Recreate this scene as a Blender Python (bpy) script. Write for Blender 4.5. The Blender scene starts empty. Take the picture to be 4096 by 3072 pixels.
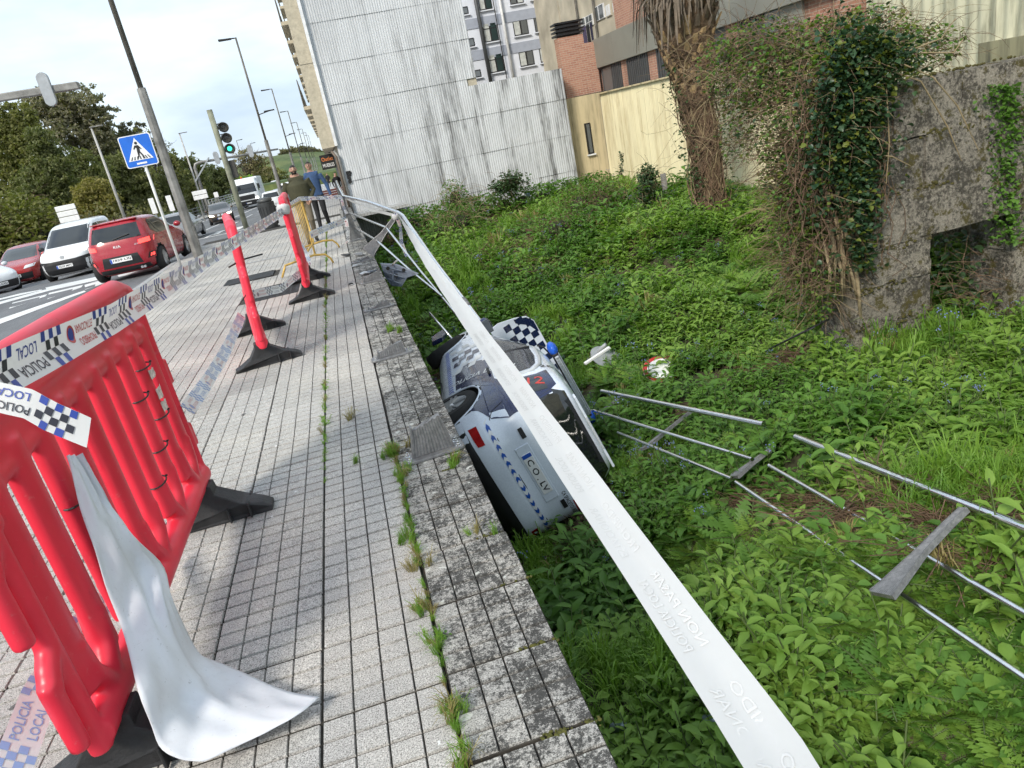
import bpy, bmesh, math, random
import numpy as np
from mathutils import Vector, Matrix, Euler
sc = bpy.context.scene
COL = sc.collection
RNG = random.Random(7)
NR = np.random.default_rng(11)
R = math.radians
PI = math.pi

# ---------------------------------------------------------------- camera
EYE = Vector((0, 0, 1.75))
CM = np.array([[0.95250683, -0.25551023, 0.16566613],
               [-0.23953357, -0.29274779, 0.92570103],
               [-0.18802769, -0.92141915, -0.34004754]])   # columns: right, down, forward
cam_d = bpy.data.cameras.new('camera')
cam_d.sensor_width = 36
cam_d.lens = 36 * 2852 / 4096
cam_d.clip_start = 0.05
cam_d.clip_end = 3000
cam = bpy.data.objects.new('camera', cam_d)
COL.objects.link(cam)
mw = Matrix.Identity(4)
for i in range(3):
    mw[i][0] = CM[i, 0]; mw[i][1] = -CM[i, 1]; mw[i][2] = -CM[i, 2]; mw[i][3] = EYE[i]
cam.matrix_world = mw
sc.camera = cam

# ---------------------------------------------------------------- world and sun
SUN_EL, SUN_AZ = 38, 222            # azimuth measured clockwise from +Y
world = bpy.data.worlds.new('World'); sc.world = world; world.use_nodes = True
wn = world.node_tree; wn.nodes.clear()
def wnode(t, **k):
    n = wn.nodes.new(t)
    for a, b in k.items(): setattr(n, a, b)
    return n
sky = wnode('ShaderNodeTexSky', sky_type='NISHITA', sun_disc=False)
sky.sun_elevation = R(SUN_EL); sky.sun_rotation = R(SUN_AZ)
sky.air_density = 1.0; sky.dust_density = 1.5; sky.ozone_density = 1.0
bg1 = wnode('ShaderNodeBackground'); bg1.inputs[1].default_value = 0.13
bg2 = wnode('ShaderNodeBackground'); bg2.inputs[1].default_value = 1.0
tc = wnode('ShaderNodeTexCoord'); mp = wnode('ShaderNodeMapping')
mp.inputs['Scale'].default_value = (1.0, 1.0, 3.2)
nz = wnode('ShaderNodeTexNoise'); nz.inputs['Scale'].default_value = 2.1; nz.inputs['Detail'].default_value = 7; nz.inputs['Roughness'].default_value = 0.55
rp = wnode('ShaderNodeValToRGB'); rp.color_ramp.elements[0].position = 0.30; rp.color_ramp.elements[1].position = 0.52
rp.color_ramp.elements[0].color = (0.55, 0.55, 0.55, 1)
nz2 = wnode('ShaderNodeTexNoise'); nz2.inputs['Scale'].default_value = 2.9; nz2.inputs['Detail'].default_value = 6
rp2 = wnode('ShaderNodeValToRGB')
rp2.color_ramp.elements[0].position = 0.30; rp2.color_ramp.elements[0].color = (0.44, 0.56, 0.74, 1)
rp2.color_ramp.elements[1].position = 0.58; rp2.color_ramp.elements[1].color = (0.80, 0.915, 0.99, 1)
mixs = wnode('ShaderNodeMixShader'); wout = wnode('ShaderNodeOutputWorld')
L = wn.links.new
L(tc.outputs['Generated'], mp.inputs[0]); L(mp.outputs[0], nz.inputs['Vector']); L(mp.outputs[0], nz2.inputs['Vector'])
L(nz.outputs[0], rp.inputs[0]); L(nz2.outputs[0], rp2.inputs[0])
L(sky.outputs[0], bg1.inputs[0]); L(rp2.outputs[0], bg2.inputs[0])
L(rp.outputs[0], mixs.inputs[0]); L(bg1.outputs[0], mixs.inputs[1]); L(bg2.outputs[0], mixs.inputs[2])
L(mixs.outputs[0], wout.inputs[0])

sun_d = bpy.data.lights.new('sun', 'SUN'); sun_d.energy = 2.8; sun_d.angle = R(14); sun_d.color = (1.0, 0.93, 0.82)
sun = bpy.data.objects.new('sun', sun_d); COL.objects.link(sun)
_sd = Vector((math.sin(R(SUN_AZ)) * math.cos(R(SUN_EL)), math.cos(R(SUN_AZ)) * math.cos(R(SUN_EL)), math.sin(R(SUN_EL))))
sun.rotation_euler = _sd.to_track_quat('Z', 'Y').to_euler()
sun.location = (0, 0, 30)
vs = sc.view_settings
vs.view_transform = 'Standard'; vs.look = 'None'; vs.exposure = 0.40; vs.gamma = 1; vs.use_curve_mapping = False
sc.cycles.max_bounces = 4; sc.cycles.diffuse_bounces = 2; sc.cycles.glossy_bounces = 2; sc.cycles.transmission_bounces = 2; sc.cycles.transparent_max_bounces = 4
sc.cycles.use_denoising = True
sc.cycles.use_adaptive_sampling = True; sc.cycles.adaptive_threshold = .03; sc.cycles.adaptive_min_samples = 20

# ---------------------------------------------------------------- placing: photo pixels (2212 wide) to points on known planes
PXS = 4096 / 2212
def ray(u, v):
    p = np.array([u * PXS - 2048, v * PXS - 1536, 2852.0])
    return Vector(CM @ p)
def onz(u, v, z=0.0):
    r = ray(u, v); return EYE + r * ((z - EYE.z) / r.z)
def ony(u, v, y):
    r = ray(u, v); return EYE + r * (y / r.y)
def onx(u, v, x):
    r = ray(u, v); return EYE + r * (x / r.x)
def proj(P):
    q = CM.T @ (np.array(P, float) - np.array(EYE))
    return ((q[0] / q[2] * 2852 + 2048) / PXS, (q[1] / q[2] * 2852 + 1536) / PXS, q[2])
def inframe(P, m=60):
    a = proj(P); return a[2] > 0.05 and -m < a[0] < 2212 + m and -m < a[1] < 1659 + m

# ---------------------------------------------------------------- mesh builder
class MB:
    def __init__(self): self.v = []; self.f = []; self.m = []; self.mi = 0
    def add(self, vs, fs):
        b = len(self.v); self.v += [tuple(p) for p in vs]
        self.f += [tuple(i + b for i in f) for f in fs]; self.m += [self.mi] * len(fs); return self
    def box(self, c, s, rot=None):
        hx, hy, hz = s[0] / 2, s[1] / 2, s[2] / 2
        P = [Vector((x, y, z)) for x in (-hx, hx) for y in (-hy, hy) for z in (-hz, hz)]
        if rot is not None: P = [rot @ p for p in P]
        c = Vector(c)
        return self.add([p + c for p in P], [(0, 1, 3, 2), (4, 6, 7, 5), (0, 4, 5, 1), (2, 3, 7, 6), (0, 2, 6, 4), (1, 5, 7, 3)])
    def bar(self, a, b, w, h, up=(0, 0, 1)):
        a = Vector(a); b = Vector(b); d = b - a; L_ = d.length; d.normalize()
        s = d.cross(Vector(up))
        if s.length < 1e-4: s = d.cross(Vector((1, 0, 0)))
        s.normalize(); u = s.cross(d)
        rot = Matrix((s, d, u)).transposed()
        return self.box((a + b) / 2, (w, L_, h), rot)
    def tube(self, pts, rad, n=8, cap=True, flat=1.0, up=None):
        pts = [Vector(p) for p in pts]; k = len(pts)
        if not hasattr(rad, '__len__'): rad = [rad] * k
        ts = []
        for i in range(k):
            t = pts[min(i + 1, k - 1)] - pts[max(i - 1, 0)]
            ts.append(t.normalized() if t.length > 1e-9 else Vector((0, 0, 1)))
        u = Vector(up) if up is not None else Vector((0, 0, 1))
        if abs(ts[0].dot(u)) > .95: u = Vector((1, 0, 0)) if abs(ts[0].x) < .9 else Vector((0, 1, 0))
        V = []; F = []
        for i in range(k):
            s = ts[i].cross(u)
            if s.length < 1e-5: s = ts[i].cross(Vector((0.3, 1, 0.2)))
            s.normalize(); w = s.cross(ts[i]).normalized(); u = w
            for j in range(n):
                a = 2 * PI * j / n
                V.append(pts[i] + (s * math.cos(a) + w * math.sin(a) * flat) * rad[i])
        for i in range(k - 1):
            for j in range(n):
                F.append((i * n + j, i * n + (j + 1) % n, (i + 1) * n + (j + 1) % n, (i + 1) * n + j))
        if cap:
            F.append(tuple(range(n - 1, -1, -1))); F.append(tuple((k - 1) * n + j for j in range(n)))
        return self.add(V, F)
    def lathe(self, prof, n=16, c=(0, 0, 0), rot=None):
        c = Vector(c); V = []; F = []
        for r, z in prof:
            for j in range(n):
                a = 2 * PI * j / n; p = Vector((r * math.cos(a), r * math.sin(a), z))
                V.append((rot @ p if rot is not None else p) + c)
        for i in range(len(prof) - 1):
            for j in range(n):
                F.append((i * n + j, i * n + (j + 1) % n, (i + 1) * n + (j + 1) % n, (i + 1) * n + j))
        F.append(tuple(range(n - 1, -1, -1))); F.append(tuple((len(prof) - 1) * n + j for j in range(n)))
        return self.add(V, F)
    def prism(self, poly, a, b):
        """poly: list of 2-D points; a, b: functions mapping (p,q)->3-D for the two caps"""
        n = len(poly)
        V = [a(*p) for p in poly] + [b(*p) for p in poly]
        F = [tuple(range(n - 1, -1, -1)), tuple(range(n, 2 * n))]
        F += [(i, (i + 1) % n, n + (i + 1) % n, n + i) for i in range(n)]
        return self.add(V, F)
    def quad(self, a, b, c, d): return self.add([a, b, c, d], [(0, 1, 2, 3)])
    def ball(self, c, r, n=10, m=7, rot=None):
        if not hasattr(r, '__len__'): r = (r, r, r)
        V = []; F = []; c = Vector(c)
        for i in range(m + 1):
            t = PI * i / m
            for j in range(n):
                a = 2 * PI * j / n; p = Vector((r[0] * math.sin(t) * math.cos(a), r[1] * math.sin(t) * math.sin(a), r[2] * math.cos(t)))
                V.append((rot @ p if rot is not None else p) + c)
        for i in range(m):
            for j in range(n):
                F.append((i * n + j, (i + 1) * n + j, (i + 1) * n + (j + 1) % n, i * n + (j + 1) % n))
        return self.add(V, F)
    def mesh(self, name, mats, smooth=False):
        me = bpy.data.meshes.new(name); me.from_pydata(self.v, [], self.f)
        for m in (mats if isinstance(mats, (list, tuple)) else [mats]): me.materials.append(m)
        me.polygons.foreach_set('material_index', self.m)
        if smooth:
            me.polygons.foreach_set('use_smooth', [True] * len(self.f))
        me.update(); return me
    def build(self, name, mats, parent=None, smooth=False, bevel=0, local=False, auto=None):
        me = self.mesh(name, mats, smooth)
        bm = bmesh.new(); bm.from_mesh(me); bmesh.ops.recalc_face_normals(bm, faces=bm.faces); bm.to_mesh(me); bm.free()
        if auto is not None:
            me.set_sharp_from_angle(angle=R(auto))
        return link(name, me, parent, bevel, local)

def link(name, me, parent=None, bevel=0, local=False):
    o = bpy.data.objects.new(name, me); COL.objects.link(o)
    if parent is not None:
        o.parent = parent
        if not local: o.matrix_parent_inverse = parent.matrix_basis.inverted() if parent.parent is None else (parent.parent.matrix_basis @ parent.matrix_parent_inverse @ parent.matrix_basis).inverted()
    if bevel:
        b = o.modifiers.new('bevel', 'BEVEL'); b.width = bevel; b.segments = 2; b.limit_method = 'ANGLE'; b.angle_limit = R(40)
    return o
def thing(name, label, cat, loc=(0, 0, 0), rz=0, group=None, rot=None):
    o = bpy.data.objects.new(name, None); COL.objects.link(o); o.empty_display_size = .2
    o.location = loc; o.rotation_euler = rot if rot is not None else (0, 0, rz)
    o['label'] = label; o['category'] = cat
    if group: o['group'] = group
    return o
def tag(o, label, cat, group=None, kind=None):
    o['label'] = label; o['category'] = cat
    if group: o['group'] = group
    if kind: o['kind'] = kind
    return o
def struct(o, label=None):
    o['kind'] = 'structure'
    if label: o['label'] = label
    return o
def evald(o):
    dg = bpy.context.evaluated_depsgraph_get()
    return bpy.data.meshes.new_from_object(o.evaluated_get(dg))
def bake(o):
    """apply modifiers of a mesh object"""
    me = evald(o); o.modifiers.clear(); old = o.data; o.data = me
    return o
def copy_tree(o, parent=None, **props):
    c = o.copy(); COL.objects.link(c)
    if parent is not None:
        c.parent = parent
    for k, v in props.items(): c[k] = v
    for ch in list(o.children): copy_tree(ch, c)
    return c
_tc = {}
def text2d(s, size=1.0, bold=0.0):
    key = (s, bold)
    if key not in _tc:
        cu = bpy.data.curves.new('t', 'FONT'); cu.body = s; cu.size = 1; cu.align_x = 'CENTER'; cu.align_y = 'CENTER'; cu.resolution_u = 2; cu.offset = bold
        ob = bpy.data.objects.new('t', cu); COL.objects.link(ob)
        dg = bpy.context.evaluated_depsgraph_get(); me = bpy.data.meshes.new_from_object(ob.evaluated_get(dg))
        _tc[key] = ([(v.co.x, v.co.y) for v in me.vertices], [tuple(p.vertices) for p in me.polygons])
        bpy.data.objects.remove(ob); bpy.data.meshes.remove(me)
    v, f = _tc[key]
    return [(x * size, y * size) for x, y in v], f
def fit_text(s, w, h, bold=0.0):
    v, f = text2d(s, 1, bold)
    xs = [p[0] for p in v]; ys = [p[1] for p in v]
    cx, cy = (min(xs) + max(xs)) / 2, (min(ys) + max(ys)) / 2
    kx, ky = w / (max(xs) - min(xs)), h / (max(ys) - min(ys))
    return [((x - cx) * kx, (y - cy) * ky) for x, y in v], f

# ---------------------------------------------------------------- materials
def NT(name):
    m = bpy.data.materials.new(name); m.use_nodes = True; nt = m.node_tree; nt.nodes.clear()
    return m, nt
class NB:
    def __init__(self, name):
        self.m, self.t = NT(name)
        self.out = self.n('ShaderNodeOutputMaterial'); self.b = self.n('ShaderNodeBsdfPrincipled')
        self.l(self.b.outputs[0], self.out.inputs[0])
    def n(self, t, **k):
        x = self.t.nodes.new(t)
        for a, b in k.items():
            if a.startswith('i_'): x.inputs[a[2:].replace('_', ' ')].default_value = b
            else: setattr(x, a, b)
        return x
    def l(self, a, b): self.t.links.new(a, b)
    def pos(self): return self.n('ShaderNodeNewGeometry').outputs['Position']
    def obj(self): return self.n('ShaderNodeTexCoord').outputs['Object']
    def scale(self, vec, s):
        m = self.n('ShaderNodeMapping'); m.inputs['Scale'].default_value = s; self.l(vec, m.inputs[0]); return m.outputs[0]
    def noise(self, vec, s, d=4, r=.5):
        x = self.n('ShaderNodeTexNoise'); x.inputs['Scale'].default_value = s; x.inputs['Detail'].default_value = d; x.inputs['Roughness'].default_value = r
        self.l(vec, x.inputs['Vector']); return x.outputs[0]
    def ramp(self, f, *st):
        x = self.n('ShaderNodeValToRGB'); e = x.color_ramp.elements
        while len(e) < len(st): e.new(.5)
        for i, (p, c) in enumerate(st):
            e[i].position = p; e[i].color = (c, c, c, 1) if not hasattr(c, '__len__') else (*c, 1)
        self.l(f, x.inputs[0]); return x.outputs[0]
    def mix(self, f, a, b, mode='MIX'):
        x = self.n('ShaderNodeMix', data_type='RGBA', blend_type=mode)
        for s, v in ((x.inputs[0], f), (x.inputs[6], a), (x.inputs[7], b)):
            if hasattr(v, 'links') or hasattr(v, 'is_linked'): self.l(v, s)
            elif hasattr(v, '__len__'): s.default_value = (*v, 1)
            else: s.default_value = v
        return x.outputs[2]
    def math(self, op, a, b=0.0):
        x = self.n('ShaderNodeMath', operation=op)
        for s, v in ((x.inputs[0], a), (x.inputs[1], b)):
            if hasattr(v, 'is_linked'): self.l(v, s)
            else: s.default_value = v
        return x.outputs[0]
    def col(self, c):
        if hasattr(c, 'is_linked'): self.l(c, self.b.inputs['Base Color'])
        else: self.b.inputs['Base Color'].default_value = (*c, 1)
    def rough(self, r):
        if hasattr(r, 'is_linked'): self.l(r, self.b.inputs['Roughness'])
        else: self.b.inputs['Roughness'].default_value = r
    def set(self, **k):
        for a, v in k.items(): self.b.inputs[a.replace('_', ' ')].default_value = v
    def bump(self, h, s=.5, d=.01):
        x = self.n('ShaderNodeBump'); x.inputs['Strength'].default_value = s; x.inputs['Distance'].default_value = d
        self.l(h, x.inputs['Height']); self.l(x.outputs[0], self.b.inputs['Normal'])
def mat(name, c, rough=.6, metal=0, var=.25, vs_=4.0, bump=0, bs=60, coat=0, emit=0, world=True, spec=.5):
    k = NB(name); p = k.pos() if world else k.obj()
    n = k.noise(p, vs_, 5, .6)
    f = k.ramp(n, (.3, 1 - var), (.7, 1 + var * .4))
    k.col(k.mix(1.0, c, f, 'MULTIPLY')); k.rough(rough); k.set(Metallic=metal)
    k.b.inputs['Coat Weight'].default_value = coat
    k.b.inputs['Specular IOR Level'].default_value = spec
    if emit:
        k.b.inputs['Emission Color'].default_value = (*c, 1); k.b.inputs['Emission Strength'].default_value = emit; k.m.cycles.emission_sampling = 'NONE'
    if bump: k.bump(k.noise(p, bs, 4, .6), bump, .01)
    return k.m
def leafmat(name, c1, c2, trans=.35, rough=.5):
    k = NB(name)
    oi = k.n('ShaderNodeObjectInfo').outputs['Random']
    n = k.noise(k.pos(), 1.3, 3)
    f = k.math('ADD', k.math('MULTIPLY', oi, .5), k.math('MULTIPLY', k.ramp(n, (.3, 0.0), (.7, 1.0)), .5))
    c = k.mix(f, c1, c2)
    k.col(c); k.rough(rough); k.b.inputs['Specular IOR Level'].default_value = .35
    tr = k.n('ShaderNodeBsdfTranslucent'); k.l(k.mix(1.0, c, (1.3, 1.5, .6), 'MULTIPLY'), tr.inputs[0])
    mx = k.n('ShaderNodeMixShader'); mx.inputs[0].default_value = trans
    k.l(k.b.outputs[0], mx.inputs[1]); k.l(tr.outputs[0], mx.inputs[2]); k.l(mx.outputs[0], k.out.inputs[0])
    return k.m
# ================================================================ SETTING
GP = np.array([  # lot ground: x, y, z
 (.5, 0.5, -1.75), (.7, 3, -2.05), (1.2, 2.5, -1.75), (2.3, 2.8, -1.2), (3.4, 3.2, -1.05), (2.7, 5.1, -1.75), (2.6, 7, -2.2), (1.6, 5.0, -2.45), (1.0, 6.0, -2.7),
 (3.3, 8.4, -2.2), (.7, 7.5, -2.98), (1.3, 11, -3.02), (2.7, 9.2, -2.42), (1.4, 9, -2.9), (2.0, 7.5, -2.5), (5.3, 6.8, -1.5), (4.2, 5, -1.35), (8, 15.3, -1.2), (11, 26, -1.6), (9, 27, -1.45),
 (5, 27, -1.5), (3, 25, -1.75), (1, 26, -1.95), (.8, 15, -2.7), (4, 14, -2.15), (4, 20, -1.75), (.8, 20, -2.0), (7, 5, -1.3), (7.2, 6.4, -1.8), (8.6, 6.5, -1.8), (9, 10, -1.3), (11, 18, -1.2),
 (2.5, 12.5, -2.7), (6, 11, -1.75), (5, 2, -.9), (3, 0.5, -1.0), (7, 20, -1.5), (8, 24, -1.5), (13, 12, -1.0), (13, 5, -1.0)])
def gz(x, y):
    x = np.asarray(x, float); y = np.asarray(y, float)
    d2 = (x[..., None] - GP[:, 0]) ** 2 + (y[..., None] - GP[:, 1]) ** 2 + .35
    w = d2 ** -1.7
    z = (w * GP[:, 2]).sum(-1) / w.sum(-1)
    return z + .05 * np.sin(x * 2.1 + 1.3 * np.sin(y * 1.1)) * np.cos(y * 1.7 + x) + .03 * np.sin(x * 5 + y * 4.1)
def gzf(x, y): return float(gz(x, y))

def grid_mesh(name, xs, ys, zf, m, smooth=True):
    X, Y = np.meshgrid(xs, ys); Z = zf(X, Y)
    V = np.stack([X, Y, Z], -1).reshape(-1, 3); n, k = len(ys), len(xs)
    F = [(j * k + i, j * k + i + 1, (j + 1) * k + i + 1, (j + 1) * k + i) for j in range(n - 1) for i in range(k - 1)]
    me = bpy.data.meshes.new(name); me.from_pydata(V.tolist(), [], F); me.materials.append(m)
    me.polygons.foreach_set('use_smooth', [smooth] * len(F)); return link(name, me)

# --- materials of the setting
def paving_mat(name, base, grime, coping=False):
    k = NB(name); p = k.pos()
    oi = k.n('ShaderNodeObjectInfo').outputs['Random']
    sp = k.noise(p, 190, 2, .75); speck = k.ramp(sp, (.38, .40), (.47, .95), (.56, 1.05), (.66, 1.55))
    sp2 = k.noise(p, 45, 2, .7)
    c = k.mix(1.0, base, speck, 'MULTIPLY')
    c = k.mix(1.0, c, k.ramp(oi, (0, .88), (1, 1.10)), 'MULTIPLY')
    c = k.mix(1.0, c, k.ramp(k.noise(p, 1.1, 3, .6), (.3, (.80, .81, .83)), (.7, (1.12, 1.10, 1.06))), 'MULTIPLY')
    c = k.mix(1.0, c, k.ramp(sp2, (.3, .86), (.65, 1.08)), 'MULTIPLY')
    if coping:
        g = k.noise(p, 3.0, 6, .76); g2 = k.noise(k.scale(p, (1.4, .9, 1)), 9, 5, .75)
        gx = k.n('ShaderNodeSeparateXYZ'); k.l(p, gx.inputs[0])
        edge = k.ramp(k.math('MULTIPLY_ADD', gx.outputs[0], 2.2) if False else k.math('ADD', k.math('MULTIPLY', gx.outputs[0], 1.9), .12), (.0, .0), (.75, .06))
        dens = k.ramp(k.math('ADD', k.math('ADD', k.math('MULTIPLY', g, .55), k.math('MULTIPLY', g2, .45)), edge), (.38, 0.0), (.66, 1.0))
        fine = k.noise(p, 70, 4, .85)
        mask = k.ramp(k.math('ADD', fine, k.math('MULTIPLY', k.math('SUBTRACT', dens, .62), .40)), (.40, 0.0), (.55, .92))
        c = k.mix(mask, c, (.035, .035, .034))
        lm = k.noise(p, 17, 2, .4); lmask = k.ramp(lm, (.69, 0.0), (.71, .8))
        c = k.mix(lmask, c, (.55, .56, .52))
        ms = k.noise(p, 2.3, 4, .7); mm = k.ramp(ms, (.62, 0.0), (.75, .5)); c = k.mix(mm, c, (.10, .07, .04))
    else:
        st = k.noise(p, 17, 2, .4); c = k.mix(k.ramp(st, (.765, 0.0), (.775, .8)), c, (.75, .76, .76))
        bl = k.noise(k.scale(p, (1, 1, 1)), 7.3, 2, .3); c = k.mix(k.ramp(bl, (.78, 0.0), (.79, .75)), c, (.04, .04, .042))
        d = k.noise(p, .6, 5, .65); c = k.mix(k.ramp(d, (.5, 0.0), (.75, .35)), c, (.30, .265, .24))
    k.col(c); k.rough(.85); k.b.inputs['Specular IOR Level'].default_value = .25
    k.bump(sp, .5, .004); return k.m
M_PAVE = paving_mat('paving_concrete', (.455, .44, .42), 0)
M_COPE = paving_mat('coping_concrete', (.39, .38, .36), 1, True)
M_JOINT = mat('joint_dirt', (.05, .044, .036), .95, var=.6, vs_=14, bump=.4, bs=120)
def far_paving():
    k = NB('paving_far'); p = k.pos()
    sx = k.n('ShaderNodeSeparateXYZ'); k.l(p, sx.inputs[0])
    def lines(o, pitch, off, wid):
        f = k.math('FRACT', k.math('DIVIDE', k.math('ADD', o, off), pitch)); return k.math('LESS_THAN', f, wid)
    lx = lines(sx.outputs[0], .10875, 50 * .10875 + .07, .09); ly = lines(sx.outputs[1], .0975, .01, .07)
    g = k.math('MAXIMUM', lx, k.math('MULTIPLY', ly, .6))
    c = k.mix(1.0, (.42, .415, .41), k.ramp(k.noise(p, 1.1, 5, .6), (.3, .8), (.7, 1.1)), 'MULTIPLY')
    c = k.mix(g, c, (.08, .075, .07)); k.col(c); k.rough(.85); return k.m
M_PAVEF = far_paving()
def asphalt():
    k = NB('asphalt'); p = k.pos()
    a = k.noise(p, 90, 3, .7); b = k.noise(k.scale(p, (1.2, .12, 1)), .9, 5, .6); d = k.noise(p, .5, 5, .6)
    c = k.mix(1.0, (.135, .138, .145), k.ramp(a, (.3, .6), (.7, 1.4)), 'MULTIPLY')
    c = k.mix(1.0, c, k.ramp(b, (.3, .75), (.7, 1.25)), 'MULTIPLY'); c = k.mix(1.0, c, k.ramp(d, (.3, .8), (.7, 1.2)), 'MULTIPLY')
    k.col(c); k.rough(.75); k.bump(a, .5, .006); return k.m
M_ASPH = asphalt()
def roadpaint():
    k = NB('road_paint'); p = k.pos(); a = k.noise(p, 22, 5, .7); b = k.noise(p, 2, 3)
    c = k.mix(k.ramp(a, (.58, 0.0), (.75, .55)), (.72, .72, .71), (.3, .3, .3)); c = k.mix(1.0, c, k.ramp(b, (.3, .85), (.7, 1.08)), 'MULTIPLY')
    k.col(c); k.rough(.7); return k.m
M_PAINT = roadpaint()
M_KERB = mat('kerb_granite', (.36, .36, .36), .8, var=.3, vs_=9, bump=.3, bs=150)
M_CONC = mat('old_concrete', (.22, .21, .19), .9, var=.5, vs_=3, bump=.5, bs=40)
def soil():
    k = NB('lot_soil'); p = k.pos(); a = k.noise(p, 8, 6, .7); b = k.noise(p, .9, 4)
    c = k.mix(k.ramp(b, (.35, 0.0), (.6, 1.0)), (.03, .045, .015), (.07, .05, .03)); c = k.mix(1.0, c, k.ramp(a, (.3, .5), (.7, 1.4)), 'MULTIPLY')
    k.col(c); k.rough(.95); k.bump(a, .8, .05); return k.m
M_SOIL = soil()
def grassfar():
    k = NB('far_grass'); p = k.pos(); a = k.noise(p, .6, 6, .7); b = k.noise(p, .06, 4)
    c = k.mix(k.ramp(b, (.35, 0.0), (.65, 1.0)), (.05, .085, .02), (.11, .135, .04)); c = k.mix(1.0, c, k.ramp(a, (.3, .55), (.7, 1.4)), 'MULTIPLY')
    k.col(c); k.rough(.95); return k.m
M_FGRASS = grassfar()

ZR = -.13   # road level near the camera
_ZY = [-50, 20, 24, 28, 32, 40, 55, 85, 110, 150, 250, 400]; _ZZ = [-.13, -.13, -.25, -.42, -.58, -.8, -1.1, -1.65, -1.9, -2.0, -1.2, 2]
def zs(y): return float(np.interp(y, _ZY, _ZZ))
def ons(u, v, dz=0.0):
    r = ray(u, v); lo, hi = 3.0, 500.0
    f = lambda y: (EYE + r * (y / r.y)).z - zs(y) - dz
    y = lo
    while y < hi and f(y) > 0: y += 1.0
    a, b = y - 1, y
    for _ in range(25):
        m = (a + b) / 2
        if f(m) > 0: a = m
        else: b = m
    return EYE + r * (a / r.y)
YS = [-2, 20] + list(np.arange(22, 60, 2.0)) + list(np.arange(60, 420, 10.0))
def street_strip(name, x0, x1, ya, yb, dz, m, parent=None, th=0):
    ys = [y for y in YS if ya < y < yb]; ys = [ya] + ys + [yb]; mb = MB()
    fx = lambda q, y: q(y) if callable(q) else q
    V = [(fx(x, y), y, zs(y) + dz) for y in ys for x in (x0, x1)]; F = [(2 * i, 2 * i + 1, 2 * i + 3, 2 * i + 2) for i in range(len(ys) - 1)]
    if th:
        n = len(V); V += [(a, b, c - th) for a, b, c in V]
        F += [(2 * i, 2 * i + 2, n + 2 * i + 2, n + 2 * i) for i in range(len(ys) - 1)] + [(2 * i + 1, 2 * i + 3, n + 2 * i + 3, n + 2 * i + 1) for i in range(len(ys) - 1)] + [(0, 1, n + 1, n)]
    mb.add(V, F); return mb.build(name, m, parent)
COPX0, COPX1 = -.07, .345
# ground far out to the horizon
far = grid_mesh('ground', np.concatenate([np.linspace(-500, -20, 30), [-17, -16, 40, 41], np.linspace(45, 500, 20)]), np.concatenate([np.linspace(-40, 100, 20), [118, 120], np.linspace(140, 1500, 30)]),
   lambda x, y: np.where((x > -16.5) & (x < 40.5) & (y < 119), -7.0, -.35 + 0 * x), M_FGRASS); struct(far)
hillv = grid_mesh('hill', np.linspace(-140, 60, 50), np.linspace(200, 600, 50),
   lambda x, y: -3 + 11.5 * np.exp(-(((x + 22) / 34) ** 2 + ((y - 380) / 90) ** 2)) + .8 * np.sin(x * .11 + y * .07), M_FGRASS); struct(hillv)
lot = grid_mesh('lot_ground', np.linspace(.36, 16, 110), np.linspace(-1.5, 30, 190), gz, M_SOIL); struct(lot)

# retaining wall under the coping
mb = MB(); mb.box((.09, 12.5, -2.45), (.30, 29, 4.78)); rw = mb.build('retaining_wall', M_CONC); tag(rw, 'concrete retaining wall dropping from the pavement edge to the overgrown lot', 'wall')

# pavement bed, coping bed, road, kerbs
PX0 = -4.42
mb = MB(); mb.box(((PX0 + COPX0) / 2, 12, -.1), (COPX0 - PX0, 26, .17)); pave = mb.build('pavement', M_JOINT); struct(pave)
pf = street_strip('pavement', -3.74, 2.2, 25.0, 400, .126, M_PAVEF, th=.1); struct(pf)
mb = MB(); mb.box((.138, 12.8, -.075), (.41, 28.4, .12)); cb = mb.build('coping_bed', M_JOINT, rw)

KX = lambda y: float(np.interp(y, [-5, 24, 30, 400], [PX0, PX0, -3.7, -3.7]))
road = street_strip('road', -16.0, KX, -2, 400, 0, M_ASPH); struct(road)
sr = street_strip('side_road', -60.0, -15.99, 8, 46, -.004, M_ASPH); struct(sr)
# pastille slab: sixteen raised blocks on a thin plate
def slab_mesh(name, px, py, m, seed, inset=.003):
    mb = MB(); g = .0055; h = .012
    cx, cy = (px - 2 * inset) / 4, (py - 2 * inset) / 4
    r = random.Random(seed)
    mb.mi = 1; mb.box((px / 2, py / 2, -.021), (px - 2 * inset, py - 2 * inset, .018)); mb.mi = 0
    for i in range(4):
        for j in range(4):
            x0, x1 = inset + i * cx + g * .40, inset + (i + 1) * cx - g * .40; y0, y1 = inset + j * cy + g * 1.1, inset + (j + 1) * cy - g * 1.1
            b = .002; zt = -r.random() * .0012
            V = [(x0, y0, -.0125), (x1, y0, -.0125), (x1, y1, -.0125), (x0, y1, -.0125), (x0 + b, y0 + b, zt), (x1 - b, y0 + b, zt), (x1 - b, y1 - b, zt), (x0 + b, y1 - b, zt)]
            mb.add(V, [(4, 5, 6, 7), (0, 1, 5, 4), (1, 2, 6, 5), (2, 3, 7, 6), (3, 0, 4, 7)])
    return mb.mesh(name, [m, M_JOINT])
SPX, SPY = .435, .39
slabs = [slab_mesh('slab', SPX, SPY, M_PAVE, s) for s in range(3)]
holes = [(-1.63, 11.05, -.95, 12.2), (-2.33, 13.5, -1.5, 14.15)]     # tree grates
cells = []
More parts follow.
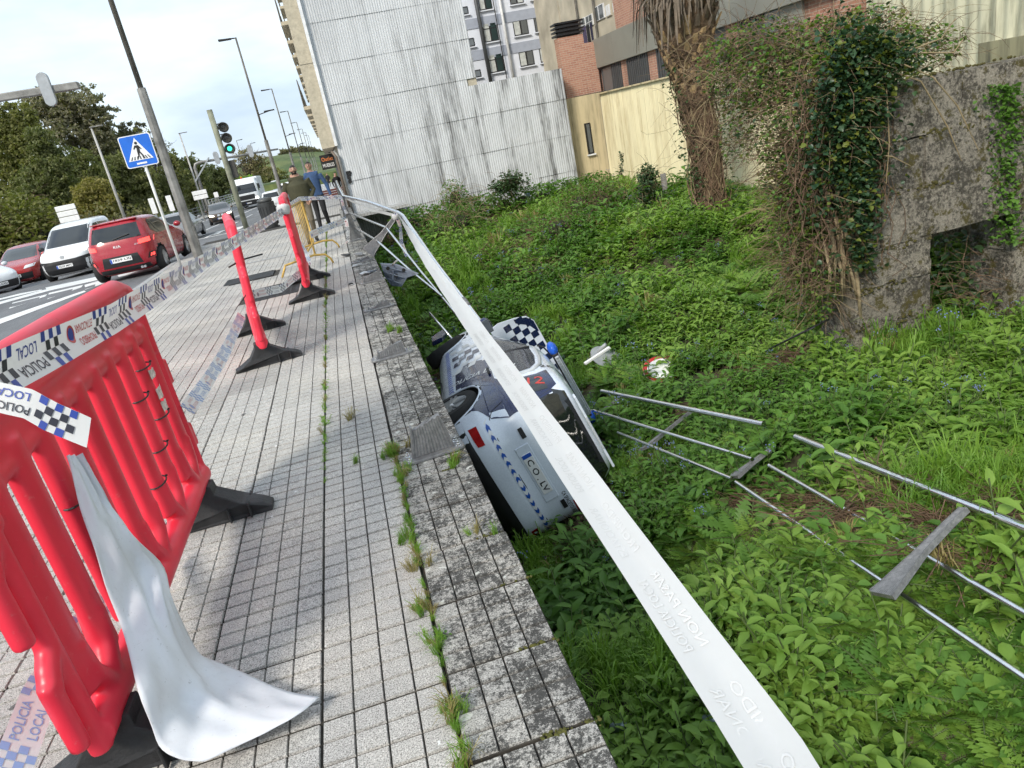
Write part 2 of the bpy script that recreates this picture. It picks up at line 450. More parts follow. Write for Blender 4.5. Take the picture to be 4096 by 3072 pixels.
for i in range(10):
    for j in range(-2, 60):
        x = COPX0 - (i + 1) * SPX; y = 2.052 + (j - 4) * SPY
        cx, cy = x + SPX / 2, y + SPY / 2
        if y > 24.6: continue
        if any(a - .05 < cx < c + .05 and b < cy < d for a, b, c, d in holes): continue
        if not any(inframe((cx + dx, cy + dy, 0), 30) for dx in (-.25, .25) for dy in (-.2, .2)): continue
        q = proj((cx, cy, 0)); cells.append((q[2], x, y))
cells.sort()
for k, (d, x, y) in enumerate(cells[:300]):
    o = link('slab', slabs[k % 3], pave, 0); o.location = (x + RNG.uniform(-.001, .001), y, RNG.uniform(-.0015, .001)); o.rotation_euler = (RNG.uniform(-.003, .003), RNG.uniform(-.003, .003), 0)
mb = MB(); sv = [tuple(v.co) for v in slabs[0].vertices]; sf = [tuple(p.vertices) for p in slabs[0].polygons]; sm_ = [p.material_index for p in slabs[0].polygons]
for d, x, y in cells[300:]:
    dz = RNG.uniform(-.002, .001); mb.add([(a + x, b + y, c + dz) for a, b, c in sv], sf); mb.m[-len(sf):] = sm_
o = mb.build('slab_field', [M_PAVE, M_JOINT], pave); o['kind'] = 'stuff'
# coping slabs
cslabs = [slab_mesh('coping_slab', COPX1 + .0 - COPX0, .40, M_COPE, 20 + s, .005) for s in range(3)]
j = 0; y = 1.274
while y < 26.4:
    o = link('coping_slab', cslabs[j % 3], rw); o.location = (COPX0 + .002 + (.0 if j % 3 else .004), y, .004 + RNG.uniform(-.002, .003)); o.rotation_euler = (RNG.uniform(-.004, .004), RNG.uniform(-.006, .004), RNG.uniform(-.006, .006))
    j += 1; y += .40
# kerb stones
mb = MB(); mb.box((0, 0, -.10), (.16, .99, .215)); kme = mb.mesh('kerb_stone', M_KERB)
for j in range(28):
    y = 5 + j * 1.0; o = link('kerb_stone', kme, pave, .012); o.location = (KX(y) - .08, y, zs(y) + .13)
kb = street_strip('kerb', lambda y: KX(y) - .15, lambda y: KX(y) + .0, 32.5, 400, .13, M_KERB, th=.2); struct(kb)
# --- road markings (corner points from the photograph on the road plane)
def mark(name, pts, z=.005, m=M_PAINT):
    mb = MB(); P = [ons(u, v, z) for u, v in pts]; mb.add(P, [tuple(range(len(P)))]); o = mb.build(name, m, road); return o
def line_g(name, a, b, w, z=.006):
    n = max(1, int((Vector(b) - Vector(a)).length / 2)); a = Vector((*a, 0)); b = Vector((*b, 0)); d = (b - a).normalized(); s = Vector((-d.y, d.x, 0)) * w / 2; mb = MB(); V = []
    for i in range(n + 1):
        p = a.lerp(b, i / n)
        for q in (p - s, p + s): V.append((q.x, q.y, zs(q.y) + z))
    mb.add(V, [(2 * i, 2 * i + 1, 2 * i + 3, 2 * i + 2) for i in range(n)]); return mb.build(name, M_PAINT, road)
c3 = lambda x, y: (x * .24414, (850 + y * .4521) / 1.8517)
mark('edge_line', [c3(-60, 965), c3(0, 940), c3(745, 690), c3(760, 700), c3(0, 985), c3(-60, 1008)])
mark('hatch_stripe', [c3(80, 852), c3(112, 797), c3(420, 722), c3(400, 742)])
mark('hatch_stripe', [c3(420, 765), c3(432, 712), c3(735, 640), c3(720, 662)])
mark('hatch_stripe', [c3(755, 682), c3(748, 640), c3(935, 585), c3(930, 625)])
mark('border_line', [c3(-40, 800), c3(360, 690), c3(900, 575), c3(905, 588), c3(440, 690), c3(-40, 822)])
mark('border_line', [c3(-40, 770), c3(180, 715), c3(370, 680), c3(360, 690), c3(-40, 782)])
mark('border_line', [c3(400, 665), c3(890, 560), c3(925, 558), c3(905, 572), c3(420, 690)])
mark('zebra_stripe', [c3(1030, 540), c3(1400, 470), c3(1600, 440), c3(1560, 470), c3(1200, 540), c3(1050, 570)])
mark('zebra_stripe', [c3(1440, 500), c3(1650, 430), c3(1680, 440), c3(1450, 530)])
for a, b in (((-5.0, 24), (-4.3, 60)), ((-8.6, 30), (-8.4, 90)), ((-12.2, 26), (-12, 120))): line_g('lane_line', a, b, .14)
for k in range(9): line_g('lane_dash', (-6.9 + .02 * k, 30 + k * 9), (-6.87 + .02 * k, 34 + k * 9), .16)
for k in range(4):     # zebra crossing beyond the traffic light
    line_g('zebra_stripe', (-5.6 - k * 1.1, 40.5), (-5.6 - k * 1.1, 43.5), .5)
line_g('stop_line', (-4.5, 38.8), (-8.4, 39.0), .45)
line_g('stop_line', (-4.6, 28.4), (-8.6, 30.6), .4)
# far pavement on the other side and its kerb
fpv = street_strip('far_pavement', lambda y: -17.5, lambda y: float(np.interp(y, [58, 75, 400], [-15.9, -12.8, -12.0])), 58, 400, .14, mat('far_pavement_concrete', (.36, .35, .33), .9, var=.25, vs_=2), th=.25); struct(fpv)
# iron tree grates let into the pavement
M_IRON = mat('cast_iron', (.035, .035, .037), .7, .3, var=.4, vs_=20, bump=.4, bs=80)
for n, ((x0, y0, x1, y1), lb) in enumerate(zip(holes, ('black iron tree grate beside the third red barrier foot', 'black iron tree grate behind the middle red barrier'))):
    t = thing('tree_grate', lb, 'tree grate', ((x0 + x1) / 2, (y0 + y1) / 2, 0), group='tree grates')
    mb = MB(); w = .05
    for a, b in (((x0, y0), (x1, y0)), ((x0, y1), (x1, y1)), ((x0, y0), (x0, y1)), ((x1, y0), (x1, y1))): mb.bar((*a, -.005), (*b, -.005), w, .02)
    mb.build('frame', M_IRON, t)
    mb = MB()
    for k in range(1, 22):
        y = y0 + (y1 - y0) * k / 22; mb.bar((x0, y, -.006), (x1, y, -.006), .03, .016)
    for k in range(1, 7):
        x = x0 + (x1 - x0) * k / 7; mb.bar((x, y0, -.0065), (x, y1, -.0065), .02, .016)
    mb.build('grid', M_IRON, t)
mb = MB(); mb.bar(onz(525, 571, .008), onz(617, 551, .008), .05, .014); tag(mb.build('metal_strip', mat('galvanised', (.5, .5, .5), .4, .8)), 'loose pale metal strip lying on the pavement before the middle barrier', 'metal strip')
# ================================================================ RED BARRIERS, TAPES, RAILING
def plastic(name, c):
    k = NB(name); p = k.obj()
    n = k.noise(p, 3, 4); f = k.noise(p, 34, 6, .75)
    cc = k.mix(1.0, c, k.ramp(n, (.3, (.86, .86, .86)), (.7, (1.12, 1.1, 1.1))), 'MULTIPLY')
    cc = k.mix(k.ramp(f, (.60, 0.0), (.76, .5)), cc, (.66, .22, .21)); g = k.noise(k.scale(p, (1, 1, .35)), 14, 6, .75); cc = k.mix(k.ramp(g, (.60, 0.0), (.78, .45)), cc, (.26, .03, .03))
    k.col(cc); k.rough(k.ramp(n, (.3, .34), (.7, .5))); k.b.inputs['Subsurface Weight'].default_value = 0; k.bump(k.noise(p, 120, 3), .05, .004); return k.m
M_RED = plastic('red_plastic', (.76, .030, .060))
M_RUB = mat('black_rubber', (.022, .022, .024), .6, var=.7, vs_=9, bump=.35, bs=70, world=False)
M_TIE = mat('black_nylon', (.01, .01, .01), .5)
M_STEEL = mat('brushed_aluminium', (.80, .80, .80), .2, 1.0, var=.15, vs_=12)
def castalu():
    k = NB('grey_cast_metal'); p = k.obj(); n = k.noise(p, 30, 5, .7)
    k.col(k.mix(k.ramp(n, (.4, 0.0), (.7, 1.0)), (.15, .152, .158), (.27, .27, .275))); k.rough(.5); k.set(Metallic=.35); k.bump(n, .2, .004); return k.m
M_CAST = castalu()

# one moulded barrier: tubes and slabs fused into a continuous skin
BL = 2.04
def barrier_mesh():
    mb = MB()
    def rbox(y0, y1, z0, z1, t):
        pr = []
        r = min(t / 2, .03)
        mb.box((0, (y0 + y1) / 2, (z0 + z1) / 2), (t, y1 - y0, z1 - z0))
    # top rail, fat tube that droops at both ends
    mb.tube([(0, .05, .93), (0, .035, 1.18), (0, .10, 1.27), (0, .22, 1.305), (0, 1.0, 1.31), (0, 1.82, 1.305), (0, 1.94, 1.27), (0, 2.0, 1.18), (0, 1.99, .93)], [.04, .044, .046, .05, .05, .05, .046, .044, .04], 14)
    rbox(.05, 1.99, 1.03, 1.28, .035)
    mb.tube([(0, .06, 1.02), (0, 1.02, 1.08), (0, 1.98, 1.04)], .03, 10, flat=1.2)         # crease under the solid band
    mb.tube([(0, .2, 1.17), (0, 1.9, 1.17)], .026, 10)
    ns = 10
    for i in range(ns):
        y = .13 + i * (1.78 / (ns - 1))
        zt = 1.1
        mb.tube([(0, y, zt), (0, y, .60), (0, y, .30)], [.064, .062, .060], 14, flat=.56, up=(0, 1, 0) if False else None)
    for i in range(0, ns, 2):  # slats run together in pairs at the foot
        y = .13 + (i + .5) * (1.78 / (ns - 1)); d = .5 * 1.78 / (ns - 1)
        mb.tube([(0, y - d, .46), (0, y - d * .8, .34), (0, y, .22)], .045, 10); mb.tube([(0, y + d, .46), (0, y + d * .8, .34), (0, y, .22)], .045, 10)
    mb.tube([(0, .03, .20), (0, 2.01, .20)], .058, 12)
    for y in (.03, 2.01):
        mb.tube([(0, y, .14), (0, y, 1.2)], .036, 12)
    for z0 in (.40, .78):     # connector lugs at both ends
        mb.tube([(0, .03, z0 + .14), (0, -.02, z0 + .10), (0, -.055, z0 + .04)], .035, 10); mb.tube([(0, -.055, z0 + .08), (0, -.055, z0 - .17)], .032, 12)
        mb.tube([(0, 2.01, z0 + .06), (0, 2.05, z0 + .03)], .034, 10); mb.tube([(0, 2.06, z0 + .09), (0, 2.06, z0 - .05)], .036, 12)
    o = mb.build('bar', M_RED)
    rm = o.modifiers.new('r', 'REMESH'); rm.mode = 'VOXEL'; rm.voxel_size = .0085; rm.use_smooth_shade = True
    sm = o.modifiers.new('s', 'SMOOTH'); sm.iterations = 9; sm.factor = .6
    me = evald(o); bpy.data.objects.remove(o)
    me.polygons.foreach_set('use_smooth', [True] * len(me.polygons))
    me.name = 'barrier_panel'
    if not me.materials: me.materials.append(M_RED)
    return me
BAR_ME = barrier_mesh()
def foot_mesh():
    mb = MB()
    prof = [(-.30, 0), (.34, 0), (.345, .03), (.30, .062), (.20, .10), (.075, .185), (.07, .235), (-.07, .235), (-.075, .19), (-.14, .10), (-.24, .045), (-.30, .03)]
    n = len(prof)
    def ht(z, x): return .085 - z * .12 - (.03 if x > .25 or x < -.26 else 0)
    mb.prism(prof, lambda x, z: (x, -ht(z, x), z), lambda x, z: (x, ht(z, x), z))
    for x in (.12, .23):
        mb.box((x, .075 - x * .05, .05), (.012, .05, .09)); mb.box((x, -.075 + x * .05, .05), (.012, .05, .09))
    return mb
FOOT_ME = None
def barrier(label, loc, rz, tilt=0):
    global FOOT_ME
    t = thing('plastic_barrier', label, 'barrier', loc, rz, 'red plastic work barriers')
    p = link('panel', BAR_ME, t, local=True); p.location = (0, 0, .05)
    p.rotation_euler = (0, tilt, 0)
    for y in (.16, 1.86):
        if FOOT_ME is None:
            f = foot_mesh().build('foot', M_RUB, t, bevel=.012, local=True); f.location = (0, y, 0); FOOT_ME = f.data
        else:
            f = link('foot', FOOT_ME, t, .012, True); f.location = (0, y, 0)
    return t
b1 = barrier('red plastic barrier in the foreground with a white sheet hung on it', (-1.13, 1.99, 0), R(0.0), R(-1.0))
b2 = barrier('middle red plastic barrier seen end-on behind the foreground one', (-1.05, 6.95, 0), R(8.6), R(3.0))
b3 = barrier('farthest red plastic barrier seen end-on with tape knotted round its top', (-.71, 9.98, 0), R(2.0), R(.0))
# cable ties and tape scraps on the foreground barrier
def tie(yy, z, tl=.05):
    mb = MB(); P = []
    for a in range(17):
        an = 2 * PI * a / 16; P.append((math.cos(an) * .0385, yy + math.sin(an) * .064, z + .004 * math.sin(an)))
    mb.tube(P, .0042, 5, False); mb.box((.036, yy + .035, z + .01), (.009, .008, .008))
    mb.build('cable_tie', M_TIE, b1, local=True)
st = 1.78 / 9
for i, z in ((2, .83), (6, .52), (7, .88), (7, .62), (8, .72), (8, .98)): tie(.13 + i * st, z)
# scraps of clear tape stuck on the slats
M_CLEAR = mat('clear_tape', (.75, .62, .58), .25, var=.4, vs_=60, world=False)
for i, z, w in ((8, .93, .05), (8, .83, .06), (8, .76, .05)):
    mb = MB(); y = .13 + i * st; P = []
    for a in range(6):
        for b_ in range(4):
            yy = y + (a / 5 - .5) * .09; P.append((.036 - .3 * (yy - y) ** 2 * 6 + .004 * RNG.random(), yy, z + (b_ / 3 - .5) * w + .01 * RNG.random()))
    mb.add(P, [(a * 4 + b_, a * 4 + b_ + 1, (a + 1) * 4 + b_ + 1, (a + 1) * 4 + b_) for a in range(5) for b_ in range(3)])
    mb.build('tape_scrap', M_CLEAR, b1, local=True)

# --- barrier tape
def tapemat():
    k = NB('tape_plastic'); k.col((.68, .68, .68)); k.rough(.32)
    tr = k.n('ShaderNodeBsdfTranslucent'); tr.inputs[0].default_value = (.8, .8, .8, 1); mx = k.n('ShaderNodeMixShader'); mx.inputs[0].default_value = .25
    k.l(k.b.outputs[0], mx.inputs[1]); k.l(tr.outputs[0], mx.inputs[2]); k.l(mx.outputs[0], k.out.inputs[0]); return k.m
M_TAPE = tapemat()
M_TINK = mat('tape_ink_black', (.015, .016, .03), .4, var=.1); M_TBLUE = mat('tape_ink_blue', (.02, .05, .30), .4, var=.1); M_TRED = mat('tape_ink_red', (.48, .03, .03), .4, var=.1)
M_TGHOST = mat('tape_ink_showing_through', (.59, .59, .585), .35, var=.05); M_TPALE = mat('tape_ink_pale_blue', (.22, .32, .55), .4, var=.1)
def rib(path, w, tw, sag=0, n=40, fold=0.0):
    """path: list of points; tw: list of width directions; returns function (s,v)->(point, normal), length, mesh rows"""
    path = [Vector(p) for p in path]; tw = [Vector(t).normalized() for t in tw]
    seg = [(path[i + 1] - path[i]).length for i in range(len(path) - 1)]; Lt = sum(seg)
    def f(s, v):
        s = min(max(s, 0), Lt); i = 0; q = s
        while i < len(seg) - 1 and q > seg[i]: q -= seg[i]; i += 1
        t = q / seg[i]; P = path[i].lerp(path[i + 1], t); d = tw[i].lerp(tw[i + 1], t).normalized()
        P = P + Vector((0, 0, -sag * 4 * (s / Lt) * (1 - s / Lt)))
        tan = (path[i + 1] - path[i]).normalized(); nn = tan.cross(d).normalized()
        return P + d * (v * w * (1 + .03 * math.sin(s * 5.3))) + nn * (fold * w * (abs(v) - .25) + .05 * w * math.sin(s * 7.1 + v * 3.0) * math.sin(s * 2.3)), nn
    return f, Lt
def tape(name, label, path, w, tw, sag=0, n=60, start=0.0, flip=False, inks=None, decal=True, eps=.0015, fold=0.0, side=1, squash=1.0, group='police tapes', symbols=True):
    f, Lt = rib(path, w, tw, sag, n, fold)
    mb = MB(); V = []; F = []; m = 6
    for i in range(n + 1):
        for j in range(m + 1): V.append(f(Lt * i / n, j / m - .5)[0])
    for i in range(n):
        for j in range(m): a = i * (m + 1) + j; F.append((a, a + 1, a + m + 2, a + m + 1))
    mb.add(V, F); t = mb.build(name, M_TAPE, None, True)
    tag(t, label, 'tape', group)
    if not decal: return t
    inks = inks or (M_TINK, M_TBLUE, M_TRED)
    D = MB()
    def put(vs, fs, mi):
        D.mi = mi; D.add([f(s, v)[0] + f(s, v)[1] * (eps * side) for s, v in vs], fs)
    def rect(s0, s1, v0, v1, mi):
        if s1 < 0 or s0 > Lt: return
        k = 3; vs = []; 
        for a in range(k + 1):
            for b in (v0, v1): vs.append((s0 + (s1 - s0) * a / k, b))
        put(vs, [(2 * a, 2 * a + 1, 2 * a + 3, 2 * a + 2) for a in range(k)], mi)
    sg = -1 if flip else 1
    def txt(s_, sc_, vc, L_, H_, mi):
        vs, fs = fit_text(s_, L_, H_, .012)
        if not 0 < sc_ < Lt: return
        put([(sc_ + sg * x * side, vc + sg * y) for x, y in vs], fs, mi)
    W = w * squash; s = start - 7 * W
    while s < Lt:
        if symbols:
            a = []; 
            for k in range(20): an = 2 * PI * k / 20; a.append((s + .33 * W + .26 * W * math.cos(an), (-.12 * sg) + .26 * math.sin(an)))
            for r0, r1 in ((1.0, .72),):
                c0 = (s + .33 * W, -.12 * sg)
                inn = [(c0[0] + (p[0] - c0[0]) * .72, c0[1] + (p[1] - c0[1]) * .72) for p in a]
                if 0 < c0[0] < Lt: put(a + inn, [(k, (k + 1) % 20, 20 + (k + 1) % 20, 20 + k) for k in range(20)], 2); put(inn, [tuple(range(20))], 1)
        txt('PROHIBIDO', s + 1.35 * W, sg * .20, 1.35 * W, .24, 2); txt('ESTACIONAR', s + 1.35 * W, -sg * .20, 1.35 * W, .24, 2)
        for base in (2.15 * W, 5.2 * W):
            for r in range(4):
                for c in range(5):
                    if (r + c) % 2 == 0: rect(s + base + c * .26 * W, s + base + (c + 1) * .26 * W, -.5 + r * .25, -.5 + (r + 1) * .25, 0 if r % 3 else 1)
        txt('POLICIA', s + 4.3 * W, sg * .22, 1.45 * W, .28, 0); txt('LOCAL', s + 4.3 * W, -sg * .22, 1.2 * W, .28, 1)
        s += 6.75 * W
    if D.f: D.build('print', list(inks), t)['kind'] = 'stuff'
    return t
Zu = Vector((0, 0, 1))
def cpt(u, v, d):      # point at camera depth d on the ray of a photo pixel
    r = ray(u, v); return EYE + r * (d / 2852)
camr = Vector(CM[:, 0]); camd = Vector(CM[:, 1])
def wd(u1, v1, u2, v2): return (camr * (u2 - u1) + camd * (v2 - v1)).normalized()
# knots of tape round the far barrier top
b3top = Vector((-.72, 9.99, 1.27))
b1near = cpt(-60, 838, 1.45)
tape('barrier_tape', 'long printed police tape running from the foreground to the far red barrier top', [b1near, cpt(240, 690, 2.3), cpt(440, 565, 4.6), b3top + Vector((-.02, .0, -.05))], .098,
     [wd(0, 790, 42, 880), wd(0, 0, .35, .94), wd(0, 0, .3, .95), (0.1, 0, -1)], n=120, start=.55, flip=False, fold=-.32, side=-1)
tape('barrier_tape', 'torn tape end dangling in front of the foreground barrier', [cpt(-40, 850, 1.42), cpt(60, 872, 1.43), cpt(110, 900, 1.44), cpt(192, 935, 1.46)], .060,
     [wd(0, 0, .1, 1), wd(0, 0, -.3, .95), wd(0, 0, -.42, .9), wd(0, 0, -.15, 1)], n=40, start=-.19, side=-1, eps=.002, symbols=False)
tape('barrier_tape', 'low printed tape stretched between the foreground and middle red barriers', [(-1.08, 3.98, .63), (-1.12, 5.5, .57), (-1.14, 6.98, .55)], .085,
     [(.6, 0, -.8), (.55, 0, -.8), (0.5, 0, -.8)], n=60, start=.1, flip=True, side=-1, sag=.03, inks=(M_TPALE, M_TPALE, mat('tape_ink_pale_red', (.6, .35, .33), .4)))
tape('barrier_tape', 'low printed tape stretched between the middle and far red barriers', [(-1.27, 8.95, .42), (-.99, 9.5, .33), (-.74, 10.0, .40)], .10,
     [(.0, 0, -1), (.0, .1, -1), (0.1, 0, -1)], n=50, start=.1, flip=True, side=-1, inks=(mat('tape_ink_grey', (.2, .2, .22), .4), mat('tape_ink_grey2', (.25, .27, .35), .4), mat('tape_ink_pale_red2', (.6, .3, .28), .4)))
tape('barrier_tape', 'wide blue-chequered tape trailing on the paving at the lower left', [onx(15, 1690, -1.24), onx(85, 1500, -1.27), onx(150, 1385, -1.28), onx(228, 1305, -1.28), onx(290, 1255, -1.28), onx(350, 1200, -1.28)], .11,
     [wd(0, 0, 1, .18), wd(0, 0, 1, .3), wd(0, 0, .9, .42), wd(0, 0, .62, .8), wd(0, 0, .5, .85), wd(0, 0, .5, .85)], n=60, start=.52, side=-1, flip=True, inks=(M_TPALE, M_TPALE, M_TRED), symbols=False)
# wad of tape wound over the tops of barriers and rails
def wad(name, parent, c, r, m=M_TAPE, seed=1, flat=1.0):
    rr = random.Random(seed); mb = MB()
    for k in range(5):
        a0 = rr.random() * 6; ti = Euler((rr.uniform(-.5, .5), rr.uniform(-.5, .5), a0)).to_matrix(); P = []
        ra = r * rr.uniform(.85, 1.1); hw = r * rr.uniform(.3, .6)
        for i in range(17):
            an = 2 * PI * i / 16
            for h in (-hw, 0, hw): P.append(Vector(c) + ti @ Vector((ra * math.cos(an) * (1 - abs(h) * .8), ra * math.sin(an), h + .1 * r * math.sin(3 * an))))
        mb.add(P, [(3 * i + q, 3 * i + q + 1, 3 * i + q + 4, 3 * i + q + 3) for i in range(16) for q in range(2)])
    return mb.build(name, m, parent, True)
o = wad('tape_knot', None, b3top + Vector((0, .02, -.02)), .085, seed=3); tag(o, 'tape wound in a knot over the top of the farthest red barrier', 'tape', 'police tapes')

# --- white sheet hanging on the barrier
SH = [  # (left edge, right edge) points in space, top to bottom
 (onx(143, 985, -1.075), onx(163, 992, -1.07)), (onx(170, 1070, -1.065), onx(235, 1105, -1.05)), (onx(200, 1170, -1.06), onx(300, 1170, -1.0)),
 (onx(228, 1262, -1.06), onx(352, 1228, -.98)), (onx(262, 1370, -1.06), onx(378, 1300, -.92)), (ony(300, 1490, 2.03), onz(425, 1400, .14)),
 (ony(330, 1570, 1.99), onz(470, 1428, .09)), (ony(355, 1618, 1.965), onz(560, 1470, .05)), (ony(385, 1640, 1.955), onz(635, 1498, .05)), (ony(440, 1646, 1.955), onz(690, 1505, .06))]
def sheet():
    n = 36; m = 26; V = []
    K = len(SH)
    def cr(seq, t):
        t = t * (len(seq) - 1); i = min(int(t), len(seq) - 2); u = t - i
        p0, p1, p2, p3 = seq[max(i - 1, 0)], seq[i], seq[i + 1], seq[min(i + 2, len(seq) - 1)]
        return .5 * ((2 * p1) + (p2 - p0) * u + (2 * p0 - 5 * p1 + 4 * p2 - p3) * u * u + (3 * p1 - p0 - 3 * p2 + p3) * u ** 3)
    Ls = [a for a, b in SH]; Rs = [b for a, b in SH]
    for i in range(n + 1):
        t = i / n; a = cr(Ls, t); b = cr(Rs, t)
        for j in range(m + 1):
            v = j / m; P = a.lerp(b, v)
            bul = math.sin(PI * v)
            P = P + Vector((.05, -.02, .02)) * bul * (.3 + .7 * t) + Vector((0, 0, -.03)) * math.sin(PI * v) * max(0, t - .6)
            def crease(x, w): return max(0, 1 - abs(x) / w)
            fold = .012 * math.sin(v * 5 + t * 4) * bul * (.3 + t) + .035 * crease(v - .80 + .42 * t, .13) * min(1, 2.6 * max(0, .95 - t)) + .016 * crease(v - .25 - .3 * t, .10) * t - .022 * crease(t - .62 - .15 * v, .06) * bul - .014 * crease(t - .42 + .2 * v, .05) * bul + .006 * math.sin(17 * v - 11 * t) + .004 * math.sin(31 * t + 23 * v)
            V.append(P + Vector((.85, -.3, .35)) * fold)
    F = [(i * (m + 1) + j, i * (m + 1) + j + 1, (i + 1) * (m + 1) + j + 1, (i + 1) * (m + 1) + j) for i in range(n) for j in range(m)]
    mb = MB(); mb.add(V, F)
    k = NB('white_pvc'); p = k.pos(); d = k.noise(k.scale(p, (8, 8, 3)), 4, 7, .8); e = k.noise(p, 55, 5, .8)
    c = k.mix(k.ramp(d, (.54, 0.0), (.80, .30)), (.64, .65, .69), (.36, .345, .32)); c = k.mix(k.ramp(e, (.62, 0.0), (.70, .6)), c, (.22, .21, .2))
    k.col(c); k.rough(.6); k.bump(k.noise(p, 9, 3), .2, .02)
    o = mb.build('plastic_sheet', k.m, None, True); s = o.modifiers.new('s', 'SOLIDIFY'); s.thickness = .003
    tag(o, 'crumpled white plastic sheet hanging from the foreground red barrier', 'sheet')
sheet()
# --- broken railing: stubs on the coping, one standing post, one bent post, hanging and fallen rails
POST_SEC = [(0, .125, 0), (.10, .105, 0), (.22, .085, -.008), (.45, .045, -.025), (.75, .036, -.03), (.93, .033, -.02)]   # height, half width, offset
def post_mesh(h1=1.0, jag=False, seed=0):
    """cast post blade with ribs; local x across the railing, z up"""
    mb = MB(); r = random.Random(seed)
    L_ = [s for s in POST_SEC if s[0] <= h1 + .001]
    if h1 < .93:
        for i in range(len(POST_SEC) - 1):
            a, b = POST_SEC[i], POST_SEC[i + 1]
            if a[0] < h1 <= b[0]:
                t = (h1 - a[0]) / (b[0] - a[0]); L_ = [s for s in L_ if s[0] < h1] + [(h1, a[1] + (b[1] - a[1]) * t, a[2] + (b[2] - a[2]) * t)]
    th = .016
    V = []; n = len(L_); nr = 12
    # ribbed web: zig-zag thickness across the width
    for (z, w, o) in L_:
        for sgn in (-1, 1):
            for k in range(2 * nr + 1):
                x = -w + 2 * w * k / (2 * nr); d = th + (.0 if k % 2 else .0035)
                dz = (.28 * x + r.uniform(-.006, .006) if jag and z == L_[-1][0] else 0)
                V.append((x + o, sgn * d, z + .02 + dz))
    row = 2 * (2 * nr + 1); m = 2 * nr + 1; F = []
    for i in range(n - 1):
        for sgn in (0, 1):
            for k in range(2 * nr):
                a = i * row + sgn * m + k; F.append((a, a + 1, a + row + 1, a + row))
        for k in (0, 2 * nr):
            a = i * row + k; F.append((a, a + m, a + m + row, a + row))
    F.append(tuple([(n - 1) * row + k for k in range(m)] + [(n - 1) * row + m + k for k in range(m - 1, -1, -1)]))
    F.append(tuple([k for k in range(m)] + [m + k for k in range(m - 1, -1, -1)]))
    mb.add(V, F)
    for e in (-1, 1):   # flange along each edge
        P = [(o + e * w, 0, z + .02) for z, w, o in L_]
        for i in range(n - 1): mb.bar(P[i], P[i + 1], .010, .044, up=(0, 1, 0))
    return mb
def plate_mesh():
    mb = MB(); w, d = .19, .066; P = []
    for k in range(24):
        a = 2 * PI * k / 24; c, s = math.cos(a), math.sin(a); P.append((math.copysign(abs(c) ** .35, c) * w, math.copysign(abs(s) ** .35, s) * d))
    mb.prism(P, lambda x, y: (x, y, .0), lambda x, y: (x * .985, y * .96, .018)); return mb
def bolt_mesh():
    mb = MB(); mb.lathe([(.017, .018), (.017, .021), (.012, .022), (.012, .032)], 6); mb.lathe([(.006, .03), (.006, .045)], 8); return mb
PLATE = plate_mesh().mesh('base_plate', M_CAST); BOLT = bolt_mesh().mesh('bolt', M_STEEL)
def stub(label, x, y, h, seed, rz=0):
    t = thing('railing_stub', label, 'railing stub', (x, y, .006), rz, 'broken railing post stubs')
    link('base_plate', PLATE, t, .004, True)
    if h > 0: post_mesh(h, True, seed).build('post_stump', M_CAST, t, local=True)
    for e in (-1, 1):
        for q in (-1, 1): b = link('bolt', BOLT, t, 0, True); b.location = (e * .15, q * .036, 0)
    return t
stub('largest broken railing stub with a tall ribbed stump, nearest on the coping', .155, 3.93, .19, 1, R(6))
stub('second broken railing stub from the front, low slanted stump on the coping', .10, 6.25, .07, 2, R(4))
stub('third broken railing stub from the front, almost sheared flat', .13, 8.42, .03, 3, R(4))
stub('fourth broken railing stub, low ribbed stump near the grey panel', .17, 10.35, .085, 4, R(3))
stub('bare railing base plate beside the bent post', .12, 12.6, .02, 5, R(-5))
# posts with rails
def post(parent, M4, h=.93):
    o = post_mesh(.93).build('post', M_CAST, parent, local=True); o.matrix_parent_inverse = parent.matrix_basis.inverted() @ M4
    return o
def frame4(foot, top, xdir):
    z = (top - foot).normalized(); x = (xdir - z * xdir.dot(z)).normalized(); y = z.cross(x)
    m = Matrix.Identity(4)
    k = (top - foot).length / .95
    for i in range(3): m[i][0] = x[i]; m[i][1] = y[i]; m[i][2] = z[i] * k; m[i][3] = foot[i]
    return m
P1f = Vector((.15, 15.95, .02)); P1t = Vector((.12, 15.95, .95)); P0f = Vector((.12, 20.9, .02)); P0t = Vector((.1, 20.9, .96))
B_f = onz(795, 548, .06); B_t = ony(858, 458, B_f.y - .1)
t = thing('bent_railing', 'bent end of the metal railing leaning out over the wall edge', 'railing', (.15, 15.95, 0))
post(t, frame4(P1f, P1t, Vector((1, 0, 0)))); post(t, frame4(P0f, P0t, Vector((1, 0, 0))))
post(t, frame4(Vector((.12, 25.6, .02)), Vector((.1, 25.6, .96)), Vector((1, 0, 0))))
post(t, frame4(B_f, B_t, Vector((.6, 0, .8))))
l = link('base_plate', PLATE, t); l.location = (.15, 15.95, .006)
l = link('base_plate', PLATE, t); l.location = (.12, 20.9, .006)
def rail(parent, pts, r, name='rail', m=None):
    mb = MB(); mb.tube(pts, r, 12); return mb.build(name, m or M_STEEL, parent, True, auto=50)
Bd = B_t - B_f
def bpt(h): return B_f + Bd * (h / .95) + Vector((0, 0, .0))
end = ony(1042, 700, 10.25)
rail(t, [Vector((.1, 26.4, .97)), P0t, P1t, P1t.lerp(B_t, .5) + Vector((.02, 0, .03)), B_t], .032)
rail(t, [B_t, B_t.lerp(end, .06) + Vector((.03, 0, .03)), B_t.lerp(end, .5), end], .032)
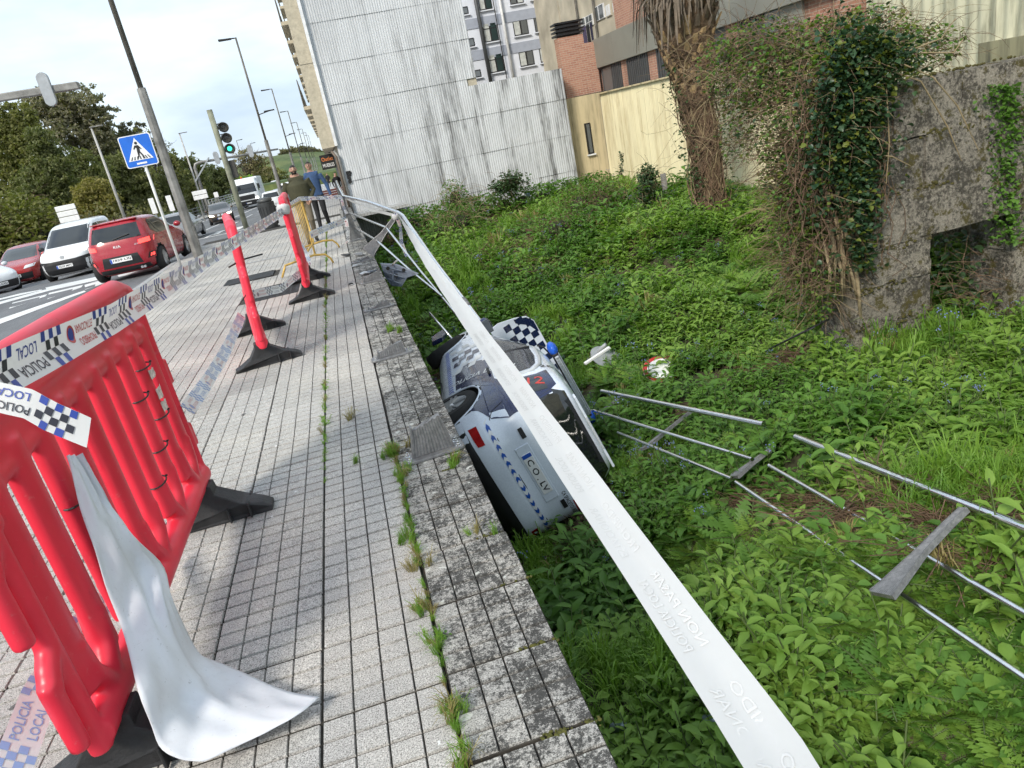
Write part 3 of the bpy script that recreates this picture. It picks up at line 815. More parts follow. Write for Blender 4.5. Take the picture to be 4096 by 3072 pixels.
for h, r_, e2 in ((.60, .018, ony(995, 690, 10.6)), (.30, .018, ony(955, 640, 10.9))):
    a0 = P1f.lerp(P1t, h / .95); rail(t, [Vector((.1, 26.4, h + .02)), P0f.lerp(P0t, h / .95), a0, bpt(h)], r_)
    rail(t, [bpt(h), bpt(h).lerp(e2, .5) + Vector((0, 0, -.03)), e2], r_)
    mb = MB(); mb.tube([bpt(h) + Vector((0, .03, 0)), bpt(h) - Vector((0, .03, 0))], .03, 10); mb.build('rail_socket', M_CAST, t, True)
mb = MB(); mb.tube([ony(928, 676, 10.3), ony(975, 730, 9.6)], .017, 10); tag(mb.build('broken_rail', M_STEEL, None, True), 'short broken steel rail end sticking up beside the front wheel of the crashed car', 'rail')
mb = MB(); c1 = onz(1010, 660, -1.0)
mb.tube([B_t.lerp(end, .80) + Vector((0, 0, .0)), B_t.lerp(end, .86)], .042, 10); mb.build('rail_socket', M_CAST, t, True)
# the fallen stretch in the weeds
def zr_(u, v, dz=0):
    """meet the lot ground along the ray, then stay dz above it"""
    r = ray(u, v); z0 = -1.0
    for _ in range(40):
        P = EYE + r * ((z0 - EYE.z) / r.z); z0 = .5 * z0 + .5 * (gzf(P.x, P.y) + dz)
    return EYE + r * ((z0 - EYE.z) / r.z)
H_ = .26
def fallen(label, posts, railpx, radii, seed):
    base = zr_(*posts[0][0], H_)
    t = thing('fallen_railing', label, 'railing', base, group='fallen railing stretches')
    for (f_, tp) in posts:
        A = zr_(*f_, H_); B = zr_(*tp, H_ + .06)
        o = post_mesh(.93).build('post', M_CAST, t, local=True); o.matrix_parent_inverse = t.matrix_basis.inverted() @ frame4(A, B, Vector((.3, -1, .6)) ) @ Matrix.Diagonal((.75, .8, 1, 1))
    for px, r_ in zip(railpx, radii):
        P = [zr_(u, v, H_ + .11) for u, v in px]
        # straighten: keep end points, rails are stiff
        a, b = P[0], P[-1]; rail(t, [a, a.lerp(b, .5), b], r_)
        # collar where the rail meets each post
    return t
fallen('near fallen stretch of steel railing lying in the weeds at the right edge', [((1900, 1290), (2088, 1100)), ((1583, 1032), (1665, 972))],
       [[(1720, 944), (2250, 1155)], [(1662, 1006), (2250, 1345)], [(1590, 1042), (2250, 1490)]], [.031, .020, .018], 1)
fallen('farther fallen stretch of steel railing by the roof of the crashed car', [((1388, 972), (1502, 882)), ((1285, 900), (1335, 862))],
       [[(1300, 845), (1650, 917)], [(1280, 886), (1625, 992)], [(1335, 934), (1580, 1034)]], [.030, .019, .017], 2)

# the wide white tape that runs from the bent railing past the camera, and tapes at the railing
BT = B_t + Vector((0, -.03, -.03))
tape('barrier_tape', 'widest white tape running from the bent railing over the lot toward the viewer', [BT, BT.lerp(cpt(1665, 1620, 1.12), .5) + Vector((0, 0, -.06)), cpt(1665, 1620, 1.12), cpt(1900, 2050, .8)], .098,
     [(.4, 0, -1), wd(0, 0, .88, -.42), wd(0, 0, .88, -.45), wd(0, 0, .88, -.45)], n=120, decal=False, fold=.22)
f_, Lt_ = rib([BT, BT.lerp(cpt(1665, 1620, 1.12), .5) + Vector((0, 0, -.06)), cpt(1665, 1620, 1.12), cpt(1900, 2050, .8)], .098, [(.4, 0, -1), wd(0, 0, .88, -.42), wd(0, 0, .88, -.45), wd(0, 0, .88, -.45)], fold=.22)
D = MB(); s = Lt_ - .35
for k in range(9):
    for line, vo in (('NON PASAR', .14), ('POLICIA LOCAL', -.2)) if k % 2 else (('PROHIBIDO', .14), ('ESTACIONAR', -.2)):
        vs, fs = fit_text(line, .26, .2, .01); [D.add([f_(s - x, vo + y)[0] + f_(s - x, vo + y)[1] * e_ for x, y in vs], fs) for e_ in (-.0012, .0012)]
    s -= .36
D.build('print', M_TGHOST, [o for o in bpy.data.objects if o.get('label', '').startswith('widest white tape')][0])['kind'] = 'stuff'
tape('barrier_tape', 'white tape looped from the standing post to the bent post of the railing', [P1t + Vector((0, -.03, -.02)), P1t.lerp(B_t, .5) + Vector((0, 0, -.12)), B_t + Vector((-.02, 0, -.06))], .07,
     [(.5, 0, -1), (.3, .6, -1), (.2, .2, -1)], n=30, decal=False)
tape('barrier_tape', 'red and white tape end hanging below the bent post of the railing', [B_t + Vector((-.03, -.02, -.02)), B_t + Vector((-.01, -.05, -.25)), B_t + Vector((-.06, -.05, -.52)), B_t + Vector((-.02, -.05, -.78))], .07,
     [(1, 0, 0), (.7, .7, 0), (1, .2, 0), (1, .4, 0)], n=30, start=.1, side=1, inks=(M_TBLUE, M_TBLUE, M_TRED))
o = wad('tape_knot', None, B_t + Vector((-.04, 0, -.06)), .07, seed=8); tag(o, 'tape wound in a knot round the top of the bent railing post', 'tape', 'police tapes')
tape('barrier_tape', 'red and white tape end hanging from the standing railing post', [P1t + Vector((-.05, -.03, -.02)), P1t + Vector((-.06, -.04, -.2)), P1t + Vector((-.03, -.04, -.36))], .06,
     [(1, 0, 0), (.8, .5, 0), (1, 0, 0)], n=20, start=.06, inks=(M_TINK, M_TBLUE, M_TRED))

# --- yellow steel pedestrian barrier
M_YEL = mat('yellow_paint', (.62, .40, .10), .5, .1, var=.4, vs_=8, bump=.2, bs=40)
YA = Vector((-.86, 12.85, 0)); YB = Vector((-.70, 15.1, 0))
t = thing('steel_barrier', 'yellow steel pedestrian barrier with splayed feet beyond the red barriers', 'barrier', YA)
def yp(s, z, off=0): return YA.lerp(YB, s) + Vector((off, 0, z))
mb = MB(); mb.tube([yp(0, .28), yp(0, 1.04), yp(.03, 1.09), yp(.97, 1.09), yp(1, 1.04), yp(1, .28), yp(.97, .24), yp(.03, .24), yp(0, .28)], .02, 8); mb.build('frame', M_YEL, t, True)
for k in range(1, 10):
    mb = MB(); z1 = 1.08; mb.tube([yp(k / 10, .25), yp(k / 10, z1)], .0065, 6); mb.build('bar', M_YEL, t, True)
for s_ in (0.02, .93):
    mb = MB(); a = yp(s_, .0); mb.tube([a + Vector((-.02, 0, .0)), a + Vector((-.01, 0, .3)), a + Vector((0, 0, .42))], .02, 8); mb.build('leg', M_YEL, t, True)
    mb = MB(); mb.tube([a + Vector((-.01, 0, .23)), a + Vector((.2, .12, .24)), a + Vector((.38, .22, .2)), a + Vector((.46, .27, .1)), a + Vector((.48, .28, .02))], .019, 8); mb.build('foot', M_YEL, t, True)
    mb = MB(); mb.tube([a + Vector((0, 0, .23)), a + Vector((-.3, -.1, .2)), a + Vector((-.4, -.14, .02))], .019, 8); mb.build('foot', M_YEL, t, True)
tape('barrier_tape', 'tape from the far red barrier over the yellow barrier to the railing', [b3top, yp(.05, 1.12), yp(.9, 1.13), P1t + Vector((-.04, -.05, 0))], .085,
     [(0, 0, -1), (.1, 0, -1), (.3, 0, -1), (.6, 0, -1)], n=60, start=.05, side=-1, flip=True)
tape('barrier_tape', 'low tape stretched from the yellow barrier to the standing railing post', [yp(.9, .42), yp(.95, .42).lerp(Vector((.05, 15.9, .48)), .5), Vector((.05, 15.9, .48))], .13,
     [(0, 0, -1), (0, 0, -1), (0, 0, -1)], n=30, start=.05, side=-1, flip=True, inks=(mat('tape_ink_faint', (.4, .4, .42), .4), M_TPALE, mat('tape_ink_pale_red3', (.65, .4, .38), .4)))
tape('barrier_tape', 'tape end drooping to the pavement at the standing railing post', [Vector((.04, 15.85, .5)), Vector((.02, 15.7, .25)), Vector((-.04, 15.6, .06)), Vector((-.2, 15.4, .02))], .07,
     [(1, 0, 0), (1, .3, 0), (1, .3, 0), (.3, 1, 0)], n=24, start=.05, side=1, inks=(M_TINK, M_TINK, M_TRED))
tape('barrier_tape', 'red and white tape tail hanging on the near leg of the yellow barrier', [yp(.02, .62, .02), yp(.01, .45, .06), yp(.02, .3, .09), yp(-.02, .12, .12)], .07,
     [(1, 0, .2), (.6, .6, 0), (1, .2, 0), (.5, .5, 0)], n=20, start=.03, inks=(M_TPALE, M_TPALE, M_TRED))
# ================================================================ VEHICLES
from mathutils.geometry import tessellate_polygon
def paint(name, c, rough=.22, metal=0.0):
    k = NB(name); p = k.obj(); n = k.noise(p, 1.7, 3); d = k.noise(p, 60, 4, .7)
    k.col(k.mix(1.0, c, k.ramp(n, (.3, .93), (.7, 1.05)), 'MULTIPLY')); k.rough(k.ramp(d, (.4, rough), (.75, rough + .18))); k.set(Metallic=metal)
    k.b.inputs['Coat Weight'].default_value = .6; k.b.inputs['Coat Roughness'].default_value = .06; return k.m
def glassmat(name, c=(.012, .014, .016)):
    k = NB(name); p = k.obj(); k.col(c); k.rough(.06); k.b.inputs['Specular IOR Level'].default_value = .9
    k.bump(k.noise(p, 5, 2), .04, .01); return k.m
M_GLASS = glassmat('car_glass'); M_GLASS2 = glassmat('car_glass_light', (.06, .07, .08))
def wetglass():
    k = NB('rain_wet_glass'); p = k.obj(); v = k.n('ShaderNodeTexVoronoi', feature='SMOOTH_F1'); v.inputs['Scale'].default_value = 55; k.l(p, v.inputs['Vector'])
    k.col((.015, .018, .03)); k.rough(.07); k.b.inputs['Specular IOR Level'].default_value = .9
    k.bump(k.ramp(k.math('ADD', v.outputs['Distance'], k.math('MULTIPLY', k.noise(p, 25, 3), .5)), (.35, 1.0), (.55, 0.0)), .5, .008); return k.m
M_WET = wetglass()
M_TYRE = mat('tyre_rubber', (.018, .018, .019), .8, var=.3, vs_=20, bump=.3, bs=90, world=False)
M_RIM = mat('alloy', (.55, .56, .58), .3, .85, var=.1, world=False); M_DARK = mat('dark_plastic', (.016, .016, .018), .55, var=.3, vs_=8, world=False)
M_UNDER = mat('underbody', (.012, .012, .012), .9, var=.5, vs_=6, world=False)
M_LAMPW = mat('lamp_glass', (.75, .77, .8), .1, var=.05, world=False); M_LAMPR = mat('red_lamp', (.35, .008, .01), .12, var=.3, vs_=15, world=False)
M_LAMPON = mat('lit_headlamp', (1, .95, .8), .2, emit=6, world=False); M_REDON = mat('lit_tail_lamp', (1, .06, .05), .2, emit=2.2, world=False)
M_PLATE = mat('number_plate', (.78, .78, .78), .4, var=.05, world=False); M_PBLUE = mat('plate_blue', (.02, .09, .45), .4, var=.05, world=False); M_PINK = mat('plate_ink', (.012, .012, .012), .5, world=False)

class Car:
    """body from horizontal slices: each height has a rear and front end and a half width; outline is a superellipse"""
    def __init__(self, prof, n=5.0, ntop=4.5):
        self.P = np.array(prof, float); self.n0 = n; self.n1 = ntop
        self.z0, self.z1 = self.P[0, 0], self.P[-1, 0]
        # dense smooth curves
        zz = np.linspace(self.z0, self.z1, 160); cols = []
        for c in (1, 2, 3):
            y = np.interp(zz, self.P[:, 0], self.P[:, c]); k = np.hanning(9); k /= k.sum()
            yp_ = np.concatenate([np.full(4, y[0]), y, np.full(4, y[-1])]); ys = np.convolve(yp_, k, 'valid'); ys[0] = y[0]; ys[-1] = y[-1]; cols.append(ys)
        self.zz = zz; self.c = cols
    def at(self, z):
        z = min(max(z, self.z0), self.z1)
        return tuple(float(np.interp(z, self.zz, c)) for c in self.c)
    def n(self, z): return self.n0 + (self.n1 - self.n0) * (z - self.z0) / (self.z1 - self.z0)
    def ys(self, x, z):
        xr, xf, w = self.at(z); xc, a = (xr + xf) / 2, (xf - xr) / 2; n = self.n(z)
        q = 1 - min(1, abs((x - xc) / a)) ** n; return w * max(q, 0) ** (1 / n)
    def xs(self, y, z, end):
        xr, xf, w = self.at(z); xc, a = (xr + xf) / 2, (xf - xr) / 2; n = self.n(z)
        q = (1 - min(1, abs(y / w)) ** n); q = max(q, 0) ** (1 / n); return xc + end * a * q
    def top(self, x, y):      # height of the upper surface above (x,y): bisection over slices
        lo, hi = self.P[0, 0] + .3, self.z1
        def inside(z):
            xr, xf, w = self.at(z); xc, a = (xr + xf) / 2, (xf - xr) / 2; n = self.n(z)
            return abs((x - xc) / a) ** n + abs(y / w) ** n <= 1
        if inside(hi): return hi
        zs = [self.z1 - (self.z1 - lo) * i / 60 for i in range(61)]
        for z in zs:
            if inside(z):
                a, b = z, z + (self.z1 - lo) / 60
                for _ in range(12):
                    m = (a + b) / 2
                    if inside(m): a = m
                    else: b = m
                return a
        return lo
    def body(self, mats, N=72, rows=46, wheels=(), rw=.36, wy=.95, name='body', parent=None):
        # row heights follow arc length of the profile so shallow hoods get rows
        d = [0]
        for i in range(1, len(self.zz)):
            d.append(d[-1] + math.sqrt((self.zz[i] - self.zz[i - 1]) ** 2 + .5 * sum((c[i] - c[i - 1]) ** 2 for c in self.c)))
        zs = np.interp(np.linspace(0, d[-1], rows), d, self.zz)
        mb = MB(); V = []
        for z in zs:
            xr, xf, w = self.at(z); xc, a = (xr + xf) / 2, (xf - xr) / 2; e = 2 / self.n(z)
            for k in range(N):
                t = 2 * PI * (k + .5) / N; c, s = math.cos(t), math.sin(t)
                V.append((xc + a * math.copysign(abs(c) ** e, c), w * math.copysign(abs(s) ** e, s), z))
        F = [(i * N + k, i * N + (k + 1) % N, (i + 1) * N + (k + 1) % N, (i + 1) * N + k) for i in range(rows - 1) for k in range(N)]
        # roof and floor caps: shrinking rings
        b = (rows - 1) * N; xr, xf, w = self.at(self.z1); xc = (xr + xf) / 2; prev = b
        for q in (.75, .5, .25):
            st = len(V)
            for k in range(N):
                x, y, z = V[b + k]; V.append((xc + (x - xc) * q, y * q, self.z1 + .012 * (1 - q * q)))
            F += [(prev + k, prev + (k + 1) % N, st + (k + 1) % N, st + k) for k in range(N)]; prev = st
        V.append((xc, 0, self.z1 + .013)); F += [(prev + k, prev + (k + 1) % N, len(V) - 1) for k in range(N)]
        F.append(tuple(range(N - 1, -1, -1)))
        mb.add(V, F); o = mb.build(name, mats, None, True)
        if wheels:
            cb = MB()
            for wx, wz in wheels:
                for sg in (-1, 1):
                    rot = Matrix.Rotation(R(90), 3, 'X')
                    cb.lathe([(rw, -.17), (rw, .17)], 32, (wx, sg * (wy - .13), wz), rot)
            co = cb.build('cut', M_UNDER); bo = o.modifiers.new('b', 'BOOLEAN'); bo.object = co; bo.operation = 'DIFFERENCE'; bo.solver = 'EXACT'
            me = evald(o); o.modifiers.clear(); o.data = me; bpy.data.objects.remove(co)
            for m in (mats if isinstance(mats, list) else [mats]): pass
            zc = [(wx, wz) for wx, wz in wheels]
            if len(me.materials) < 2: me.materials.append(M_UNDER)
            ui = len(me.materials) - 1 if me.materials[-1] == M_UNDER else [i for i, m_ in enumerate(me.materials) if m_ == M_UNDER][0]
            for p in me.polygons:
                c = p.center
                for wx, wz in zc:
                    r_ = math.hypot(c.x - wx, c.z - wz)
                    if abs(r_ - rw) < .02 and abs(c.y) > wy - .31 or (r_ < rw - .02 and abs(c.y) < wy - .2): p.material_index = ui; p.use_smooth = False
        o.data.set_sharp_from_angle(angle=R(40))
        if parent is not None: o.parent = parent
        return o
    # --- decals and panels laid on the skin
    def _sub(self, poly, maxe):
        tris = tessellate_polygon([[Vector((p[0], p[1], 0)) for p in poly]]); V = [tuple(p) for p in poly]; T = [tuple(t) for t in tris]
        for _ in range(6):
            big = False; NT_ = []; mid = {}
            for t in T:
                e = max(math.dist(V[t[i]], V[t[(i + 1) % 3]]) for i in range(3))
                if e > maxe: big = True
            if not big: break
            def m(a, b):
                k = (min(a, b), max(a, b))
                if k not in mid: V.append(((V[a][0] + V[b][0]) / 2, (V[a][1] + V[b][1]) / 2)); mid[k] = len(V) - 1
                return mid[k]
            for a, b, c in T:
                ab, bc, ca = m(a, b), m(b, c), m(c, a); NT_ += [(a, ab, ca), (ab, b, bc), (ca, bc, c), (ab, bc, ca)]
            T = NT_
        return V, T
    def side(self, poly, m, name, parent, eps=.004, sg=1, maxe=.12, local=True):
        V, T = self._sub(poly, maxe); mb = MB(); mb.add([(x, sg * (self.ys(x, z) + eps), z) for x, z in V], T); return mb.build(name, m, parent, True, local=local)
    def end(self, poly, m, name, parent, eps=.004, e=-1, maxe=.12):
        V, T = self._sub(poly, maxe); mb = MB(); mb.add([(self.xs(y, z, e) + e * eps, y, z) for y, z in V], T); return mb.build(name, m, parent, True, local=True)
    def topd(self, poly, m, name, parent, eps=.004, maxe=.1):
        V, T = self._sub(poly, maxe); mb = MB(); mb.add([(x, y, self.top(x, y) + eps) for x, y in V], T); return mb.build(name, m, parent, True, local=True)
    def side_text(self, s, x, z, w, h, m, name, parent, sg=1, ang=0, eps=.006, bold=.01):
        vs, fs = fit_text(s, w, h, bold); ca, sa = math.cos(ang), math.sin(ang); mb = MB()
        # on the left side text runs toward -x
        mb.add([(lambda X, Z: (X, sg * (self.ys(X, Z) + eps), Z))(x - sg * (ca * a - sa * b), z + (sa * a + ca * b)) for a, b in vs], fs)
        o = mb.build(name, m, parent, local=True); o['kind'] = 'stuff'; return o
    def end_text(self, s, y, z, w, h, m, name, parent, e=-1, eps=.006, bold=.01):
        vs, fs = fit_text(s, w, h, bold); mb = MB()
        mb.add([(self.xs(y + e * a, z + b, e) + e * eps, y + e * a, z + b) for a, b in vs], fs); o = mb.build(name, m, parent, local=True); o['kind'] = 'stuff'; return o
WH = {}
def wheel(parent, x, y, z, r=.32, w=.21, spokes=5, steer=0, rimm=None, camber=0):
    key = (r, w, spokes, rimm)
    if key not in WH:
        rot = Matrix.Rotation(R(90), 3, 'X')
        t = MB(); t.lathe([(r * .66, -w / 2), (r * .93, -w / 2), (r, -w * .36), (r, w * .36), (r * .93, w / 2), (r * .66, w / 2), (r * .64, 0)], 36, (0, 0, 0), rot)
        q = MB(); q.lathe([(r * .665, -w * .46), (r * .665, -w * .52), (r * .62, -w * .50), (r * .60, -w * .1), (r * .60, w * .3), (r * .665, w * .46)], 36, (0, 0, 0), rot)
        for k in range(spokes):
            a = 2 * PI * k / spokes + .3
            for da in (-.16, .16):
                p0 = Vector((math.cos(a + da * .4) * r * .13, -w * .44, math.sin(a + da * .4) * r * .13)); p1 = Vector((math.cos(a + da) * r * .63, -w * .46, math.sin(a + da) * r * .63))
                q.bar(p0, p1, r * .075, w * .16, up=(0, 1, 0))
        q.lathe([(r * .17, -w * .1), (r * .17, w * .48), (r * .10, w * .53)], 16, (0, 0, 0), Matrix.Rotation(R(90), 3, 'X'))
        d = MB(); d.lathe([(r * .6, w * .05), (r * .6, w * .12)], 24, (0, 0, 0), rot)
        WH[key] = (t.build('tyre', M_TYRE, None, True, auto=40), q.build('rim', rimm or M_RIM, None, True, auto=35), d.build('brake_disc', M_UNDER))
        for o in WH[key]: COL.objects.unlink(o)
    t0, q0, d0 = WH[key]
    wt = link('wheel', t0.data, parent, 0, True); wt.location = (x, y, z); wt.rotation_euler = (camber, 0, steer + (0 if y < 0 else PI))
    rr = link('rim', q0.data, wt, 0, True); dd = link('brake_disc', d0.data, wt, 0, True)
    return wt
def plate(car, parent, e, z, text, y=0.0, w=.52, h=.11, blur=False):
    xs_ = car.xs(y, z, e); mb = MB(); mb.box((xs_ + e * .012, y, z), (.012, w, h)); p = mb.build('number_plate', M_PLATE, parent, local=True, bevel=.004)
    mb = MB(); mb.box((xs_ + e * .0185, y - e * (w / 2 - .025) * -1 * -1, z), (.003, .045, h - .006))
    b = mb.build('country_band', M_PBLUE, p, local=True)
    vs, fs = fit_text(text, w - .10, h * .62, .015); mb = MB()
    mb.add([(xs_ + e * .0195, y + e * (a + .025), z + c) for a, c in vs], fs); t = mb.build('number', M_PINK, p, local=True); t['kind'] = 'stuff'
    return p
def arc(cx, cz, r, a0, a1, n=12): return [(cx + r * math.cos(R(a0 + (a1 - a0) * i / n)), cz + r * math.sin(R(a0 + (a1 - a0) * i / n))) for i in range(n + 1)]

# ---------------------------------------------------------------- the crashed police car
M_PWHITE = paint('police_white', (.70, .76, .86)); M_NAVY = paint('navy_vinyl', (.008, .014, .06), .18); M_CHEV = mat('chevron_blue', (.015, .09, .42), .35, world=False)
M_SILV = mat('satin_trim', (.62, .64, .66), .3, .3, world=False); M_CHROMEW = mat('white_vinyl', (.78, .79, .80), .25, world=False)
M_LBLUE = mat('blue_beacon_lens', (.02, .12, .62), .12, var=.2, world=False); M_LED = mat('lightbar_led_lens', (.55, .58, .62), .15, var=.3, vs_=40, world=False)
M_TRED112 = mat('red_vinyl', (.5, .04, .03), .4, world=False)
PC = Car([(.17, -.52, 3.35, .76), (.26, -.68, 3.55, .85), (.34, -.755, 3.62, .885), (.45, -.79, 3.65, .90), (.60, -.79, 3.655, .912), (.66, -.775, 3.65, .915), (.72, -.755, 3.62, .915), (.80, -.75, 3.54, .912), (.88, -.75, 3.36, .908),
          (.94, -.75, 3.05, .90), (.99, -.745, 2.75, .888), (1.05, -.735, 2.50, .868), (1.15, -.70, 2.26, .84), (1.25, -.645, 2.03, .81), (1.35, -.585, 1.79, .775), (1.45, -.52, 1.52, .735), (1.52, -.49, 1.28, .695), (1.575, -.46, 1.0, .63), (1.605, -.40, .78, .52), (1.62, -.28, .62, .40)], 5.2, 5.0)
pol = thing('police_car', 'white and navy police car lying on its side beside the wall', 'car', (0.56, 7.532, -2.048))
RM = Matrix(((.12213, -.3032, .94507, .56), (.99197, .06886, -.10609, 7.532), (-.03291, .95044, .30917, -2.048), (0, 0, 0, 1)))
pol.matrix_world = RM
pb = PC.body([M_PWHITE, M_UNDER], 96, 60, ((0, .335), (2.785, .335)), .372, .915, 'body', pol)
mb = MB(); mb.box((1.45, 0, .20), (3.6, 1.45, .12)); mb.box((3.0, 0, .26), (.7, 1.2, .1)); mb.tube([(-.5, .3, .2), (.6, .25, .16), (2.4, .2, .16)], .04, 8); mb.tube([(-.55, .45, .2), (-.3, .45, .2)], .09, 10); mb.build('underbody', M_UNDER, pol, local=True)
# lower rear bumper valance in black
PC.end([(-.80, .19), (.80, .19), (.84, .40), (.5, .42), (-.5, .42), (-.84, .40)], M_DARK, 'bumper_valance', pol, .006)
for wx, st in ((0, 0), (2.785, R(-17))):
    for sg in (-1, 1): wheel(pol, wx, sg * .80, .33 if wx else .335, .325, .215, 5, st, camber=R(6) * sg if wx else 0)
for wx in (0, 2.785):        # arch lips
    for sg in (1,):
        mb = MB(); mb.tube([(x, PC.ys(x, z) - .002, z) for x, z in arc(wx, .335, .378, -8, 188, 24)], .012, 6); mb.build('arch_lip', M_PWHITE, pol, True, local=True)
# glazing, left side
g1 = [(2.22, 1.03), (1.06, 1.0), (1.05, 1.43), (1.3, 1.42), (1.62, 1.32), (1.95, 1.16)]
g2 = [(1.0, 1.0), (.22, 1.0), (.10, 1.06), (.06, 1.17), (.12, 1.33), (.28, 1.41), (.6, 1.445), (1.0, 1.435)]
w1 = PC.side(g1, M_WET, 'front_door_window', pol); w2 = PC.side(g2, M_WET, 'rear_door_window', pol)
PC.side(g1, M_WET, 'front_door_window', pol, sg=-1); PC.side(g2, M_WET, 'rear_door_window', pol, sg=-1)
PC.side([(2.62, 1.01), (2.33, 1.05), (2.06, 1.17), (1.75, 1.34), (1.88, 1.28), (2.2, 1.14)], M_GLASS, 'quarter_light', pol)
bandp = [(2.42, 1.005), (1.95, 1.22), (1.62, 1.375), (1.3, 1.475), (.95, 1.495), (.5, 1.485), (.2, 1.45), (.03, 1.35), (-.03, 1.17), (.03, 1.02), (.16, .955), (.5, .955), (1.2, .965)]
mb = MB(); mb.tube([(x, PC.ys(x, z) + .0, z) for x, z in bandp], .026, 8, flat=.8); mb.build('window_arch_trim', M_SILV, pol, True, local=True)
mb = MB(); mb.tube([(x, PC.ys(x, z) + .004, z) for x, z in [(1.03, 1.0), (1.03, 1.44)]], .022, 6); mb.build('door_pillar', M_DARK, pol, True, local=True)
# navy wrap behind the rear door and on the doors
PC.side([(-.02, 1.48), (-.10, 1.36), (-.12, 1.16), (-.06, .99), (.10, .92), (.5, .92), (.9, .93), (1.05, .80), (1.2, .62), (1.12, .46), (.42, .43), (.42, .50)] + arc(0, .335, .405, 25, 150, 14) + [(-.42, .62), (-.60, .72), (-.66, .9), (-.64, 1.06), (-.56, 1.2), (-.46, 1.38), (-.36, 1.50)], M_NAVY, 'navy_wrap', pol, .003)
PC.side([(-.14, 1.40), (-.18, 1.12), (-.52, 1.10), (-.42, 1.40)], M_GLASS, 'rear_quarter_window', pol, .006)
# slanted chequers on the doors
chk = []
for i in range(7):
    for j in range(5):
        if (i + j) % 2: continue
        x0 = 1.02 + i * .165 - j * .02; z0 = .44 + j * .10; sk = .05 - .012 * i
        PC.side([(x0, z0), (x0 + .165, z0 + sk), (x0 + .165 - .02, z0 + sk + .10), (x0 - .02, z0 + .10)], (M_NAVY if i > 1 else M_CHROMEW) if i < 5 else M_SILV, 'door_check', pol, .0055)
PC.side_text('POLICIA LOCAL', .52, .78, .95, .13, M_CHROMEW, 'lettering', pol, ang=R(68))
PC.side_text('112', -.26, 1.27, .28, .15, M_TRED112, 'emergency_number', pol, ang=R(80), eps=.009)
PC.side_text('260', .12, 1.535, .20, .085, M_PINK, 'fleet_number', pol, ang=R(90), eps=.01)
# chevron strip on the sill
PC.side([(.40, .335), (2.38, .335), (2.38, .405), (.43, .405)], M_CHROMEW, 'sill_strip', pol, .004)
mb = MB()
for k in range(24):
    x = .45 + k * .08; 
    for s_ in (-1, 1):
        P = [(x, .37), (x + .045, .37), (x + .02, .37 + s_ * .033), (x - .025, .37 + s_ * .033)]
        mb.add([(a, PC.ys(a, b) + .006, b) for a, b in P], [(0, 1, 2, 3)])
o = mb.build('sill_chevrons', M_CHEV, pol, local=True); o['kind'] = 'stuff'
# doors: shut lines
def shut(pts, r=.004):
    mb = MB(); mb.tube([(x, PC.ys(x, z) + .0005, z) for x, z in pts], r, 5); mb.build('shut_line', M_UNDER, pol, local=True)
shut([(2.25, .98), (2.3, .8), (2.28, .45), (2.2, .36)]); shut([(1.05, .96), (1.03, .6), (1.06, .36)]); shut([(.0, .98), (-.05, .86), (.08, .75)] ); shut([(.40, .40), (2.3, .36)], .003)
for x in (1.25, .28):
    mb = MB(); mb.tube([(x, PC.ys(x, .88) + .02, .885), (x + .2, PC.ys(x + .2, .88) + .02, .885)], .016, 8); mb.build('door_handle', M_DARK if x < 1 else M_SILV, pol, True, local=True)
# left mirror
mb = MB(); mb.ball((2.03, 1.03, 1.07), (.085, .12, .085), 14, 10); m_ = mb.build('mirror', M_NAVY, pol, True, local=True)
mb = MB(); mb.tube([(2.12, .85, 1.0), (2.07, .95, 1.03)], .03, 8); mb.build('mirror_arm', M_DARK, m_, True, local=True)
mb = MB(); mb.box((1.945, 1.03, 1.07), (.02, .2, .13)); mb.build('mirror_glass', M_GLASS2, m_, local=True, bevel=.02)
# tailgate: window, wrap, strip, plate, lamps
rwp = [(-.62, 1.07), (.62, 1.07), (.68, 1.16), (.64, 1.42), (.54, 1.54), (-.54, 1.54), (-.64, 1.42), (-.68, 1.16)]
PC.end(rwp, M_GLASS, 'rear_window', pol, .006)
PC.end([(.60, 1.10), (.74, 1.06), (.76, 1.1), (.68, 1.42), (.61, 1.42), (.66, 1.18)], M_NAVY, 'navy_wrap', pol, .005)
PC.end([(-.60, 1.10), (-.74, 1.06), (-.76, 1.1), (-.68, 1.42), (-.61, 1.42), (-.66, 1.18)], M_NAVY, 'navy_wrap', pol, .005)
mb = MB()
for k in range(3): mb.tube([(PC.xs(-.3 - k * .06, z, -1) - .008, -.3 - k * .06, z) for z in (1.18, 1.3)], .003, 4)
o = mb.build('heater_wires', M_SILV, pol, local=True); o['kind'] = 'stuff'
mb = MB(); mb.bar((-.53, -.48, 1.60), (-.53, .48, 1.60), .10, .03); mb.build('roof_spoiler', M_PWHITE, pol, local=True, bevel=.012)
mb = MB(); mb.box((-.59, 0, 1.60), (.02, .42, .02)); mb.build('brake_light', M_LED, pol, local=True, bevel=.005)
for s_ in (-1, 1):
    PC.end([(s_ * .75, .44), (s_ * .58, .46), (s_ * .57, .54), (s_ * .75, .54)], M_LAMPR, 'bumper_lamp', pol, .010)
    PC.end([(s_ * .42, .905), (s_ * .54, .905), (s_ * .54, .955), (s_ * .42, .955)], M_DARK, 'reflector_housing', pol, .012)
    PC.end([(s_ * .50, 1.03), (s_ * .74, 1.02), (s_ * .73, 1.09), (s_ * .54, 1.09)], M_LAMPR, 'tail_lamp', pol, .008)
    mb = MB(); mb.tube([(PC.xs(s_ * y, z, -1) - .001, s_ * y, z) for y, z in ((.80, 1.02), (.80, .9), (.78, .76), (.74, .70), (.55, .68), (0, .675))], .005, 5); mb.build('tailgate_gap', M_UNDER, pol, True, local=True)
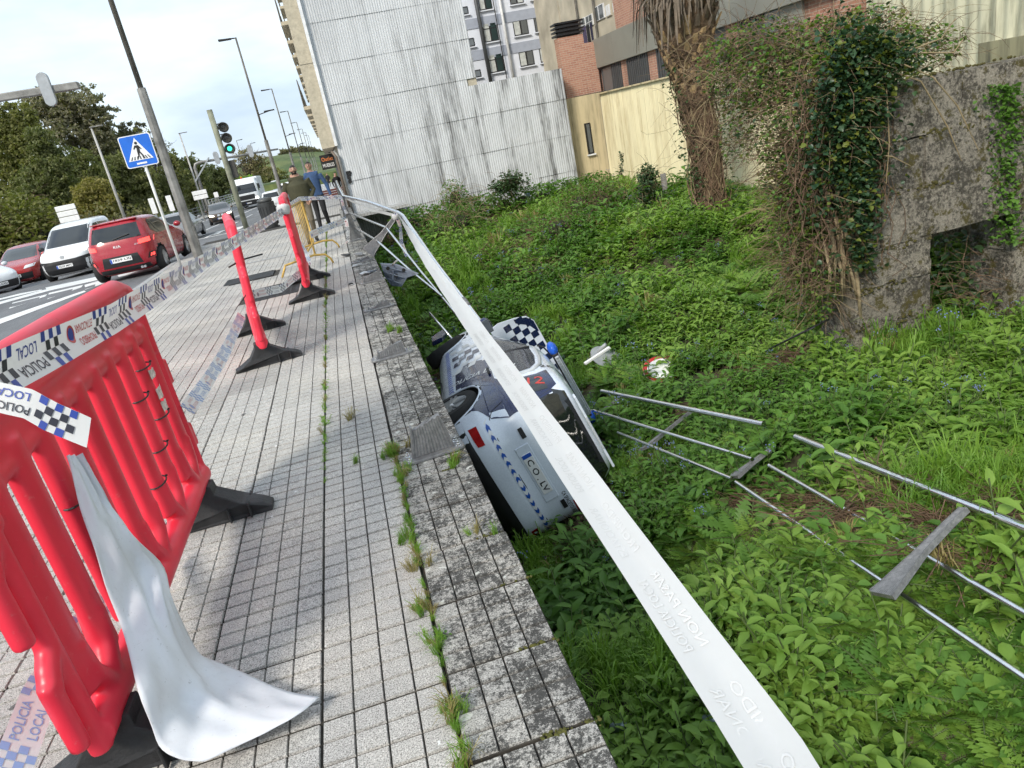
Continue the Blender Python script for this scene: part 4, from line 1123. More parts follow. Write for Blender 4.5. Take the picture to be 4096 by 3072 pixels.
PC.end([(.74, .625), (-.74, .625), (-.76, .665), (.76, .665)], M_CHROMEW, 'bumper_strip', pol, .004)
mb = MB()
for k in range(14):
    y = .68 - k * .105; dr = 1 if k < 7 else -1
    for s_ in (-1, 1):
        P = [(y, .645), (y + dr * .05, .645), (y + dr * .05 - dr * .03, .645 + s_ * .021), (y - dr * .03, .645 + s_ * .021)]
        mb.add([(PC.xs(a, b, -1) - .007, a, b) for a, b in P], [(0, 1, 2, 3)])
o = mb.build('bumper_chevrons', M_CHEV, pol, local=True); o['kind'] = 'stuff'
mb = MB(); mb.box((PC.xs(0, .84, -1) - .002, 0, .85), (.012, .72, .16)); mb.build('plate_recess', M_PWHITE, pol, local=True, bevel=.02)
plate(PC, pol, -1, .85, 'C O . LV')
PC.end_text('C4 SPACETOURER', -.52, .985, .36, .045, M_PINK, 'model_badge', pol)
mb = MB(); mb.lathe([(.022, 0), (.022, .004)], 14, (PC.xs(-.62, .5, -1), -.62, .5), Matrix.Rotation(R(-90), 3, 'Y')); mb.build('tow_cover', M_SILV, pol, local=True)
# windscreen and bonnet chequers
PC.end([(-.74, 1.05), (.74, 1.05), (.66, 1.40), (.55, 1.50), (-.55, 1.50), (-.66, 1.40)], M_GLASS2, 'windscreen', pol, .006, 1)
# bonnet sprung open, standing up in front of the windscreen
def bon(y, z, off=0): return (2.50 + (z - 1.04) * .28 - .10 * (y / .8) ** 2 - off, y, z)
outl = [(-.86, 1.06), (.86, 1.06), (.87, 1.22), (.80, 1.46), (.72, 1.63), (.60, 1.70), (-.60, 1.70), (-.72, 1.63), (-.80, 1.46), (-.87, 1.22)]
Vb, Tb = PC._sub(outl, .15); mb = MB(); nb = len(Vb)
mb.add([bon(y, z) for y, z in Vb], Tb); mb.add([bon(y, z, -.035) for y, z in Vb], [t_[::-1] for t_ in Tb])
mb.add([bon(y, z) for y, z in outl] + [bon(y, z, -.035) for y, z in outl], [(i, (i + 1) % 10, 10 + (i + 1) % 10, 10 + i) for i in range(10)])
bonp = mb.build('bonnet', M_PWHITE, pol, True, auto=40) if False else mb.build('bonnet', M_PWHITE, pol, local=True)
def bpatch(poly, m, name):
    V, T = PC._sub(poly, .12); mb = MB(); mb.add([bon(y, z, .004) for y, z in V], T); return mb.build(name, m, bonp, local=True)
for i in range(15):
    for j in range(4):
        y0, z0 = -.80 + i * .105, 1.25 + j * .105
        if abs(y0 + .05) > .86 - (z0 - 1.2) * .38: continue
        if (i + j) % 2 == 0: bpatch([(y0, z0), (y0 + .105, z0), (y0 + .105, z0 + .105), (y0, z0 + .105)], M_NAVY, 'bonnet_check')
bpatch([(.72, 1.44), (.79, 1.44), (.71, 1.62), (.60, 1.69), (.42, 1.69), (.42, 1.67), (.58, 1.60)], M_NAVY, 'bonnet_wrap')
for s_ in (-1, 1): PC.end([(s_ * .50, .70), (s_ * .82, .72), (s_ * .84, .80), (s_ * .55, .78)], M_LAMPW, 'headlamp', pol, .008, 1)
# roof light bar with blue end lenses
mb = MB(); mb.box((1.12, 0, 1.68), (.22, 1.0, .08)); lb = mb.build('light_bar', M_DARK, pol, local=True, bevel=.015)
mb = MB(); mb.box((1.005, 0, 1.685), (.02, .92, .055)); mb.box((1.12, 0, 1.722), (.15, .92, .02)); mb.build('light_bar_lens', M_LED, lb, local=True, bevel=.006)
mb = MB()
for k in range(22):
    y = -.43 + k * .041
    for x in (1.09, 1.15): mb.box((x, y, 1.734), (.035, .026, .006))
    mb.box((.994, y, 1.685), (.006, .026, .036))
o = mb.build('light_bar_leds', M_RIM, lb, local=True); o['kind'] = 'stuff'
for s_ in (-1, 1):
    mb = MB(); mb.ball((1.12, s_ * .54, 1.69), (.125, .10, .065), 14, 8); mb.build('beacon_lens', M_LBLUE, lb, True, local=True)
    mb = MB(); mb.tube([(1.12, s_ * .45, 1.64), (1.12, s_ * .62, 1.60), (1.12, s_ * .68, 1.54)], .012, 6); mb.build('light_bar_bracket', M_DARK, lb, local=True)
# crumpled front: hanging bumper corner
mb = MB(); mb.prism([(3.35, .12), (3.75, .10), (3.82, .35), (3.5, .42), (3.3, .3)], lambda x, z: (x, .86, z), lambda x, z: (x, .93, z + .03)); mb.build('torn_bumper', M_NAVY, pol, local=True, bevel=.015)
# ---------------------------------------------------------------- other vehicles
def ellip_profile(kind):
    if kind == 'hatch':
        return [(.16, -.45, 3.2, .72), (.24, -.58, 3.36, .81), (.36, -.63, 3.42, .845), (.55, -.66, 3.43, .86), (.68, -.65, 3.40, .862), (.76, -.63, 3.30, .86), (.84, -.615, 3.05, .85), (.90, -.60, 2.70, .84), (.95, -.585, 2.45, .825), (1.02, -.555, 2.25, .80), (1.12, -.49, 2.0, .765), (1.22, -.42, 1.76, .73), (1.32, -.33, 1.48, .69), (1.39, -.27, 1.2, .64), (1.43, -.2, .98, .55), (1.45, -.05, .7, .42)]
    if kind == 'van':
        return [(.18, -.55, 3.35, .78), (.28, -.74, 3.55, .88), (.42, -.80, 3.62, .915), (.62, -.81, 3.63, .925), (.80, -.81, 3.60, .925), (.90, -.805, 3.48, .92), (.98, -.80, 3.25, .915), (1.05, -.795, 2.98, .90), (1.12, -.79, 2.80, .89), (1.3, -.775, 2.52, .86), (1.5, -.75, 2.18, .825), (1.65, -.73, 1.92, .79), (1.75, -.70, 1.68, .74), (1.81, -.65, 1.4, .66), (1.84, -.5, 1.1, .5)]
    return [(.16, -.7, 3.2, .72), (.24, -.88, 3.38, .81), (.36, -.95, 3.45, .85), (.55, -.98, 3.47, .87), (.68, -.97, 3.44, .872), (.76, -.955, 3.30, .87), (.82, -.94, 3.0, .865), (.87, -.93, 2.7, .855), (.92, -.90, 2.42, .84), (.96, -.70, 2.25, .825), (1.0, -.48, 2.12, .805), (1.1, -.22, 1.9, .765), (1.2, .02, 1.66, .725), (1.3, .25, 1.38, .68), (1.36, .42, 1.15, .62), (1.39, .6, .95, .5)]
WB = {'hatch': 2.58, 'van': 2.755, 'sedan': 2.73}
def make_car(name, label, kind, paintm, loc, heading, cat='car', lit=False, tail=False, text=None, detail=True, group='vehicles on the road', W=None):
    """heading: world angle of the nose; origin at the rear axle on the road"""
    C_ = Car(ellip_profile(kind), 5.0, 4.6); wb = WB[kind]; r = .31
    t = thing(name, label, cat, loc, heading, group)
    C_.body([paintm, M_UNDER], 64, 40, ((0, r), (wb, r)), r + .045, C_.P[:, 3].max(), 'body', t)
    yw = C_.P[:, 3].max() - .105
    for x in (0, wb):
        for s_ in (-1, 1): wheel(t, x, s_ * yw, r, r, .2, 5 if kind != 'van' else 7)
    belt = .93 if kind == 'hatch' else (1.08 if kind == 'van' else .93); top = {'hatch': 1.35, 'van': 1.66, 'sedan': 1.31}[kind]
    def fx(z): return C_.at(z)[1]
    def rx(z): return C_.at(z)[0]
    for s_ in (-1, 1):
        mid = wb * .46
        C_.side([(fx(belt) - .42, belt + .02), (mid + .03, belt + .0), (mid + .03, top), (fx(top) - .30, top), (fx((belt + top) / 2) - .30, (belt + top) / 2 + .02)], M_GLASS, 'front_door_window', t, sg=s_)
        C_.side([(mid - .04, belt), (.10 if kind != 'sedan' else .25, belt + .03), (-.12 if kind != 'sedan' else .3, belt + .14), (.02 if kind != 'sedan' else .55, top - .03), (mid - .04, top)], M_GLASS, 'rear_door_window', t, sg=s_)
        if kind == 'van': C_.side([(-.10, belt + .04), (-.60, belt + .06), (-.56, top - .05), (-.08, top - .02)], M_GLASS, 'load_bay_window', t, sg=s_)
        mb = MB(); xm = fx(belt) - .48; mb.ball((xm, s_ * (C_.ys(xm, belt) + .10), belt + .06), (.07, .10, .075), 10, 7); mb.build('mirror', M_DARK if kind == 'van' else paintm, t, True, local=True)
        for xd in (mid + .12, .25):
            mb = MB(); z = belt - .12; mb.tube([(xd, s_ * (C_.ys(xd, z) + .012), z), (xd + .17, s_ * (C_.ys(xd + .17, z) + .012), z)], .013, 6); mb.build('door_handle', paintm, t, True, local=True)
        if detail:
            mb = MB(); mb.tube([(x, s_ * (C_.ys(x, z) + .001), z) for x, z in ((mid, belt), (mid, .6), (mid + .02, .3))], .004, 4); mb.build('shut_line', M_UNDER, t, local=True)
            mb = MB(); mb.tube([(x, s_ * (C_.ys(x, z) - .002), z) for x, z in ((.45, .2), (wb - .45, .2))], .05, 6, flat=.5); mb.build('sill', M_DARK, t, local=True)
        hz = {'hatch': .70, 'van': .92, 'sedan': .66}[kind]
        C_.end([(s_ * .42, hz - .06), (s_ * .74, hz - .03), (s_ * .78, hz + .07), (s_ * .48, hz + .05)], M_LAMPON if lit else M_LAMPW, 'headlamp', t, .008, 1)
        tz = {'hatch': .86, 'van': 1.0, 'sedan': .80}[kind]
        C_.end([(s_ * .50, tz - .05), (s_ * .79, tz - .04), (s_ * .80, tz + .07), (s_ * .52, tz + .05)], M_REDON if tail else M_LAMPR, 'tail_lamp', t, .01, -1)
    wt = {'hatch': 1.37, 'van': 1.68, 'sedan': 1.31}[kind]; wh = C_.at(wt)[2] - .10
    C_.end([(-.70, belt + .04), (.70, belt + .04), (wh, wt), (-wh, wt)], M_GLASS2 if not detail else M_GLASS, 'windscreen', t, .006, 1)
    rb = belt + .06 if kind != 'sedan' else .99
    C_.end([(-.60, rb), (.60, rb), (wh - .02, wt - .04), (-wh + .02, wt - .04)], M_GLASS, 'rear_window', t, .006, -1)
    fz = .38 if kind != 'van' else .46
    C_.end([(-.62, fz - .12), (.62, fz - .12), (.66, fz + .12), (-.66, fz + .12)], M_DARK, 'grille', t, .006, 1)
    C_.end([(-.62, .2), (.62, .2), (.60, .32), (-.60, .32)], M_DARK, 'rear_valance', t, .006, -1)
    plate(C_, t, 1, fz + .04, text or '4417 KLM'); plate(C_, t, -1, .52 if kind == 'hatch' else .72, text or '4417 KLM')
    mb = MB(); mb.box((wb * .5, 0, .22), (wb - .9, 1.3, .1)); mb.build('underbody', M_UNDER, t, local=True)
    return t, C_
M_KRED = paint('kia_red', (.34, .014, .026)); M_VWHITE = paint('van_white', (.72, .73, .74)); M_ORED = paint('hatch_red', (.36, .02, .02)); M_CWHITE = paint('car_white', (.68, .70, .73))
M_BRONZE = paint('bronze', (.11, .075, .05), .25, .4); M_CDARK = paint('dark_blue', (.02, .025, .04)); M_CGREY = paint('mid_grey', (.25, .26, .28))
# red hatchback driving away
t, K_ = make_car('hatchback', 'red hatchback driving away with its brake lights lit behind the sign post', 'hatch', M_KRED, (-5.52, 20.35, ZR), R(88), tail=True, text='1829 LZJ')
mb = MB(); mb.bar((-.20, -.55, 1.425), (-.20, .55, 1.425), .16, .03); mb.build('roof_spoiler', M_KRED, t, local=True, bevel=.01)
K_.end_text('KIA', 0, .84, .17, .06, M_CHROMEW, 'badge', t)
K_.end_text('GT', -.45, .82, .10, .03, M_SILV, 'model_badge', t)
mb = MB(); mb.tube([(K_.xs(0, 1.02, -1) - .02, .05, 1.02), (K_.xs(-.3, 1.07, -1) - .015, -.35, 1.09)], .012, 6); mb.build('rear_wiper', M_DARK, t, local=True)
for s_ in (-1, 1):
    K_.end([(s_ * .60, .42), (s_ * .77, .46), (s_ * .78, .58), (s_ * .66, .56)], M_DARK, 'bumper_vent', t, .008)
    K_.end([(s_ * .66, .45), (s_ * .74, .47), (s_ * .75, .53), (s_ * .69, .53)], M_REDON, 'reflector', t, .012)
mb = MB(); 
for y in (-.42, -.49): mb.tube([(-.62, y, .25), (-.68, y, .25)], .032, 10)
mb.build('exhaust', M_RIM, t, local=True)
mb = MB(); mb.tube([(-.05, 0, 1.45), (-.12, 0, 1.53)], .012, 6); mb.build('aerial', M_DARK, t, local=True)
mb = MB(); 
K_.end([(-.48, .36), (.48, .36), (.42, .62), (-.42, .62)], M_DARK, 'plate_surround', t, .003)
# white van facing us
t, V_ = make_car('delivery_van', 'white delivery van facing us with black lower bumper, left of the red hatchback', 'van', M_VWHITE, (-9.55, 31.2, zs(29)), R(-90), 'van', lit=True, text='5539 MPT')
V_.end([(-.84, .24), (.84, .24), (.88, .62), (.80, .74), (.40, .70), (-.40, .70), (-.80, .74), (-.88, .62)], M_DARK, 'black_bumper', t, .005, 1)
mb = MB(); mb.lathe([(.07, 0), (.07, .012), (.06, .012)], 20, (V_.xs(0, .80, 1) + .004, 0, .80), Matrix.Rotation(R(90), 3, 'Y')); b_ = mb.build('badge', M_SILV, t, True, local=True)
t, _ = make_car('hatchback', 'small red hatchback facing us behind the white car at the left edge', 'hatch', M_ORED, (-12.9, 34.6, zs(33)), R(-86), text='2210 CHB')
t, _ = make_car('hatchback', 'white car cut off by the left edge of the picture', 'hatch', M_CWHITE, (-13.95, 29.9, zs(29) - .05), R(-47), text='8105 KXD')
# bronze saloon with lit headlamps, and the vehicles behind it
p = ons(c3(1900, 125)[0], c3(1900, 125)[1])
q_ = lambda x, y: ((600 + x * .2712) / 1.8517, (550 + y * .2712) / 1.8517)
p = ons(*q_(960, 1290)); t, B_ = make_car('saloon_car', 'bronze saloon with glaring headlamps coming toward us beyond the crossing', 'sedan', M_BRONZE, (p.x + .1, p.y + 3.3, zs(p.y + 2)), R(-82), lit=True, text='7743 DKL')
for s_ in (-1, 1): B_.end([(s_ * .05, .58), (s_ * .22, .58), (s_ * .20, .70), (s_ * .05, .70)], M_RIM, 'kidney_grille', t, .01, 1)
p = ons(*q_(1760, 855)); make_car('saloon_car', 'dark blue car with lit headlamps following the refuse lorry', 'sedan', M_CDARK, (p.x, p.y + 3.3, zs(p.y)), R(-90), lit=True, detail=False)
p = ons(*q_(1830, 800)); make_car('delivery_van', 'white pick-up van behind the dark blue car', 'van', M_VWHITE, (p.x + .3, p.y + 6, zs(p.y + 4)), R(-90), 'van', lit=True, detail=False)
p = ons(*q_(1985, 690)); make_car('hatchback', 'white car far down the road beyond the lamp posts', 'hatch', M_CWHITE, (p.x, p.y + 10, zs(p.y + 8)), R(-90), detail=False)
p = ons(*q_(370, 1290)); make_car('hatchback', 'pale car mostly hidden behind the red hatchback', 'hatch', M_CGREY, (ony(*q_(345, 1230), 40).x, 40, zs(40)), R(90), detail=False)
# line of parked cars far down on the left of the pavement
far_cols = [M_CWHITE, M_CGREY, M_VWHITE, M_CDARK, M_CWHITE, M_CGREY]
fl = ['white car parked far off before the shop sign', 'grey car parked far off behind the two men', 'white van parked far off along the kerb', 'dark car parked far off along the kerb', 'pale car farthest along the kerb', 'grey car farthest along the kerb']
for k, (y, m_) in enumerate(zip((60, 70, 84, 97, 112, 130), far_cols)):
    make_car('parked_car' if k != 2 else 'parked_van', fl[k], 'van' if k == 2 else 'hatch', m_, (-4.9, y, zs(y)), R(90), 'van' if k == 2 else 'car', detail=False, group='cars parked along the kerb')
# refuse lorry
p = ons(*q_(1505, 1040)); ty = p.y
t = thing('refuse_lorry', 'white refuse lorry coming toward us beyond the bronze car', 'lorry', (p.x, ty, zs(ty)), R(180), 'vehicles on the road')
CB = Car([(.35, -.9, 1.0, 1.12), (.5, -1.0, 1.12, 1.22), (.9, -1.0, 1.16, 1.24), (1.3, -1.0, 1.16, 1.25), (1.6, -1.0, 1.12, 1.25), (2.0, -1.0, 1.0, 1.23), (2.5, -1.0, .80, 1.2), (2.75, -1.0, .62, 1.14), (2.85, -.95, .45, 1.0)], 9, 8)
def turn(o): o.rotation_euler = (0, 0, R(90)); return o
cabp = CB.body([M_VWHITE, M_UNDER], 60, 30, (), name='cab', parent=t); turn(cabp)
turn(CB.end([(-1.1, 1.62), (1.1, 1.62), (1.02, 2.5), (-1.02, 2.5)], M_GLASS, 'windscreen', t, .01, 1)); turn(CB.end([(-.75, .95), (.75, .95), (.8, 1.42), (-.8, 1.42)], M_DARK, 'grille', t, .012, 1)); turn(CB.end([(-1.15, .38), (1.15, .38), (1.18, .85), (-1.18, .85)], M_DARK, 'bumper', t, .012, 1))
for s_ in (-1, 1):
    turn(CB.end([(s_ * .8, .88), (s_ * 1.1, .88), (s_ * 1.1, 1.08), (s_ * .85, 1.08)], M_LAMPON, 'headlamp', t, .016, 1)); turn(CB.side([(-.7, 1.6), (.75, 1.6), (.55, 2.4), (-.7, 2.4)], M_GLASS, 'door_window', t, sg=s_))
    mb = MB(); mb.box((s_ * 1.42, 1.0, 2.1), (.22, .1, .5)); mb.tube([(s_ * 1.2, .8, 2.3), (s_ * 1.42, 1.0, 2.3)], .02, 6); mb.build('mirror', M_DARK, t, local=True, bevel=.03)
pl = plate(CB, t, 1, .6, '3391 JBH'); turn(pl)
mb = MB(); mb.prism([(1.1, .9), (6.5, .9), (6.9, 1.5), (6.6, 3.0), (1.3, 3.1), (1.1, 2.9)], lambda y, z: (-1.22, -y, z), lambda y, z: (1.22, -y, z)); bd = mb.build('hopper_body', M_VWHITE, t, local=True, bevel=.06)
mb = MB()
for y in (1.6, 2.6, 3.6, 4.6): mb.box((0, -y, 2.0), (2.54, .1, 2.0))
mb.build('body_rib', M_VWHITE, bd, local=True)
mb = MB(); mb.box((0, -.9, 2.95), (2.2, .3, .25)); mb.build('bin_hood', M_VWHITE, t, local=True, bevel=.05)
mb = MB(); mb.lathe([(.09, 3.1), (.09, 3.25), (.05, 3.3)], 12, (.3, -1.3, 0)); mb.build('beacon', mat('orange_lens', (.7, .12, .01), .3), t, local=True)
for y in (.1, -3.6, -5.0):
    for s_ in (-1, 1): w_ = wheel(t, s_ * 1.0, y, .5, .5, .3, 6); w_.rotation_euler = (0, 0, R(90) * (1 if s_ < 0 else -1) + 0)
mb = MB(); mb.box((0, -3, .75), (1.9, 6.5, .25)); mb.build('chassis', M_UNDER, t, local=True)
mb = MB(); mb.box((1.1, -2.2, .75), (.3, 1.6, .5)); mb.box((-1.1, -2.2, .75), (.3, 1.6, .5)); mb.build('side_tank', M_DARK, t, local=True, bevel=.03)

# ================================================================ STREET FURNITURE
M_GALV = mat('galvanised_post', (.27, .265, .25), .55, .35, var=.5, vs_=3, bump=.2, bs=30); M_GALVD = mat('weathered_post', (.16, .15, .13), .7, .2, var=.5, vs_=3, bump=.2, bs=30)
M_SIGNB = mat('sign_blue', (.012, .14, .62), .35, var=.12); M_SIGNW = mat('sign_white', (.78, .78, .78), .4, var=.1); M_SIGNK = mat('sign_black', (.012, .012, .012), .5); M_SIGNBACK = mat('sign_back_grey', (.36, .38, .40), .5, .2, var=.2)
def lamp_post(label, x, y, h=9.7, full=True, rz=0, arm=1, base=True, side=True):
    z = zs(y) + .13; t = thing('street_lamp', label, 'street lamp', (x, y, z), rz, 'street lamps')
    mb = MB(); 
    if base: mb.tube([(0, 0, 0), (0, 0, 4.2)], [.13, .105], 8); mb.build('lower_post', M_GALV, t, local=True)
    mb = MB(); mb.tube([(0, 0, 0 if not base else 4.2), (0, 0, h)], [.065, .05], 10); mb.build('upper_post', M_GALVD, t, True, local=True)
    if full:
        mb = MB(); mb.bar((.05 * -arm, 0, h - .03), (-arm * .95, 0, h + .02), .14, .05); mb.box((-arm * .6, 0, h - .03), (.7, .3, .07)); mb.build('lamp_head', M_DARK, t, local=True, bevel=.02)
        if side:
            mb = MB(); mb.bar((0, 0, 5.6), (arm * .75, 0, 5.72), .05, .05); mb.box((arm * .65, 0, 5.72), (.6, .26, .06)); mb.build('side_lamp_head', M_DARK, t, local=True, bevel=.02)
    return t
n0 = lamp_post('nearest street lamp post, thick grey lower shaft beside the crossing sign', -3.9, 20.4, 14.0, True, side=False)
mb = MB(); mb.box((.11, 0, .55), (.03, .16, .5)); mb.build('hatch', M_GALV, n0, local=True, bevel=.01)
ords = ['second', 'third', 'fourth', 'fifth', 'sixth', 'seventh', 'eighth']
for k in range(1, 8): lamp_post('%s street lamp along the near kerb' % ords[k - 1], -3.15, 20.4 + 25.6 * k)
for k, (px, h, lb) in enumerate((((700, 1270), 9.0, 'pale street lamp in front of the wooded bank at the left'), ((1165, 1230), 8.6, 'thin street lamp behind the overhead signal arm'))):
    y = (60, 88)[k]; top = ony(*((((525, 735), (1035, 770))[k][0]) * .3743, (((525, 735), (1035, 770))[k][1]) * .3743), y)
    t = thing('street_lamp', lb, 'street lamp', (top.x, y, zs(y)), 0, 'street lamps'); hh = top.z - zs(y)
    mb = MB(); mb.tube([(0, 0, 0), (0, 0, hh)], [.13, .07], 8); mb.build('post', mat('pale_post', (.45, .44, .42), .6, .1), t, True, local=True); mb = MB(); mb.box((.35, 0, hh), (.9, .25, .08)); mb.build('lamp_head', M_GALV, t, local=True, bevel=.02)
for k, y in enumerate((105, 128, 150)): 
    t = lamp_post(('%s street lamp on the far side of the road' % ords[k]), -13.2, y, 9.0, True, arm=-1, base=False, side=False)
# pedestrian crossing sign
sp = Vector((-4.02, 18.6, 0)); t = thing('crossing_sign', 'blue pedestrian crossing sign on a white post', 'sign', sp)
mb = MB(); mb.tube([(sp.x, sp.y, -.02), (sp.x, sp.y, 2.9)], .032, 10); mb.build('post', mat('white_post', (.70, .70, .68), .5, var=.2), t, True)
SC = Vector((sp.x - .02, sp.y - .05, 2.72)); 
def rsq(w, r, n=5):
    P = []
    for cx, cz, a0 in ((w - r, w - r, 0), (-w + r, w - r, 90), (-w + r, -w + r, 180), (w - r, -w + r, 270)):
        for k in range(n + 1): a = R(a0 + 90 * k / n); P.append((cx + r * math.cos(a), cz + r * math.sin(a)))
    return P
def plate_(poly, y0, th, m, name, par=t):
    mb = MB(); mb.prism(poly, lambda x, z: (SC.x + x, SC.y + y0, SC.z + z), lambda x, z: (SC.x + x, SC.y + y0 - th, SC.z + z)); return mb.build(name, m, par)
plate_(rsq(.345, .05), .0, .012, M_SIGNW, 'sign_panel'); plate_(rsq(.325, .04), -.0125, .002, M_SIGNB, 'blue_field')
plate_([(-.27, -.20), (.27, -.20), (0, .28)], -.015, .002, M_SIGNW, 'triangle')
def flatp(polys, m, name, y=-.0178):
    mb = MB()
    for P in polys: mb.prism(P, lambda x, z: (SC.x + x, SC.y + y, SC.z + z), lambda x, z: (SC.x + x, SC.y + y - .002, SC.z + z))
    o = mb.build(name, m, t); return o
circ = [(.0 + .032 * math.cos(2 * PI * k / 14), .165 + .032 * math.sin(2 * PI * k / 14)) for k in range(14)]
flatp([circ], M_SIGNK, 'walker_head')
flatp([[(-.045, .12), (.03, .12), (.045, .05), (.035, -.02), (-.03, -.02), (-.02, .05)]], M_SIGNK, 'walker_torso')
for nm, P in (('walker_arm', [(.03, .12), (.085, .03), (.07, .02), (.025, .075)]), ('walker_arm', [(-.045, .12), (-.09, .05), (-.075, .035), (-.025, .08)]), ('walker_leg', [(.035, -.02), (.075, -.10), (.10, -.175), (.075, -.18), (.045, -.11), (.0, -.02)]), ('walker_leg', [(-.03, -.02), (-.035, -.10), (-.085, -.175), (-.055, -.178), (.0, -.10), (.02, -.02)])): flatp([P], M_SIGNK, nm)
for k in range(7):
    x = -.205 + k * .068
    flatp([[(x - .012, -.185), (x + .016, -.185), (x * .80 + .010, -.115), (x * .80 - .010, -.115)]], M_SIGNK, 'zebra_bar', -.0172)
flatp([[(-.12, -.29), (.10, -.29), (.10, -.25), (-.12, -.25)]], M_SIGNW, 'sticker', -.016)
# traffic light
tp = Vector((-3.16, 25.6, zs(25.6) + .13)); t = thing('traffic_light', 'traffic light showing green on a mossy grey pole', 'traffic light', tp)
mb = MB(); mb.tube([tp, tp + Vector((0, 0, 4.05))], .088, 14); mb.build('pole', mat('mossy_pole', (.26, .27, .20), .75, .1, var=.5, vs_=3, bump=.3, bs=40), t, True)
mb = MB(); mb.box(tp + Vector((0, 0, .015)), (.6, .35, .03)); mb.build('base_plate', M_DARK, t, bevel=.005)
M_GREEN = mat('green_light', (.05, .95, .55), .3, emit=1.3); M_LENSOFF = mat('unlit_lens', (.07, .065, .06), .25, var=.3, vs_=30); M_HOUSE = mat('signal_housing', (.06, .058, .05), .5)
for k, z in enumerate((3.36, 3.03, 2.70)):
    c = tp + Vector((.26, -.03, z + .12)); rot = Matrix.Rotation(R(90), 3, 'X')
    mb = MB(); mb.lathe([(.155, -.10), (.155, .04), (.13, .10)], 24, c, rot); h_ = mb.build('signal_housing', M_HOUSE, t, True, auto=40)
    mb = MB(); mb.lathe([(.115, .0), (.10, .02), (.06, .035)], 20, c + Vector((0, -.07, 0)), rot); mb.build('lens', M_GREEN if k == 2 else M_LENSOFF, h_, True)
    mb = MB(); P = []
    for a in range(0, 17): an = R(-20 + 220 * a / 16); P += [(c.x + .15 * math.cos(an), c.y - .09, c.z + .15 * math.sin(an)), (c.x + .155 * math.cos(an), c.y - .25, c.z + .155 * math.sin(an) - .02)]
    mb.add(P, [(2 * a, 2 * a + 1, 2 * a + 3, 2 * a + 2) for a in range(16)]); mb.build('visor', M_HOUSE, h_, True)
mb = MB(); mb.tube([tp + Vector((0, 0, 3.6)), tp + Vector((.26, 0, 3.6))], .02, 6); mb.tube([tp + Vector((0, 0, 2.75)), tp + Vector((.26, 0, 2.75))], .02, 6); mb.build('bracket', M_HOUSE, t)
mb = MB(); mb.box(tp + Vector((.16, .12, 2.2)), (.2, .14, .55)); mb.build('pedestrian_signal', M_HOUSE, t, bevel=.02)
# litter bin
bp = Vector((-2.75, 30.0, zs(30) + .13)); t = thing('litter_bin', 'dark grey ribbed litter bin at the kerb', 'bin', bp)
mb = MB(); P = []
prof = [(.24, .05), (.27, .2), (.30, .5), (.31, .85), (.33, .9), (.33, 1.0), (.25, 1.02)]
mb.lathe(prof, 24, bp); mb.build('drum', mat('bin_grey', (.055, .058, .06), .5, .2, var=.3), t, True, auto=40)
mb = MB(); mb.lathe([(.30, .0), (.31, .06)], 20, bp); mb.build('base', M_DARK, t)
for k in range(16):
    a = 2 * PI * k / 16; mb = MB(); mb.tube([bp + Vector((.275 * math.cos(a), .275 * math.sin(a), .15)), bp + Vector((.315 * math.cos(a), .315 * math.sin(a), .85))], .018, 5); mb.build('rib', M_DARK, t)
mb = MB(); mb.ball(bp + Vector((0, 0, 1.08)), (.3, .3, .12), 18, 6); mb.build('hood', mat('bin_hood_grey', (.07, .073, .075), .45), t, True)
# overhead sign arms (gantries): backs of signals seen from behind
def oval_sign(parent, c, w=.36, h=1.0, ang=0):
    P = []
    for k in range(24):
        a = 2 * PI * k / 24; x, z = math.cos(a) * w / 2, math.sin(a) * w / 2 + math.copysign((h - w) / 2, math.sin(a)); P.append((x, z))
    ca, sa = math.cos(ang), math.sin(ang)
    mb = MB(); mb.prism(P, lambda x, z: (c[0] + ca * x - sa * z, c[1], c[2] + sa * x + ca * z), lambda x, z: (c[0] + ca * x - sa * z, c[1] + .1, c[2] + sa * x + ca * z)); return mb.build('signal_backboard', M_SIGNBACK, parent, bevel=.015)
f1 = lambda x, y: (x * .3743, y * .3743)
A0, A1 = ony(*f1(-150, 575), 21), ony(*f1(455, 492), 21)
t = thing('signal_arm', 'grey overhead arm with an oval signal back reaching in from the left edge', 'traffic light', (A0.x - 3.2, 21, zs(21)), group='overhead signal arms')
mb = MB(); mb.bar(A0 + Vector((-3.2, 0, 0)), A1, .2, .17); mb.build('arm', M_GALV, t, bevel=.02); mb = MB(); mb.tube([(A0.x - 3.2, 21, zs(21)), (A0.x - 3.2, 21, A0.z)], .13, 10); mb.build('column', M_GALV, t, True)
c_ = ony(*f1(265, 515), 20.85); oval_sign(t, (c_.x, 20.85, c_.z), .27, .78)
g0 = ony(*q_(640, 385), 78); gb = zs(78)
t = thing('signal_arm', 'grey overhead signal arm spanning the road beyond the traffic light', 'traffic light', (g0.x, 78, gb), group='overhead signal arms')
g1_ = ony(*q_(1900, 200), 78)
mb = MB(); mb.tube([(g0.x, 78, gb), (g0.x, 78, g0.z - .4), (g0.x + .15, 78, g0.z - .1), (g0.x + .5, 78, g0.z), (g1_.x, 78, g1_.z + .2)], [.17, .15, .14, .13, .09], 10); mb.build('mast', M_GALV, t, True)
for x_, y_ in ((980, 300), (1480, 200)):
    c_ = ony(*q_(x_, y_), 77.8); oval_sign(t, (c_.x, 77.8, c_.z), .5, 1.2)
c0_, c1_ = ony(*q_(870, 295), 77.8), ony(*q_(670, 650), 77.8); mb = MB(); mb.bar(c0_, c1_, .2, .12); mb.build('turned_blade', M_SIGNBACK, t)
